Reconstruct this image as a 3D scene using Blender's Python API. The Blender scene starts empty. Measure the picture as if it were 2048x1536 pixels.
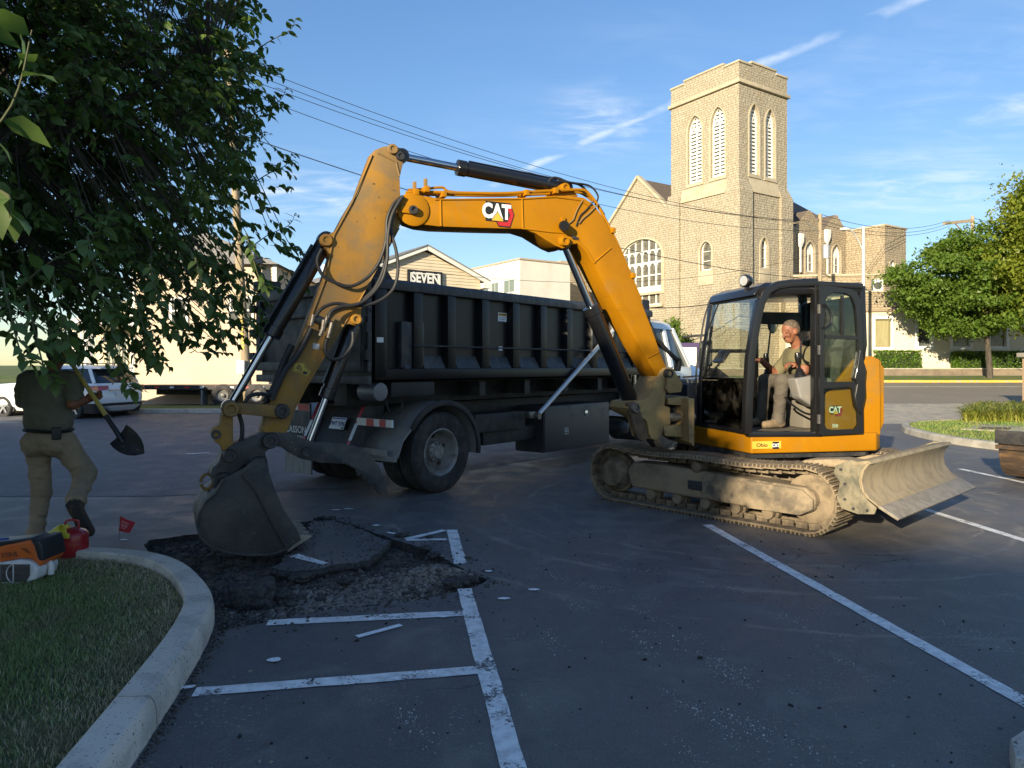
import bpy, bmesh, math, random
import numpy as np
from mathutils import Matrix, Vector, Euler
R = math.radians
random.seed(7); RNG = np.random.default_rng(11)
scene = bpy.context.scene
COL = scene.collection

# ---------------------------------------------------------------- camera, sky, sun, exposure
cam_d = bpy.data.cameras.new('camera'); cam = bpy.data.objects.new('camera', cam_d); COL.objects.link(cam)
cam.location = (0, 0, 1.65); cam.rotation_euler = (R(90), 0, 0)
cam_d.sensor_width = 36.0; cam_d.lens = 36.0 * 1420 / 2048; cam_d.shift_y = -38 / 2048
cam_d.clip_start = 0.05; cam_d.clip_end = 3000
scene.camera = cam
SUN_EL = 14.5; SUN_AZ = 210.0            # degrees; azimuth clockwise from +Y
world = bpy.data.worlds.new('World'); scene.world = world; world.use_nodes = True
sun_d = bpy.data.lights.new('sun', 'SUN'); sun = bpy.data.objects.new('sun', sun_d); COL.objects.link(sun)
sun_d.energy = 4.15; sun_d.angle = R(0.55); sun_d.color = (1.0, 0.865, 0.63)
tosun = Vector((math.sin(R(SUN_AZ)) * math.cos(R(SUN_EL)), math.cos(R(SUN_AZ)) * math.cos(R(SUN_EL)), math.sin(R(SUN_EL))))
sun.rotation_euler = tosun.to_track_quat('Z', 'Y').to_euler(); sun.location = tosun * 60
scene.view_settings.view_transform = 'Standard'; scene.view_settings.look = 'None'
scene.view_settings.exposure = 1.3; scene.view_settings.gamma = 1.0
scene.cycles.max_bounces = 8; scene.cycles.transparent_max_bounces = 24
scene.cycles.use_adaptive_sampling = True; scene.cycles.caustics_reflective = False; scene.cycles.caustics_refractive = False

def world_nodes():
    nt = world.node_tree; N = nt.nodes; L = nt.links; N.clear()
    out = N.new('ShaderNodeOutputWorld'); bg = N.new('ShaderNodeBackground'); bg.inputs[1].default_value = SKY_STR
    sky = N.new('ShaderNodeTexSky'); sky.sky_type = 'NISHITA'; sky.sun_disc = False
    sky.sun_elevation = R(SUN_EL); sky.sun_rotation = R(SUN_AZ); sky.air_density = 1.0; sky.dust_density = 0.2; sky.ozone_density = 2.5; sky.altitude = 200
    tc = N.new('ShaderNodeTexCoord'); sep = N.new('ShaderNodeSeparateXYZ'); L.new(tc.outputs['Generated'], sep.inputs[0])
    def math_(op, a, b=None, c=None):
        m = N.new('ShaderNodeMath'); m.operation = op
        for i, v in enumerate((a, b, c)):
            if v is None: continue
            if isinstance(v, (int, float)): m.inputs[i].default_value = v
            else: L.new(v, m.inputs[i])
        return m.outputs[0]
    zz = math_('MAXIMUM', math_('ADD', sep.outputs[2], 0.10), 0.02)
    u = math_('DIVIDE', sep.outputs[0], zz); v = math_('DIVIDE', sep.outputs[1], zz)
    cmb = N.new('ShaderNodeCombineXYZ'); L.new(u, cmb.inputs[0]); L.new(v, cmb.inputs[1])
    def layer(rot, sc, scale, detail, lo, hi, dist, off):
        mp = N.new('ShaderNodeMapping'); mp.inputs['Rotation'].default_value = (0, 0, R(rot)); mp.inputs['Scale'].default_value = sc
        mp.inputs['Location'].default_value = off
        L.new(cmb.outputs[0], mp.inputs[0])
        nz = N.new('ShaderNodeTexNoise'); nz.inputs['Scale'].default_value = scale; nz.inputs['Detail'].default_value = detail
        nz.inputs['Roughness'].default_value = 0.6; nz.inputs['Distortion'].default_value = dist
        L.new(mp.outputs[0], nz.inputs['Vector'])
        mr = N.new('ShaderNodeMapRange'); mr.interpolation_type = 'SMOOTHSTEP'
        mr.inputs[1].default_value = lo; mr.inputs[2].default_value = hi; L.new(nz.outputs[0], mr.inputs[0])
        return mr.outputs[0]
    big = layer(0, (1, 1, 1), 0.32, 3, 0.46, 0.66, 0.0, (CLOUD_OFF[0], CLOUD_OFF[1], 0))
    fine = layer(-32, (0.45, 1.9, 1), 1.5, 9, 0.44, 0.80, 0.9, (0.4, 1.3, 0))
    rip = layer(24, (1.2, 2.2, 1), 3.2, 6, 0.40, 0.75, 0.5, (2.4, 0.3, 0))
    def blob(u0, v0, ru, rv):
        a = math_('DIVIDE', math_('SUBTRACT', u, u0), ru); b = math_('DIVIDE', math_('SUBTRACT', v, v0), rv)
        return math_('POWER', 2.718, math_('MULTIPLY', math_('ADD', math_('MULTIPLY', a, a), math_('MULTIPLY', b, b)), -1.0))
    wisp = math_('MULTIPLY', fine, 0.9)
    cover = math_('MULTIPLY', big, 0.22)                              # thin cirrus everywhere, denser banks in places
    for q in ((0.28, 2.28, 0.16, 0.22), (1.55, 2.70, 0.42, 0.30), (1.46, 2.10, 0.16, 0.16), (-0.75, 2.9, 0.35, 0.3), (-1.6, 1.2, 0.5, 0.5), (1.9, -0.6, 0.6, 0.5), (-0.6, -1.8, 0.6, 0.5)): cover = math_('MAXIMUM', cover, blob(*q))
    m = math_('MULTIPLY', cover, math_('ADD', wisp, math_('MULTIPLY', rip, 0.55)))
    # a broken vapour trail drifting across the upper sky
    along = math_('ADD', math_('MULTIPLY', u, 0.612), math_('MULTIPLY', v, -0.791)); across = math_('ADD', math_('MULTIPLY', u, 0.791), math_('MULTIPLY', v, 0.612))
    nzt = N.new('ShaderNodeTexNoise'); nzt.inputs['Scale'].default_value = 5.0; nzt.inputs['Detail'].default_value = 6; L.new(cmb.outputs[0], nzt.inputs['Vector'])
    dd = math_('ABSOLUTE', math_('ADD', math_('SUBTRACT', across, 1.658), math_('MULTIPLY', math_('SUBTRACT', nzt.outputs[0], 0.5), 0.07)))
    tr_ = N.new('ShaderNodeMapRange'); tr_.interpolation_type = 'SMOOTHSTEP'; tr_.inputs[1].default_value = 0.0; tr_.inputs[2].default_value = 0.036; tr_.inputs[3].default_value = 1.0; tr_.inputs[4].default_value = 0.0; L.new(dd, tr_.inputs[0])
    gap = N.new('ShaderNodeMapRange'); gap.interpolation_type = 'SMOOTHSTEP'; gap.inputs[1].default_value = 0.36; gap.inputs[2].default_value = 0.6; L.new(nzt.outputs[0], gap.inputs[0])
    m = math_('MAXIMUM', m, math_('MULTIPLY', math_('MULTIPLY', tr_.outputs[0], gap.outputs[0]), 0.55))
    m = math_('MINIMUM', math_('MULTIPLY', m, 1.1), 0.8)
    mix = N.new('ShaderNodeMix'); mix.data_type = 'RGBA'; L.new(m, mix.inputs[0])
    hs = N.new('ShaderNodeHueSaturation'); hs.inputs['Saturation'].default_value = SKY_SAT; hs.inputs['Value'].default_value = 1.0; hs.inputs['Hue'].default_value = 0.511
    gm = N.new('ShaderNodeGamma'); gm.inputs[1].default_value = SKY_GAMMA; L.new(sky.outputs[0], gm.inputs[0]); L.new(gm.outputs[0], hs.inputs['Color'])
    L.new(hs.outputs[0], mix.inputs[6]); mix.inputs[7].default_value = CLOUD_COL
    L.new(mix.outputs[2], bg.inputs[0]); L.new(bg.outputs[0], out.inputs[0])
CLOUD_OFF = (2.3, 0.35); SKY_GAMMA = 0.7; SKY_SAT = 1.36; SKY_STR = 0.128; CLOUD_COL = (3.2, 3.5, 3.9, 1)
world_nodes()

# ---------------------------------------------------------------- geometry of the view used to survey the place
FX, CX, HY, CH = 1420.0, 1024.0, 730.0, 1.65
def gz(Y):
    if Y < 20: return 0.0
    if Y < 40: return 0.035 * (Y - 20)
    if Y < 43: return 0.7 + 0.1 * (Y - 40)
    return 1.0
def at(px, py, Y): return Vector(((px - CX) / FX * Y, Y, CH - (py - HY) / FX * Y))
def gp(px, py, z=0.0):
    Y = FX * (CH - z) / (py - HY); return Vector(((px - CX) / FX * Y, Y, z))

W = {}
class Frame:
    """A vertical working plane of the place: origin, heading angle, x along heading, y to its left, z up."""
    def __init__(s, ox, oy, ang):
        s.o = Vector((ox, oy, 0)); s.a = ang
        s.x = Vector((math.cos(ang), math.sin(ang), 0)); s.y = Vector((-math.sin(ang), math.cos(ang), 0))
        s.M = Matrix.Translation(s.o) @ Matrix.Rotation(ang, 4, 'Z')
    def p(s, px, py, off=0.0):
        r = Vector(((px - CX) / FX, 1, (HY - py) / FX)); c = Vector((0, 0, CH))
        k = (off + (s.o - c).dot(s.y)) / r.dot(s.y); P = c + r * k
        return ((P - s.o).dot(s.x), off, P.z)
    def xz(s, pts, off=0.0): return [(q[0], q[2]) for q in (s.p(a, b, off) for a, b in pts)]
    def loc(s, P): d = Vector(P) - s.o; return (d.dot(s.x), d.dot(s.y), P[2])
    def wpt(s, q): return s.M @ Vector(q)

# ---------------------------------------------------------------- materials
MATS = {}
def mat(name, col, rough=0.6, metal=0.0, col2=None, scale=6.0, lo=0.4, hi=0.65, detail=5, bump=0.0, bscale=60.0, rand=0.0,
        dust=None, dlo=0.5, dhi=0.7, dscale=4.0, coat=0.0, spec=0.5, stretch=(1, 1, 1), emit=None, sheen=0, speck=None, rvar=0.0):
    if name in MATS: return MATS[name]
    m = bpy.data.materials.new(name); m.use_nodes = True; nt = m.node_tree; N = nt.nodes; L = nt.links
    b = N['Principled BSDF']; b.inputs['Roughness'].default_value = rough; b.inputs['Metallic'].default_value = metal
    b.inputs['Coat Weight'].default_value = coat; b.inputs['Specular IOR Level'].default_value = spec
    tc = N.new('ShaderNodeTexCoord'); mp = N.new('ShaderNodeMapping'); mp.inputs['Scale'].default_value = stretch
    L.new(tc.outputs['Object'], mp.inputs[0]); V = mp.outputs[0]
    rgb = N.new('ShaderNodeRGB'); rgb.outputs[0].default_value = (*col, 1); C = rgb.outputs[0]
    def noise(sc, det, dist=0.0):
        n = N.new('ShaderNodeTexNoise'); n.inputs['Scale'].default_value = sc; n.inputs['Detail'].default_value = det
        n.inputs['Roughness'].default_value = 0.62; n.inputs['Distortion'].default_value = dist; L.new(V, n.inputs['Vector']); return n.outputs[0]
    def ramp(x, a, c_):
        r = N.new('ShaderNodeMapRange'); r.interpolation_type = 'SMOOTHSTEP'; r.inputs[1].default_value = a; r.inputs[2].default_value = c_
        L.new(x, r.inputs[0]); return r.outputs[0]
    def mixc(f, a, c_):
        x = N.new('ShaderNodeMix'); x.data_type = 'RGBA'; L.new(f, x.inputs[0]); L.new(a, x.inputs[6])
        if isinstance(c_, tuple): x.inputs[7].default_value = (*c_, 1)
        else: L.new(c_, x.inputs[7])
        return x.outputs[2]
    if col2: C = mixc(ramp(noise(scale, detail, 0.3), lo, hi), C, col2)
    if speck: C = mixc(ramp(noise(speck[1], 2), speck[2], speck[3]), C, speck[0])
    if rand:
        oi = N.new('ShaderNodeObjectInfo'); h = N.new('ShaderNodeHueSaturation')
        r = N.new('ShaderNodeMapRange'); r.inputs[3].default_value = 1 - rand; r.inputs[4].default_value = 1 + rand
        L.new(oi.outputs['Random'], r.inputs[0]); L.new(r.outputs[0], h.inputs['Value']); L.new(C, h.inputs['Color']); C = h.outputs[0]
    if dust:
        d = ramp(noise(dscale, 7, 0.6), dlo, dhi); C = mixc(d, C, dust)
        rr = N.new('ShaderNodeMapRange'); L.new(d, rr.inputs[0]); rr.inputs[3].default_value = rough; rr.inputs[4].default_value = max(rough, 0.85)
        L.new(rr.outputs[0], b.inputs['Roughness'])
    elif rvar:
        rr = N.new('ShaderNodeMapRange'); L.new(noise(scale * 1.7, 6), rr.inputs[0]); rr.inputs[1].default_value = 0.3; rr.inputs[2].default_value = 0.7
        rr.inputs[3].default_value = max(0.05, rough - rvar); rr.inputs[4].default_value = min(1, rough + rvar); L.new(rr.outputs[0], b.inputs['Roughness'])
    L.new(C, b.inputs['Base Color'])
    if bump:
        bp = N.new('ShaderNodeBump'); bp.inputs['Strength'].default_value = bump; bp.inputs['Distance'].default_value = 0.02
        L.new(noise(bscale, 6), bp.inputs['Height']); L.new(bp.outputs[0], b.inputs['Normal'])
    if emit: b.inputs['Emission Color'].default_value = (*emit[0], 1); b.inputs['Emission Strength'].default_value = emit[1]
    MATS[name] = m; return m

def nodes_mat(name, fn):
    if name in MATS: return MATS[name]
    m = bpy.data.materials.new(name); m.use_nodes = True; nt = m.node_tree
    fn(m, nt.nodes, nt.links, nt.nodes['Principled BSDF']); MATS[name] = m; return m
class NB:
    """short hand for node building"""
    def __init__(s, N, L): s.N = N; s.L = L
    def pos(s, kind='Object'):
        if kind == 'World': return s.N.new('ShaderNodeNewGeometry').outputs['Position']
        return s.N.new('ShaderNodeTexCoord').outputs[kind]
    def map(s, v, scale=(1, 1, 1), rot=(0, 0, 0), loc=(0, 0, 0)):
        m = s.N.new('ShaderNodeMapping'); m.inputs['Scale'].default_value = scale; m.inputs['Rotation'].default_value = rot; m.inputs['Location'].default_value = loc
        s.L.new(v, m.inputs[0]); return m.outputs[0]
    def noise(s, v, sc, det=5, rough=0.6, dist=0.0):
        n = s.N.new('ShaderNodeTexNoise'); n.inputs['Scale'].default_value = sc; n.inputs['Detail'].default_value = det
        n.inputs['Roughness'].default_value = rough; n.inputs['Distortion'].default_value = dist; s.L.new(v, n.inputs['Vector']); return n.outputs[0]
    def voro(s, v, sc, feat='F1', out='Distance'):
        n = s.N.new('ShaderNodeTexVoronoi'); n.feature = feat; n.inputs['Scale'].default_value = sc; s.L.new(v, n.inputs['Vector']); return n.outputs[out]
    def ramp(s, x, a, b, c=0.0, d=1.0):
        r = s.N.new('ShaderNodeMapRange'); r.interpolation_type = 'SMOOTHSTEP'
        for i, q in enumerate((a, b, c, d)): r.inputs[i + 1].default_value = q
        s.L.new(x, r.inputs[0]); return r.outputs[0]
    def mix(s, f, a, b):
        x = s.N.new('ShaderNodeMix'); x.data_type = 'RGBA'
        for i, q in ((0, f), (6, a), (7, b)):
            if isinstance(q, (int, float)): x.inputs[i].default_value = q
            elif isinstance(q, tuple): x.inputs[i].default_value = (*q, 1)
            else: s.L.new(q, x.inputs[i])
        return x.outputs[2]
    def math(s, op, a, b=0.0):
        m = s.N.new('ShaderNodeMath'); m.operation = op
        for i, q in enumerate((a, b)):
            if isinstance(q, (int, float)): m.inputs[i].default_value = q
            else: s.L.new(q, m.inputs[i])
        return m.outputs[0]
    def bump(s, h, st, dist=0.02, normal=None):
        b = s.N.new('ShaderNodeBump'); b.inputs['Strength'].default_value = st; b.inputs['Distance'].default_value = dist
        s.L.new(h, b.inputs['Height'])
        if normal: s.L.new(normal, b.inputs['Normal'])
        return b.outputs[0]

# ---------------------------------------------------------------- mesh building
class MB:
    def __init__(s): s.v = []; s.f = []; s.mi = []; s.cur = 0
    def add(s, vs, fs):
        o = len(s.v); s.v += [tuple(q) for q in vs]
        for f in fs: s.f.append(tuple(i + o for i in f)); s.mi.append(s.cur)
        return s
    def box(s, c, d, rot=None):
        hx, hy, hz = d[0] / 2, d[1] / 2, d[2] / 2
        vs = [Vector((x, y, z)) for x in (-hx, hx) for y in (-hy, hy) for z in (-hz, hz)]
        if rot is not None: vs = [rot @ q for q in vs]
        return s.add([q + Vector(c) for q in vs], [(0, 1, 3, 2), (4, 6, 7, 5), (0, 4, 5, 1), (2, 3, 7, 6), (0, 2, 6, 4), (1, 5, 7, 3)])
    def bx(s, x0, x1, y0, y1, z0, z1): return s.box(((x0 + x1) / 2, (y0 + y1) / 2, (z0 + z1) / 2), (abs(x1 - x0), abs(y1 - y0), abs(z1 - z0)))
    def prism(s, poly, a, b, ax='y'):
        n = len(poly)
        f = {'y': lambda u, w, t: (u, t, w), 'x': lambda u, w, t: (t, u, w), 'z': lambda u, w, t: (u, w, t)}[ax]
        vs = [f(u, w, a) for u, w in poly] + [f(u, w, b) for u, w in poly]
        area = sum(poly[i][0] * poly[(i + 1) % n][1] - poly[(i + 1) % n][0] * poly[i][1] for i in range(n))
        c0 = tuple(range(n)); c1 = tuple(range(n, 2 * n)); sd = [(i, (i + 1) % n, (i + 1) % n + n, i + n) for i in range(n)]
        pos = (area > 0) == (b > a)
        if ax == 'y': pos = not pos
        if pos: fs = [c0[::-1], c1] + sd
        else: fs = [c0, c1[::-1]] + [q[::-1] for q in sd]
        return s.add(vs, fs)
    def tube(s, pts, r, n=10, cap=True, closed=False):
        P = [Vector(q) for q in pts]; m = len(P); rs = r if isinstance(r, (list, tuple)) else [r] * m
        prev = None; rings = []
        for i in range(m):
            a = P[(i - 1) % m] if (i > 0 or closed) else P[i]; b = P[(i + 1) % m] if (i < m - 1 or closed) else P[i]
            t = (b - a).normalized() if (b - a).length > 1e-9 else Vector((0, 0, 1))
            if prev is None:
                u = t.orthogonal().normalized()
            else:
                u = prev - t * prev.dot(t); u = u.normalized() if u.length > 1e-6 else t.orthogonal().normalized()
            prev = u; w = t.cross(u)
            rings.append([P[i] + (u * math.cos(2 * math.pi * k / n) + w * math.sin(2 * math.pi * k / n)) * rs[i] for k in range(n)])
        vs = [q for rg in rings for q in rg]; fs = []
        for i in range(m if closed else m - 1):
            j = (i + 1) % m
            for k in range(n): fs.append((i * n + k, i * n + (k + 1) % n, j * n + (k + 1) % n, j * n + k))
        if cap and not closed: fs += [tuple(range(n))[::-1], tuple(range((m - 1) * n, m * n))]
        return s.add(vs, fs)
    def bar(s, pts, w, h, up=(0, 1, 0)):
        """rectangular section swept along a path: w along `up`, h across it"""
        P = [Vector(q) for q in pts]; U = Vector(up).normalized(); vs = []; m = len(P)
        for i in range(m):
            d0 = (P[i] - P[i - 1]).normalized() if i else None; d1 = (P[i + 1] - P[i]).normalized() if i < m - 1 else None
            t = ((d0 or d1) + (d1 or d0)).normalized(); sd = t.cross(U).normalized()
            k = 1.0 / max(0.5, math.sqrt((1 + (d0.dot(d1) if d0 and d1 else 1)) / 2))
            for a, b in ((-1, -1), (1, -1), (1, 1), (-1, 1)): vs.append(P[i] + sd * (a * h / 2 * k) + U * (b * w / 2))
        fs = [(0, 1, 2, 3), tuple((m - 1) * 4 + q for q in (3, 2, 1, 0))]
        for i in range(m - 1):
            for k in range(4): fs.append((i * 4 + k, (i + 1) * 4 + k, (i + 1) * 4 + (k + 1) % 4, i * 4 + (k + 1) % 4))
        return s.add(vs, fs)
    def lathe(s, prof, c=(0, 0, 0), axis=(0, 0, 1), n=24, closed=False, caps=True):
        A = Vector(axis).normalized(); u = A.orthogonal().normalized(); w = A.cross(u); c = Vector(c); vs = []; m = len(prof)
        for r, h in prof:
            for k in range(n):
                a = 2 * math.pi * k / n; vs.append(c + A * h + (u * math.cos(a) + w * math.sin(a)) * r)
        fs = []
        for i in range(m if closed else m - 1):
            j = (i + 1) % m
            for k in range(n): fs.append((i * n + k, i * n + (k + 1) % n, j * n + (k + 1) % n, j * n + k))
        if not closed and caps:
            if prof[0][0] > 1e-6: fs.append(tuple(range(n))[::-1])
            if prof[-1][0] > 1e-6: fs.append(tuple(range((m - 1) * n, m * n)))
        return s.add(vs, fs)
    def cyl(s, p0, p1, r, n=16):
        d = Vector(p1) - Vector(p0); return s.lathe([(r, 0), (r, d.length)], p0, d, n)
    def ell(s, c, r, n=12, m=8, rot=None):
        vs = []; c = Vector(c)
        for i in range(m + 1):
            t = math.pi * i / m
            for k in range(n):
                a = 2 * math.pi * k / n; q = Vector((r[0] * math.sin(t) * math.cos(a), r[1] * math.sin(t) * math.sin(a), r[2] * math.cos(t)))
                if rot is not None: q = rot @ q
                vs.append(c + q)
        return s.add(vs, [(i * n + k, (i + 1) * n + k, (i + 1) * n + (k + 1) % n, i * n + (k + 1) % n) for i in range(m) for k in range(n)])
    def loft(s, rings, cap=True):
        n = len(rings[0]); vs = [q for rg in rings for q in rg]; fs = []
        for i in range(len(rings) - 1):
            for k in range(n): fs.append((i * n + k, i * n + (k + 1) % n, (i + 1) * n + (k + 1) % n, (i + 1) * n + k))
        if cap: fs += [tuple(range(n))[::-1], tuple(range((len(rings) - 1) * n, len(rings) * n))]
        return s.add(vs, fs)
    def mesh(s, name, bevel=0.0, seg=2, smooth=35, merge=False):
        me = bpy.data.meshes.new(name); me.from_pydata(s.v, [], s.f)
        if any(s.mi): me.polygons.foreach_set('material_index', s.mi)
        bm = bmesh.new(); bm.from_mesh(me)
        if merge: bmesh.ops.remove_doubles(bm, verts=bm.verts, dist=1e-5)
        bmesh.ops.recalc_face_normals(bm, faces=bm.faces)
        if bevel:
            ed = [e for e in bm.edges if len(e.link_faces) == 2 and e.calc_face_angle(0) > R(30)]
            try: bmesh.ops.bevel(bm, geom=ed, offset=bevel, segments=seg, profile=0.6, affect='EDGES', clamp_overlap=True)
            except Exception: pass
        bm.to_mesh(me); bm.free()
        if smooth:
            me.polygons.foreach_set('use_smooth', [True] * len(me.polygons)); me.set_sharp_from_angle(angle=R(smooth))
        me.update(); return me

def rawmesh(name, v, f):
    """numpy verts (n,3) and equal-sized faces (m,k)"""
    me = bpy.data.meshes.new(name); n, (m, k) = len(v), f.shape
    me.vertices.add(n); me.vertices.foreach_set('co', np.asarray(v, np.float32).ravel())
    me.loops.add(m * k); me.loops.foreach_set('vertex_index', np.asarray(f, np.int32).ravel())
    me.polygons.add(m); me.polygons.foreach_set('loop_start', np.arange(0, m * k, k, dtype=np.int32))
    me.update(calc_edges=True); return me

def tagp(o, label=None, cat=None, group=None, kind=None):
    for k, v in (('label', label), ('category', cat), ('group', group), ('kind', kind)):
        if v: o[k] = v
    return o
def put(name, data, m=None, parent=None, M=None, **kw):
    o = bpy.data.objects.new(name, data); COL.objects.link(o)
    if m is not None and data is not None:
        if not isinstance(m, (list, tuple)): m = [m]
        if len(data.materials) == 0:
            for q in m: data.materials.append(q)
    PM = W[parent.name] if parent is not None else Matrix.Identity(4)
    if M is None: M = PM
    if parent is not None: o.parent = parent
    o.matrix_basis = PM.inverted() @ M; W[o.name] = M.copy()
    return tagp(o, **kw)
def obj(name, mb, m=None, parent=None, M=None, bevel=0.0, seg=2, smooth=35, merge=False, **kw):
    return put(name, mb.mesh(name, bevel, seg, smooth, merge), m, parent, M, **kw)
def thing(name, label, cat, M=None, group=None): return put(name, None, None, None, M or Matrix.Identity(4), label=label, cat=cat, group=group)
def T(x, y, z, rz=0.0): return Matrix.Translation((x, y, z)) @ Matrix.Rotation(rz, 4, 'Z')

_font = {}
def text_mesh(body, size, bold=0.0, ext=0.0015, sx=1.0, shear=0.0):
    cu = bpy.data.curves.new('t', 'FONT'); cu.body = body; cu.size = size; cu.align_x = 'CENTER'; cu.align_y = 'CENTER'
    cu.extrude = ext; cu.offset = bold * size; cu.shear = shear; cu.resolution_u = 3
    o = bpy.data.objects.new('t', cu); COL.objects.link(o); bpy.context.view_layer.update()
    me = bpy.data.meshes.new_from_object(o.evaluated_get(bpy.context.evaluated_depsgraph_get()))
    bpy.data.objects.remove(o); bpy.data.curves.remove(cu)
    if sx != 1.0:
        for q in me.vertices: q.co.x *= sx
    return me
def lettering(name, body, size, m, parent, M, bold=0.0, sx=1.0, shear=0.0, **kw):
    me = text_mesh(body, size, bold, 0.0012, sx, shear); me.materials.clear(); me.name = name
    return put(name, me, m, parent, M, **kw)
def facing(P, right, up=(0, 0, 1)):
    """matrix whose x runs along `right`, y along `up` and z out of the face"""
    r = Vector(right).normalized(); u = Vector(up); u = (u - r * u.dot(r)).normalized(); n = r.cross(u)
    return Matrix(((r.x, u.x, n.x, P[0]), (r.y, u.y, n.y, P[1]), (r.z, u.z, n.z, P[2]), (0, 0, 0, 1)))
# ================================================================ the ground, street, kerbs and markings
from mathutils.geometry import tessellate_polygon
def asphalt(name, base, light, dusty, rough=0.62, seal=True):
    def fn(m, N, L, b):
        k = NB(N, L); P = k.pos('World')
        big = k.noise(P, 0.35, 5, 0.6, 0.4); mid = k.noise(P, 2.3, 7, 0.65, 0.5); fine = k.noise(P, 180, 3, 0.7)
        C = k.mix(k.ramp(big, 0.35, 0.7), base, light)
        C = k.mix(k.math('MULTIPLY', k.ramp(mid, 0.46, 0.72), 0.6), C, dusty); C = k.mix(k.math('MULTIPLY', k.ramp(k.noise(P, 11, 6, 0.7, 0.8), 0.55, 0.75), 0.35), C, dusty); C = k.mix(k.math('MULTIPLY', k.ramp(k.noise(P, 5, 5, 0.7), 0.52, 0.72), 0.35), C, tuple(q * 0.55 for q in base))
        st = k.noise(k.map(P, (0.5, 2.6, 1), (0, 0, R(-38))), 1.6, 8, 0.7, 1.2)
        C = k.mix(k.math('MULTIPLY', k.ramp(st, 0.60, 0.78), 0.40), C, dusty)
        sp = k.noise(P, 95, 2, 0.5)
        C = k.mix(k.math('MULTIPLY', k.ramp(sp, 0.58, 0.70), 0.7), C, tuple(min(.5, q * 2.6) for q in base))
        C = k.mix(k.math('MULTIPLY', k.ramp(fine, 0.38, 0.62), 0.55), C, tuple(q * 0.35 for q in base))
        # scattered chalky grit in patches
        gr = k.math('MULTIPLY', k.ramp(k.noise(P, 48, 2, 0.5), 0.62, 0.68), k.ramp(k.noise(P, 1.1, 4), 0.50, 0.64))
        C = k.mix(k.math('MULTIPLY', gr, 0.7), C, (0.42, 0.42, 0.40))
        vm = N.new('ShaderNodeVectorMath'); vm.operation = 'MULTIPLY_ADD'; nv = N.new('ShaderNodeTexNoise'); nv.inputs['Scale'].default_value = 1.1; nv.inputs['Detail'].default_value = 6; L.new(P, nv.inputs['Vector']); L.new(nv.outputs['Color'], vm.inputs[0]); vm.inputs[1].default_value = (1.1, 1.1, 0); L.new(k.map(P, (1, 1, 0.01)), vm.inputs[2]); cr = k.voro(vm.outputs[0], 0.42, 'DISTANCE_TO_EDGE')
        wob = k.noise(P, 3, 6); cr2 = k.voro(k.map(P, (1, 1, 0.01)), 0.36, 'DISTANCE_TO_EDGE')
        crack = k.math('MULTIPLY', k.ramp(k.math('ADD', cr, k.math('MULTIPLY', wob, 0.012)), 0.0065, 0.0095, 1.0, 0.0), k.math('MULTIPLY', k.ramp(k.noise(P, 0.5, 3), 0.52, 0.62), 0.75))
        C = k.mix(crack, C, (0.012, 0.012, 0.013))
        if seal:
            dv = N.new('ShaderNodeVectorMath'); dv.operation = 'DISTANCE'; L.new(k.map(P, (1, 1, 0)), dv.inputs[0]); dv.inputs[1].default_value = (2.82, 8.46, 0); ds = dv.outputs['Value']; br_k = k.ramp(k.noise(P, 1.4, 5, 0.65), 0.42, 0.62); wv = k.math('MULTIPLY', k.noise(P, 2.0, 4), 0.25); ds = k.math('ADD', ds, wv)
            for r0, wd in ((2.75, 0.05), (3.15, 0.03), (3.55, 0.07), (2.45, 0.03), (4.3, 0.04)):
                q = k.math('ABSOLUTE', k.math('SUBTRACT', ds, r0)); C = k.mix(k.math('MULTIPLY', k.math('MULTIPLY', k.ramp(q, 0.0, wd, 1.0, 0.0), br_k), 0.55), C, (0.30, 0.265, 0.215))
            C = k.mix(k.math('MULTIPLY', k.math('MULTIPLY', k.ramp(ds, 2.2, 3.4, 1.0, 0.0), k.ramp(k.noise(P, 2.6, 6), 0.4, 0.7)), 0.5), C, (0.24, 0.205, 0.165))
        L.new(C, b.inputs['Base Color'])
        L.new(k.ramp(mid, 0.3, 0.75, rough - 0.1, rough + 0.2), b.inputs['Roughness']); b.inputs['Specular IOR Level'].default_value = 0.42
        h = k.math('ADD', k.math('MULTIPLY', k.noise(P, 120, 4, 0.7), 0.6), k.math('MULTIPLY', k.noise(P, 7, 4), 0.5))
        L.new(k.bump(h, 0.55, 0.012), b.inputs['Normal'])
    return nodes_mat(name, fn)
M_lot = asphalt('sealed_asphalt', (0.118, 0.115, 0.114), (0.155, 0.149, 0.143), (0.30, 0.27, 0.23), 0.58)
M_street = asphalt('street_asphalt', (0.12, 0.118, 0.125), (0.145, 0.14, 0.14), (0.20, 0.18, 0.16), 0.7, False)
M_road = asphalt('worn_road', (0.25, 0.205, 0.155), (0.29, 0.24, 0.18), (0.32, 0.27, 0.20), 0.8, False)
M_conc = mat('concrete', (0.42, 0.36, 0.27), 0.85, col2=(0.26, 0.24, 0.20), scale=3, bump=0.25, bscale=70, speck=((0.16, 0.15, 0.13), 90, 0.62, 0.7))
M_kerb = mat('kerb_concrete', (0.60, 0.545, 0.46), 0.88, col2=(0.44, 0.40, 0.34), scale=4.5, bump=0.35, bscale=90, speck=((0.11, 0.10, 0.09), 60, 0.62, 0.70), rand=0.06)
M_yel = mat('yellow_kerb_paint', (0.62, 0.40, 0.05), 0.8, col2=(0.40, 0.34, 0.22), scale=5, lo=0.5, hi=0.6)
M_soil = mat('dark_soil', (0.062, 0.050, 0.041), 0.95, col2=(0.15, 0.12, 0.094), scale=9, bump=0.9, bscale=45)
M_turf = mat('turf', (0.07, 0.085, 0.03), 0.95, col2=(0.17, 0.145, 0.075), scale=1.6, lo=0.45, hi=0.7, bump=0.8, bscale=110)
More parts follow.
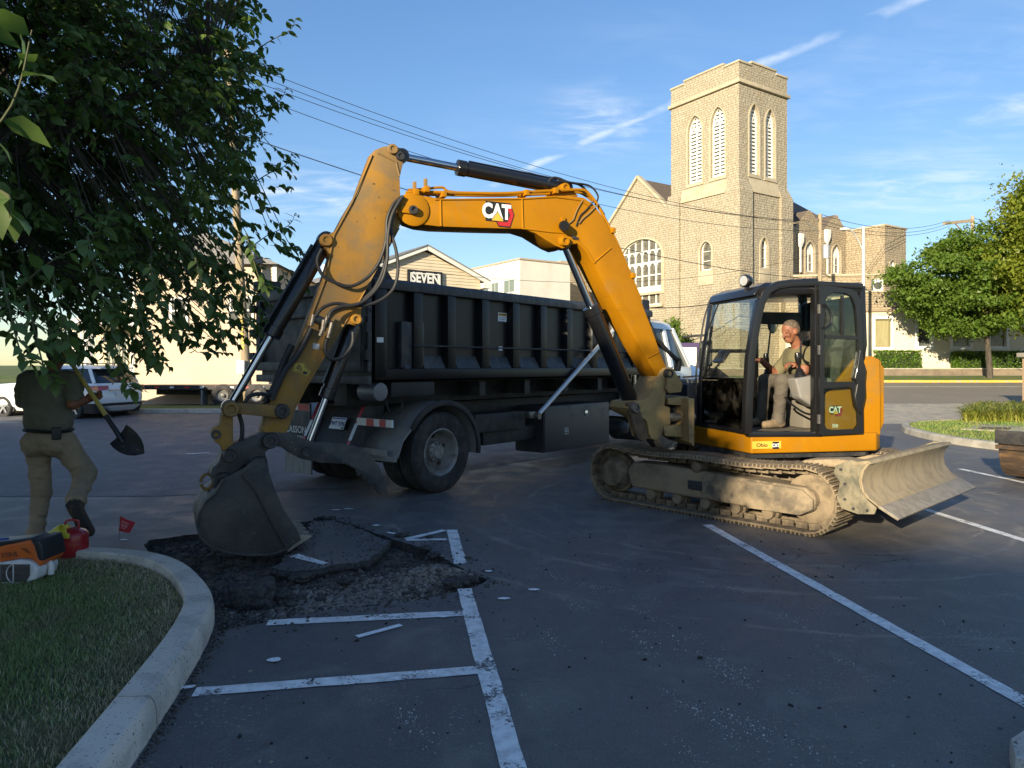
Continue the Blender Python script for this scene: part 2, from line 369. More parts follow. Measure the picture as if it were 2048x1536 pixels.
M_turf2 = mat('verge_turf', (0.085, 0.14, 0.022), 0.95, col2=(0.22, 0.19, 0.07), scale=0.8, lo=0.42, hi=0.7, bump=1.0, bscale=60, speck=((0.05, 0.09, 0.012), 30, 0.5, 0.62))

def worn_paint():
    def fn(m, N, L, b):
        k = NB(N, L); P = k.pos('World')
        n = k.math('ADD', k.math('MULTIPLY', k.noise(P, 55, 6, 0.75), 0.5), k.math('MULTIPLY', k.noise(P, 5, 4, 0.6), 0.5))
        L.new(k.mix(k.ramp(k.noise(P, 14, 5), 0.35, 0.7), (0.80, 0.80, 0.78), (0.55, 0.55, 0.54)), b.inputs['Base Color'])
        L.new(k.ramp(n, 0.40, 0.455), b.inputs['Alpha']); b.inputs['Roughness'].default_value = 0.7
        L.new(k.bump(k.noise(P, 90, 4), 0.4, 0.01), b.inputs['Normal'])
    return nodes_mat('worn_white_paint', fn)
def spray_paint():
    def fn(m, N, L, b):
        k = NB(N, L); P = k.pos('World'); b.inputs['Base Color'].default_value = (0.85, 0.87, 0.88, 1)
        L.new(k.ramp(k.noise(P, 130, 3, 0.7), 0.34, 0.46), b.inputs['Alpha']); b.inputs['Roughness'].default_value = 0.75
    return nodes_mat('white_spray_paint', fn)
M_paint = worn_paint(); M_spray = spray_paint()

# ---- the torn-up pit in the lot
def g2(px, py, z=0.0): q = gp(px, py, z); return (q.x, q.y)
pit_px = [(436, 1262), (520, 1247), (600, 1229), (680, 1219), (760, 1212), (830, 1202), (905, 1186), (968, 1166), (975, 1159), (930, 1140), (893, 1118),
          (840, 1094), (792, 1080), (752, 1066), (706, 1050), (668, 1040), (620, 1041), (560, 1052), (480, 1062), (380, 1069), (300, 1080), (288, 1092)]
pit = [g2(*q) for q in pit_px] + [(-2.78, 5.68), (-2.44, 5.39), (-2.15, 5.01), (-1.95, 4.68)]
def jag(poly, step, amp, keep):
    out = []; n = len(poly)
    for i in range(n):
        a = Vector(poly[i]); b = Vector(poly[(i + 1) % n]); m = max(1, int((b - a).length / step)); nrm = Vector((-(b - a).y, (b - a).x)).normalized()
        for j in range(m):
            t = j / m; d = random.uniform(-amp, amp) if i < keep else 0
            out.append(tuple(a.lerp(b, t) + nrm * d))
    return out
pitj = jag(pit, 0.05, 0.014, len(pit_px) - 1)
outer = [(-70, -60), (70, -60), (70, 20), (-70, 20)]
vs = [Vector((*q, 0)) for q in outer] + [Vector((*q, 0)) for q in pitj]
tri = tessellate_polygon([vs[:4], vs[4:]])
mb = MB(); mb.add(vs, tri)
lot = obj('parking_lot', mb, M_lot, kind='structure', smooth=0)
mb = MB(); n = len(pitj); cxy = Vector((sum(q[0] for q in pitj) / n, sum(q[1] for q in pitj) / n))
top = [(q[0], q[1], 0.0) for q in pitj]
mid = [(*(Vector(q).lerp(cxy, random.uniform(-0.012, 0.012))), -0.045) for q in pitj]
bot = [(*(Vector(q).lerp(cxy, random.uniform(0.0, 0.02))), -0.11) for q in pitj]
mb.add(top + mid + bot, [(i + a * n, (i + 1) % n + a * n, (i + 1) % n + (a + 1) * n, i + (a + 1) * n) for i in range(n) for a in (0, 1)])
obj('broken_asphalt_edge', mb, mat('asphalt_core', (0.030, 0.029, 0.028), 0.9, col2=(0.075, 0.07, 0.064), scale=40, bump=0.9, bscale=60), lot, smooth=0)
# pit floor: a rough bed of soil, heaped at the far right tip
def inpoly(x, y, poly):
    c = False; j = len(poly) - 1
    for i in range(len(poly)):
        xi, yi = poly[i]; xj, yj = poly[j]
        if (yi > y) != (yj > y) and x < (xj - xi) * (y - yi) / (yj - yi) + xi: c = not c
        j = i
    return c
def inpoly_v(x, y, poly):
    c = np.zeros(len(x), bool); j = len(poly) - 1
    for i in range(len(poly)):
        xi, yi = poly[i]; xj, yj = poly[j]
        if yi != yj: c ^= ((yi > y) != (yj > y)) & (x < (xj - xi) * (y - yi) / (yj - yi) + xi)
        j = i
    return c
from mathutils import noise as mnoise
heap = Vector(g2(880, 1150))
def pit_z(x, y):
    n_ = mnoise.fractal((x * 2.6, y * 2.6, 0.3), 0.9, 2.1, 5)
    z = -0.075 + 0.035 * n_
    z += 0.11 * math.exp(-((x - heap.x) ** 2 / 0.10 + (y - heap.y) ** 2 / 0.07))
    return z
GX = np.linspace(-4.2, 0.1, 130); GY = np.linspace(4.1, 7.9, 116)
gv = [(x, y, pit_z(x, y)) for y in GY for x in GX]
gf = [(j * 130 + i, j * 130 + i + 1, (j + 1) * 130 + i + 1, (j + 1) * 130 + i) for j in range(115) for i in range(129)
      if inpoly((GX[i] + GX[i + 1]) / 2, (GY[j] + GY[j + 1]) / 2, pitj) or inpoly(GX[i], GY[j], pitj) or inpoly(GX[i + 1], GY[j + 1], pitj)]
gv = [(x, y, z if inpoly(x, y, pitj) else min(z, -0.03)) for x, y, z in gv]
mb = MB(); mb.add(gv, gf); obj('dug_soil_bed', mb, M_soil, lot, smooth=60)
# loose stones
def stones(n, size, fn, name, m, parent, seedo=0):
    ico = bmesh.new(); bmesh.ops.create_icosphere(ico, subdivisions=1, radius=1.0)
    V0 = np.array([q.co[:] for q in ico.verts]); F0 = np.array([[q.index for q in f.verts] for f in ico.faces]); ico.free()
    r = np.random.default_rng(seedo); Vs = []; Fs = []; k = 0
    for _ in range(n):
        p = fn(r)
        if p is None: continue
        s_ = size * math.exp(r.normal(0, 0.45)); sc = s_ * np.array([1, r.uniform(0.6, 1), r.uniform(0.4, 0.75)])
        v = V0 * (1 + r.uniform(-0.28, 0.28, (len(V0), 1))) * sc
        a = r.uniform(0, 6.28); c_, s2 = math.cos(a), math.sin(a); t = r.normal(0, 0.4); ct, st = math.cos(t), math.sin(t)
        v = v @ np.array([[1, 0, 0], [0, ct, -st], [0, st, ct]]) @ np.array([[c_, -s2, 0], [s2, c_, 0], [0, 0, 1]])
        Vs.append(v + np.array(p)); Fs.append(F0 + k); k += len(V0)
    return put(name, rawmesh(name, np.vstack(Vs), np.vstack(Fs)), m, parent, kind='stuff')
M_grav = mat('gravel', (0.11, 0.096, 0.084), 0.95, col2=(0.26, 0.225, 0.19), scale=22, lo=0.35, hi=0.62, bump=0.3, bscale=120)
gdir = [Vector(g2(*q)) for q in ((560, 1190), (700, 1175), (850, 1150), (640, 1205), (760, 1165), (880, 1140), (800, 1180))]
def gravel_pos(r):
    c = gdir[r.integers(len(gdir))]; x = c.x + r.normal(0, 0.24); y = c.y + r.normal(0, 0.15)
    if not inpoly(x, y, pitj): return None
    return (x, y, pit_z(x, y) + 0.004)
stones(9000, 0.0085, gravel_pos, 'gravel', M_grav, lot, 1)
M_clod = mat('asphalt_crumbs', (0.045, 0.040, 0.037), 0.92, col2=(0.12, 0.105, 0.092), scale=30, bump=0.5, bscale=80)
def crumb_pos(r):
    x = r.uniform(-3.6, 0.0); y = r.uniform(4.3, 7.4)
    if not inpoly(x, y, pitj): return None
    return (x, y, pit_z(x, y) + 0.006)
stones(5200, 0.014, crumb_pos, 'asphalt_crumbs', M_clod, lot, 2)
def spill_pos(r):
    i = r.integers(len(pit_px)); p = Vector(g2(*pit_px[i])); q = p + Vector((r.normal(0, 0.16), r.normal(0, 0.12)))
    if inpoly(q.x, q.y, pitj) or q.x < -2.0: return None
    return (q.x, q.y, 0.004)
stones(900, 0.0075, spill_pos, 'spilled_crumbs', M_clod, lot, 3)
def scat_pos(r):
    x = r.uniform(-1.5, 3.0); y = r.uniform(2.6, 8.5); return (x, y, 0.002)
stones(700, 0.0045, scat_pos, 'scattered_grit', M_grav, lot, 4)

grit_px = [[(1265, 1215), (1345, 1255)], [(1262, 1262), (1297, 1302)], [(1300, 1265), (1405, 1284)], [(1370, 1300), (1430, 1322), (1482, 1347)], [(1462, 1352), (1487, 1366)], [(1340, 1388), (1400, 1430), (1470, 1476)], [(1430, 1424), (1500, 1450), (1592, 1487)], [(1368, 1496), (1398, 1536)], [(1088, 1144), (1132, 1160)], [(1160, 1167), (1232, 1180)], [(1128, 1198), (1187, 1226)], [(1180, 1122), (1226, 1132)], [(1420, 1168), (1482, 1182)], [(1250, 1140), (1300, 1146)], [(1560, 1230), (1640, 1262)], [(1700, 1330), (1800, 1380)], [(800, 1420), (840, 1470)], [(1880, 1240), (1960, 1270)], [(1090, 1260), (1110, 1300)], [(1520, 1120), (1600, 1136)]]
gsegs = [(Vector(g2(*a)), Vector(g2(*b))) for l in grit_px for a, b in zip(l[:-1], l[1:])]
def grit_pos(r):
    a, b = gsegs[r.integers(len(gsegs))]; p = a.lerp(b, r.random()); t = (b - a).normalized(); q = p + Vector((-t.y, t.x)) * r.normal(0, .022 + .03 * r.random()) + t * r.normal(0, .09); return (q.x, q.y, .001)
stones(2000, 0.0020, grit_pos, 'chalk_grit', mat('chalk_grit', (.55, .54, .51), .9), lot, 12)
def litter_pos(r): return (r.uniform(-1.4, 3.2), r.uniform(2.6, 7.0), .002)
stones(260, 0.0065, litter_pos, 'dark_litter', mat('leaf_litter', (.02, .018, .015), .9), lot, 13)
# ---- street beyond the lot, road, verge, terrace
def strip(name, x0, x1, ys, m, dz=0.0, n=1, zf=gz):
    mb = MB(); xs = [x0, x1]; vs = []; fs = []
    for y in ys: vs += [(x0, y, zf(y) + dz), (x1, y, zf(y) + dz)]
    for i in range(len(ys) - 1): fs.append((2 * i, 2 * i + 1, 2 * i + 3, 2 * i + 2))
    mb.add(vs, fs); return obj(name, mb, m, kind='structure', smooth=0)
strip('street', -160, 4.0, [20, 22.9], M_street)
strip('apron', 4.0, 200, [20, 21.2, 26.3], M_conc)
strip('road', -2.0, 220, [26.3, 39.4], M_road, 0.0)
strip('back_lot', -160, 4.0, [22.9, 26.3], M_street, 0.0); strip('back_yard', -160, -2.0, [26.3, 39.4], M_turf2)
strip('ground', -600, 900, [39.4, 40, 43, 60, 1500], M_turf2, 0.0)
mb = MB(); mb.add([(-600, -400, -0.03), (900, -400, -0.03), (900, -59.9, -0.03), (-600, -59.9, -0.03)], [(0, 1, 2, 3)]); obj('ground', mb, M_turf2, kind='structure', smooth=0)
# dark sealed patch where the older street starts (left of the truck) lies a hair above the lot
mb = MB(); pts = [(-70, 8.6), (-4.5, 8.9), (-2.0, 9.6), (0.5, 12.5), (3, 15), (6, 20), (-70, 20)]
mb.add([(x, y, 0.004) for x, y in pts], [tuple(range(len(pts)))]); obj('street_surface', mb, M_street, kind='structure', smooth=0)
strip('sidewalk', 5, 160, [42.0, 43.4], M_conc, 0.02)
mb = MB()
x0, x1 = 6, 160
for a, b, m_ in ((x0, 29.5, M_yel), (29.5, x1, M_conc)):
    q = MB(); q.bx(a, b, 39.4, 39.58, gz(39.4) - 0.05, gz(39.4) + 0.13); obj('far_kerb', q, m_, kind='structure', bevel=0.02)
strip('verge', 5, 160, [39.58, 40, 42.0], M_turf2, 0.09)
q = MB(); q.bx(-40, -1.5, 22.9, 23.07, gz(22.9) - 0.05, gz(22.9) + 0.13); obj('street_kerb', q, M_kerb, kind='structure', bevel=0.02)
strip('street_verge', -60, -1.5, [23.07, 24.6], M_turf2, 0.10)
M_lane = mat('lane_paint', (0.72, 0.70, 0.62), 0.8, col2=(0.4, 0.38, 0.34), scale=4, lo=0.5, hi=0.66)
q = MB(); q.add([(8, 35.6, gz(35.6) + .006), (120, 35.6, gz(35.6) + .006), (120, 35.85, gz(35.85) + .006), (8, 35.85, gz(35.85) + .006)], [(0, 1, 2, 3)]); obj('lane_line', q, M_lane, kind='structure')

# ---- raised lawn island beside the camera with its kerb
kerb_path = [(-1.25, 0.2), (-1.36, 1.5), (-1.555, 2.9), (-1.64, 3.4), (-1.74, 3.95), (-1.85, 4.4), (-1.95, 4.68), (-2.15, 5.01), (-2.44, 5.39), (-2.78, 5.68), (-3.14, 5.84), (-3.6, 5.93), (-4.6, 5.97), (-8.5, 6.0)]
def smooth_path(P, it=2):
    for _ in range(it):
        Q = [P[0]]
        for a, b in zip(P[:-1], P[1:]): Q += [tuple(Vector(a).lerp(Vector(b), 0.25)), tuple(Vector(a).lerp(Vector(b), 0.75))]
        P = Q + [P[-1]]
    return P
def offset_path(P, d):
    out = []
    for i in range(len(P)):
        a = Vector(P[max(0, i - 1)]); b = Vector(P[min(len(P) - 1, i + 1)]); t = (b - a).normalized(); out.append(tuple(Vector(P[i]) + Vector((-t.y, t.x)) * d))
    return out
kp = smooth_path(kerb_path); sec = [(0, -0.12), (0.004, 0.075), (0.014, 0.125), (0.034, 0.148), (0.17, 0.155), (0.185, 0.14), (0.185, -0.05)]
offs = [offset_path(kp, d) for d, _ in sec]
def path_len(P): return [0] + list(np.cumsum([(Vector(b) - Vector(a)).length for a, b in zip(P[:-1], P[1:])]))
plen = path_len(kp)
kerb = put('kerb', None, kind='structure'); cut = [0, 1.55, 3.05, 4.55, 5.6, 7.3, 9.2, 99]
for a, b in zip(cut[:-1], cut[1:]):
    idx = [i for i in range(len(kp)) if a <= plen[i] <= b]
    if len(idx) < 2: continue
    def pt(i, t, k): return Vector(offs[k][i]).lerp(Vector(offs[k][min(i + 1, len(kp) - 1)]), t)
    def at_len(s_, k):
        i = max(j for j in range(len(kp)) if plen[j] <= s_ + 1e-9); i = min(i, len(kp) - 2)
        return pt(i, (s_ - plen[i]) / (plen[i + 1] - plen[i]), k)
    ss = [a + 0.006] + [plen[i] for i in idx if a + 0.03 < plen[i] < b - 0.03] + [min(b, plen[-1]) - 0.006]
    rings = [[(*at_len(s_, k), sec[k][1] + 0.004 * math.sin(s_ * 3.1 + k)) for k in range(len(sec))] for s_ in ss]
    mb = MB(); mb.loft(rings); obj('kerb_section', mb, M_kerb, kerb, smooth=40)
inner = offset_path(kp, 0.18)
lawn_poly = [tuple(q) for q in inner] + [(-9, 6), (-9, -1), (-1.5, -1)]
lv = [Vector((*q, 0.085)) for q in lawn_poly]
mb = MB(); mb.add(lv, tessellate_polygon([lv])); lawn = obj('lawn', mb, M_turf, kind='structure', smooth=0)
def kerbside_pos(r):
    i = r.integers(len(kp) - 1); t = r.random(); d_ = -min(.12, abs(r.normal(0, .03))) - .004; o_ = offset_path(kp, d_); q = Vector(o_[i]).lerp(Vector(o_[i + 1]), t)
    return (q.x, q.y, 0.003) if 1.5 < q.y < 5.9 and q.x > -2.0 else None
_off = offset_path
_cache = {}
def offset_path(P, d):
    if P is kp: k_ = round(d, 3); _cache.setdefault(k_, _off(P, k_)); return _cache[k_]
    return _off(P, d)
stones(1500, 0.006, kerbside_pos, 'kerbside_grit', M_clod, lot, 8)
# grass blades
def grass(name, n, box, poly, m, hmin, hmax, wid, keep=None, z0=0.08, seed=5, parent=None):
    r = np.random.default_rng(seed); x = r.uniform(box[0], box[1], n); y = r.uniform(box[2], box[3], n)
    k = inpoly_v(x, y, poly)
    if keep is not None: k &= keep(x, y, r)
    x, y = x[k], y[k]; n = len(x); a = r.uniform(0, 6.283, n); h = r.uniform(hmin, hmax, n); w = r.uniform(0.6, 1.2, n) * wid
    lean = r.uniform(0.15, 0.9, n) * h; la = r.uniform(0, 6.283, n); ca, sa = np.cos(a) * w, np.sin(a) * w
    z = np.full(n, z0); B1 = np.stack([x - ca, y - sa, z], 1); B2 = np.stack([x + ca, y + sa, z], 1)
    mx, my = x + np.cos(la) * lean * 0.35, y + np.sin(la) * lean * 0.35
    M1 = np.stack([mx - ca * .8, my - sa * .8, z + h * 0.6], 1); M2 = np.stack([mx + ca * .8, my + sa * .8, z + h * 0.6], 1)
    Tp = np.stack([x + np.cos(la) * lean, y + np.sin(la) * lean, z + h * 0.95], 1)
    v = np.stack([B1, B2, M2, M1, Tp], 1).reshape(-1, 3); o = (np.arange(n) * 5)[:, None]
    f = np.concatenate([o + np.array([[0, 1, 2]]), o + np.array([[0, 2, 3]]), o + np.array([[3, 2, 4]])])
    return put(name, rawmesh(name, v, f), m, parent, kind='stuff')
def blade_mat(name, a, b, c):
    def fn(m, N, L, bs):
        k = NB(N, L); g = N.new('ShaderNodeNewGeometry'); i = g.outputs['Random Per Island']
        C = k.mix(k.ramp(i, 0.2, 0.9), a, b); C = k.mix(k.ramp(k.noise(g.outputs['Position'], 2.2, 4), 0.45, 0.7), C, c)
        L.new(C, bs.inputs['Base Color']); bs.inputs['Roughness'].default_value = 0.6; bs.inputs['Specular IOR Level'].default_value = 0.3
    return nodes_mat(name, fn)
M_gr = blade_mat('grass_blade', (0.12, 0.185, 0.05), (0.20, 0.255, 0.09), (0.20, 0.19, 0.10))
M_dry = blade_mat('dry_grass_blade', (0.40, 0.33, 0.19), (0.52, 0.44, 0.28), (0.30, 0.24, 0.14))
KI = np.array(inner)
def kd(x, y):
    d = np.full(len(x), 99.0)
    for a, b in inner: d = np.minimum(d, (x - a) ** 2 + (y - b) ** 2)
    return np.sqrt(d)
o1 = grass('grass', 95000, (-5.2, -1.6, 2.3, 5.95), lawn_poly, M_gr, 0.022, 0.052, 0.0022, lambda x, y, r: r.random(len(x)) < np.clip(0.02 + kd(x, y) * 1.5, 0, 1))
tagp(o1, 'short green lawn grass inside the kerb', 'grass')
o2 = grass('dry_grass', 85000, (-5.2, -1.6, 2.3, 5.95), lawn_poly, M_dry, 0.016, 0.042, 0.002, lambda x, y, r: r.random(len(x)) < np.clip(1.1 - kd(x, y) * 1.9, 0.14, 1), seed=6)
tagp(o2, 'dry straw coloured grass fringe along the kerb', 'grass')

# ---- painted stall lines and spray marks
def pline(a, b, w, m=M_paint, z=0.004, name='painted_line', n=1):
    a = Vector(a); b = Vector(b); t = (b - a).normalized(); s_ = Vector((-t.y, t.x)) * w / 2; mb = MB(); m_ = max(1, int((b - a).length / 0.12)); L_ = []; R_ = []
    for i in range(m_ + 1):
        p = a.lerp(b, i / m_); L_.append((*(p + s_ * random.uniform(0.93, 1.07)), z)); R_.append((*(p - s_ * random.uniform(0.93, 1.07)), z))
    mb.add(L_ + R_, [(i, i + 1, m_ + 2 + i, m_ + 1 + i) for i in range(m_)]); return obj(name, mb, m, kind='structure', smooth=0)
pline(g2(904, 1060), g2(921, 1128), 0.105); pline(g2(929, 1178), g2(1034, 1560), 0.105)
pline(g2(388, 1386), g2(962, 1341), 0.10, z=0.0055); pline(g2(535, 1247), g2(938, 1227), 0.10, z=0.0055)
pline(g2(812, 1079), g2(890, 1061), 0.075, z=0.0055); pline(g2(812, 1081), g2(894, 1080), 0.07, z=0.007)
pline(g2(1414, 1050), g2(2085, 1425), 0.10); pline(g2(1850, 1019), g2(2090, 1094), 0.10); pline(g2(1920, 938), g2(2060, 968), 0.10)
pline(g2(-80, 846), g2(38, 846), 0.12, z=0.009); pline(g2(372, 909), g2(418, 906), 0.10, z=0.009); pline(g2(1500, 905), g2(1600, 925), 0.1, z=0.009)
def blot(px, py, rx, ry, ang=0.0):
    c = Vector(g2(px, py)); mb = MB(); n = 14; ps = []
    for i in range(n):
        a = 2 * math.pi * i / n; q = Vector((math.cos(a) * rx, math.sin(a) * ry)) * random.uniform(0.85, 1.15); ca, sa = math.cos(ang), math.sin(ang)
        ps.append((c.x + q.x * ca - q.y * sa, c.y + q.x * sa + q.y * ca, 0.009))
    mb.add(ps, [tuple(range(n))]); obj('spray_mark', mb, M_spray, kind='structure', smooth=0)
for q in ((548, 1322, .035, .03), (372, 1378, .05, .018, .4), (885, 1235, .04, .02), (1008, 1199, .045, .022), (1068, 1181, .045, .022), (977, 1144, .03, .02), (752, 1052, .04, .03), (672, 1021, .06, .02), (697, 1019, .06, .02), (248, 1081, .04, .02), (785, 1068, .08, .02, -.6)): blot(*q)
pline(g2(714, 1276), g2(802, 1252), 0.045, M_spray, 0.009, 'spray_mark')

# ---- island on the far side of the lot
isl = [(9.5, 17.2), (10.3, 18.9), (11.9, 19.7), (13.2, 19.9), (26, 19.95), (26, 11.6), (9.9, 12.2), (9.45, 13.5), (9.15, 14.7), (9.2, 15.9)]
ip = smooth_path(isl + [isl[0]], 2)
def ring_in(P, d):
    out = []; n = len(P)
    c = Vector((sum(q[0] for q in P) / n, sum(q[1] for q in P) / n))
    for i in range(n):
        a = Vector(P[i - 1 if i else n - 2]); b = Vector(P[(i + 1) if i < n - 1 else 1]); t = (b - a).normalized(); nn = Vector((-t.y, t.x))
        if nn.dot(c - Vector(P[i])) < 0: nn = -nn
        out.append(tuple(Vector(P[i]) + nn * d))
    return out
mb = MB(); rr = [[(*q, z) for q in ring_in(ip, d)[:-1]] for d, z in ((0, -.03), (.01, .11), (.04, .145), (.17, .15), (.18, .05))]
mb.loft(rr, cap=False); obj('island_kerb', mb, mat('sunlit_kerb', (0.40, 0.37, 0.31), 0.88, col2=(0.27, 0.25, 0.21), scale=2.5, bump=0.35, bscale=60), kind='structure')
ipi = ring_in(ip, 0.175)[:-1]; lv = [Vector((*q, 0.125)) for q in ipi]
mb = MB(); mb.add(lv, tessellate_polygon([lv])); obj('island_turf', mb, M_turf2, kind='structure', smooth=0)
o3 = grass('island_grass', 26000, (9.1, 17, 12, 19.9), ipi, blade_mat('island_blade', (0.10, 0.17, 0.03), (0.17, 0.23, 0.05), (0.24, 0.22, 0.08)), 0.03, 0.075, 0.006, z0=0.12, seed=9)
tagp(o3, 'sunlit clipped grass on the kerbed island', 'grass')
a_, b_, c_, d_ = [gp(*q, 0.14) for q in ((1922, 858), (1962, 849), (2075, 853), (2060, 866))]
mb = MB(); mb.prism([(q.x, q.y) for q in (a_, b_, c_, d_)], 0.10, 0.15, 'z'); pad = obj('concrete_pad', mb, M_conc, kind='structure', bevel=0.01)
a_, b_, c_, d_ = [gp(*q, 0.155) for q in ((1952, 857.5), (1966, 854.5), (2024, 855.5), (2016, 859.5))]
mb = MB(); mb.prism([(q.x, q.y) for q in (a_, b_, c_, d_)], 0.15, 0.162, 'z'); obj('manhole_cover', mb, mat('rust_iron', (0.10, 0.055, 0.035), 0.85, col2=(0.05, 0.03, 0.025), scale=8), pad)
# kerb corner at the near right
mb = MB(); q0 = [gp(*q) for q in ((2030, 1545), (2075, 1500))]; mb.prism([(1.98, 2.80), (2.06, 2.94), (2.6, 3.3), (3.4, 3.2), (3.4, 2.4), (2.2, 2.4)], -0.02, 0.11, 'z'); obj('near_kerb', mb, M_kerb, kind='structure', bevel=0.025)
# ================================================================ leaves
def leaf_mat(name, a, b, c, trans=0.35, rough=0.5):
    def fn(m, N, L, bs):
        k = NB(N, L); g = N.new('ShaderNodeNewGeometry'); i = g.outputs['Random Per Island']
        C = k.mix(k.ramp(i, 0.1, 0.95), a, b); C = k.mix(k.math('MULTIPLY', k.ramp(k.noise(g.outputs['Position'], 1.3, 3), 0.45, 0.7), 0.7), C, c)
        L.new(C, bs.inputs['Base Color']); bs.inputs['Roughness'].default_value = rough; bs.inputs['Specular IOR Level'].default_value = 0.35
        tr = N.new('ShaderNodeBsdfTranslucent'); hs = N.new('ShaderNodeHueSaturation'); hs.inputs['Value'].default_value = 1.5; hs.inputs['Saturation'].default_value = 1.1
        L.new(C, hs.inputs['Color']); L.new(hs.outputs[0], tr.inputs['Color'])
        mx = N.new('ShaderNodeMixShader'); mx.inputs[0].default_value = trans; L.new(bs.outputs[0], mx.inputs[1]); L.new(tr.outputs[0], mx.inputs[2])
        L.new(mx.outputs[0], N['Material Output'].inputs[0])
    return nodes_mat(name, fn)
M_leaf = leaf_mat('tree_leaf', (0.06, 0.115, 0.024), (0.12, 0.18, 0.045), (0.08, 0.115, 0.04))
M_leaf2 = leaf_mat('locust_leaf', (0.085, 0.155, 0.02), (0.145, 0.215, 0.035), (0.115, 0.175, 0.024), 0.4)
M_leaf3 = leaf_mat('maple_leaf', (0.17, 0.21, 0.02), (0.23, 0.26, 0.035), (0.13, 0.185, 0.024), 0.4)
M_hedge = leaf_mat('hedge_leaf', (0.075, 0.145, 0.016), (0.12, 0.20, 0.025), (0.045, 0.10, 0.012), 0.25)
M_bark = mat('bark', (0.085, 0.068, 0.052), 0.95, col2=(0.045, 0.036, 0.028), scale=9, bump=0.9, bscale=30, stretch=(1, 1, 0.25))
def leaf_template():
    v = np.array([(0, 0, 0), (.33, 0, .03), (.68, 0, -.02), (1, 0, -.16), (.30, .25, .075), (.66, .20, .02), (.30, -.25, .075), (.66, -.20, .02)], float)
    f = np.array([(0, 1, 4), (1, 2, 5), (1, 5, 4), (2, 3, 5), (0, 6, 1), (1, 6, 7), (1, 7, 2), (2, 7, 3)]); return v, f
def quad_template():
    v = np.array([(-.5, -.32, 0), (.5, -.32, .08), (.55, .32, -.05), (-.5, .32, .06)], float); return v, np.array([(0, 1, 2), (0, 2, 3)])
def rand_rots(n, r, droop=0.0, dirs=None):
    """frames whose x axis is the leaf axis"""
    if dirs is None: dirs = r.normal(0, 1, (n, 3))
    d = dirs / np.linalg.norm(dirs, axis=1, keepdims=True); d[:, 2] -= droop; d /= np.linalg.norm(d, axis=1, keepdims=True)
    u = r.normal(0, 1, (n, 3)) * 0.55 + np.array([0, 0, 1.0]); y = np.cross(u, d); y /= np.linalg.norm(y, axis=1, keepdims=True) + 1e-9; z = np.cross(d, y)
    return np.stack([d, y, z], 2)
def leaf_cloud(P, size, r, kind='leaf', droop=0.35, dirs=None, jit=0.35):
    V, F = leaf_template() if kind == 'leaf' else quad_template(); n = len(P)
    Rm = rand_rots(n, r, droop, dirs); s_ = size * np.exp(r.normal(0, jit, n))
    v = np.einsum('nij,kj->nki', Rm, V) * s_[:, None, None] + P[:, None, :]
    f = (F[None] + (np.arange(n) * len(V))[:, None, None]).reshape(-1, 3); return v.reshape(-1, 3), f
def limb(mb, a, b, r0, r1, r, n=6, seg=5, wob=0.08):
    a = Vector(a); b = Vector(b); L_ = (b - a).length; P = []
    for i in range(seg + 1):
        t = i / seg; P.append(a.lerp(b, t) + Vector(r.normal(0, wob * L_ / seg, 3)) * (0 if i in (0,) else 1) + Vector((0, 0, 0.06 * L_ * math.sin(t * math.pi))))
    mb.tube(P, [r0 + (r1 - r0) * i / seg for i in range(seg + 1)], n); return P
def tree(name, label, base, trunk_h, crown_c, crown_r, nclump, per, leaf, m, seed, group=None, clump=0.5, trunk_r=0.16, kind='quad', flat=0.6, droop=0.3, nlimb=9):
    r = np.random.default_rng(seed); t = thing(name, label, 'tree', T(*base), group); B = Vector(base)
    c = Vector(crown_c) - B; mb = MB(); top = Vector((c.x * .25, c.y * .25, trunk_h))
    limb(mb, (0, 0, -.05), top, trunk_r, trunk_r * .62, r, 10, 6, .03); obj('trunk', mb, M_bark, t)
    cen = []
    while len(cen) < nclump:
        q = r.normal(0, 1, 3); q /= np.linalg.norm(q); q *= r.uniform(0.25, 1) ** 0.45
        if q[2] < -0.75 or (q[2] < -.3 and r.random() < .3): continue
        cen.append(np.array(c) + q * np.array(crown_r) * (1 + 0.16 * math.sin(5 * q[0] + seed) * math.cos(4 * q[2] + seed)))
    cen = np.array(cen)
    for i in range(nlimb):
        k = cen[i * len(cen) // nlimb]; mb = MB(); P = limb(mb, top * r.uniform(.75, 1), k, trunk_r * .45, trunk_r * .08, r, 6, 6, .06)
        for j in range(4):
            q = P[r.integers(2, 6)]; e_ = cen[np.argmin(((cen - np.array(q)) ** 2).sum(1) + r.uniform(0, 1.5, len(cen)))]; limb(mb, q, e_, trunk_r * .14, trunk_r * .04, r, 5, 3, .06)
        obj('limb', mb, M_bark, t)
    P = (cen[:, None, :] + r.normal(0, 1, (nclump, per, 3)) * np.array([clump, clump, clump * flat]) * r.uniform(.5, 1.25, (nclump, 1, 1))).reshape(-1, 3)
    v, f = leaf_cloud(P, leaf, r, kind, droop); put('crown', rawmesh('crown', v, f), m, t, kind='stuff'); return t
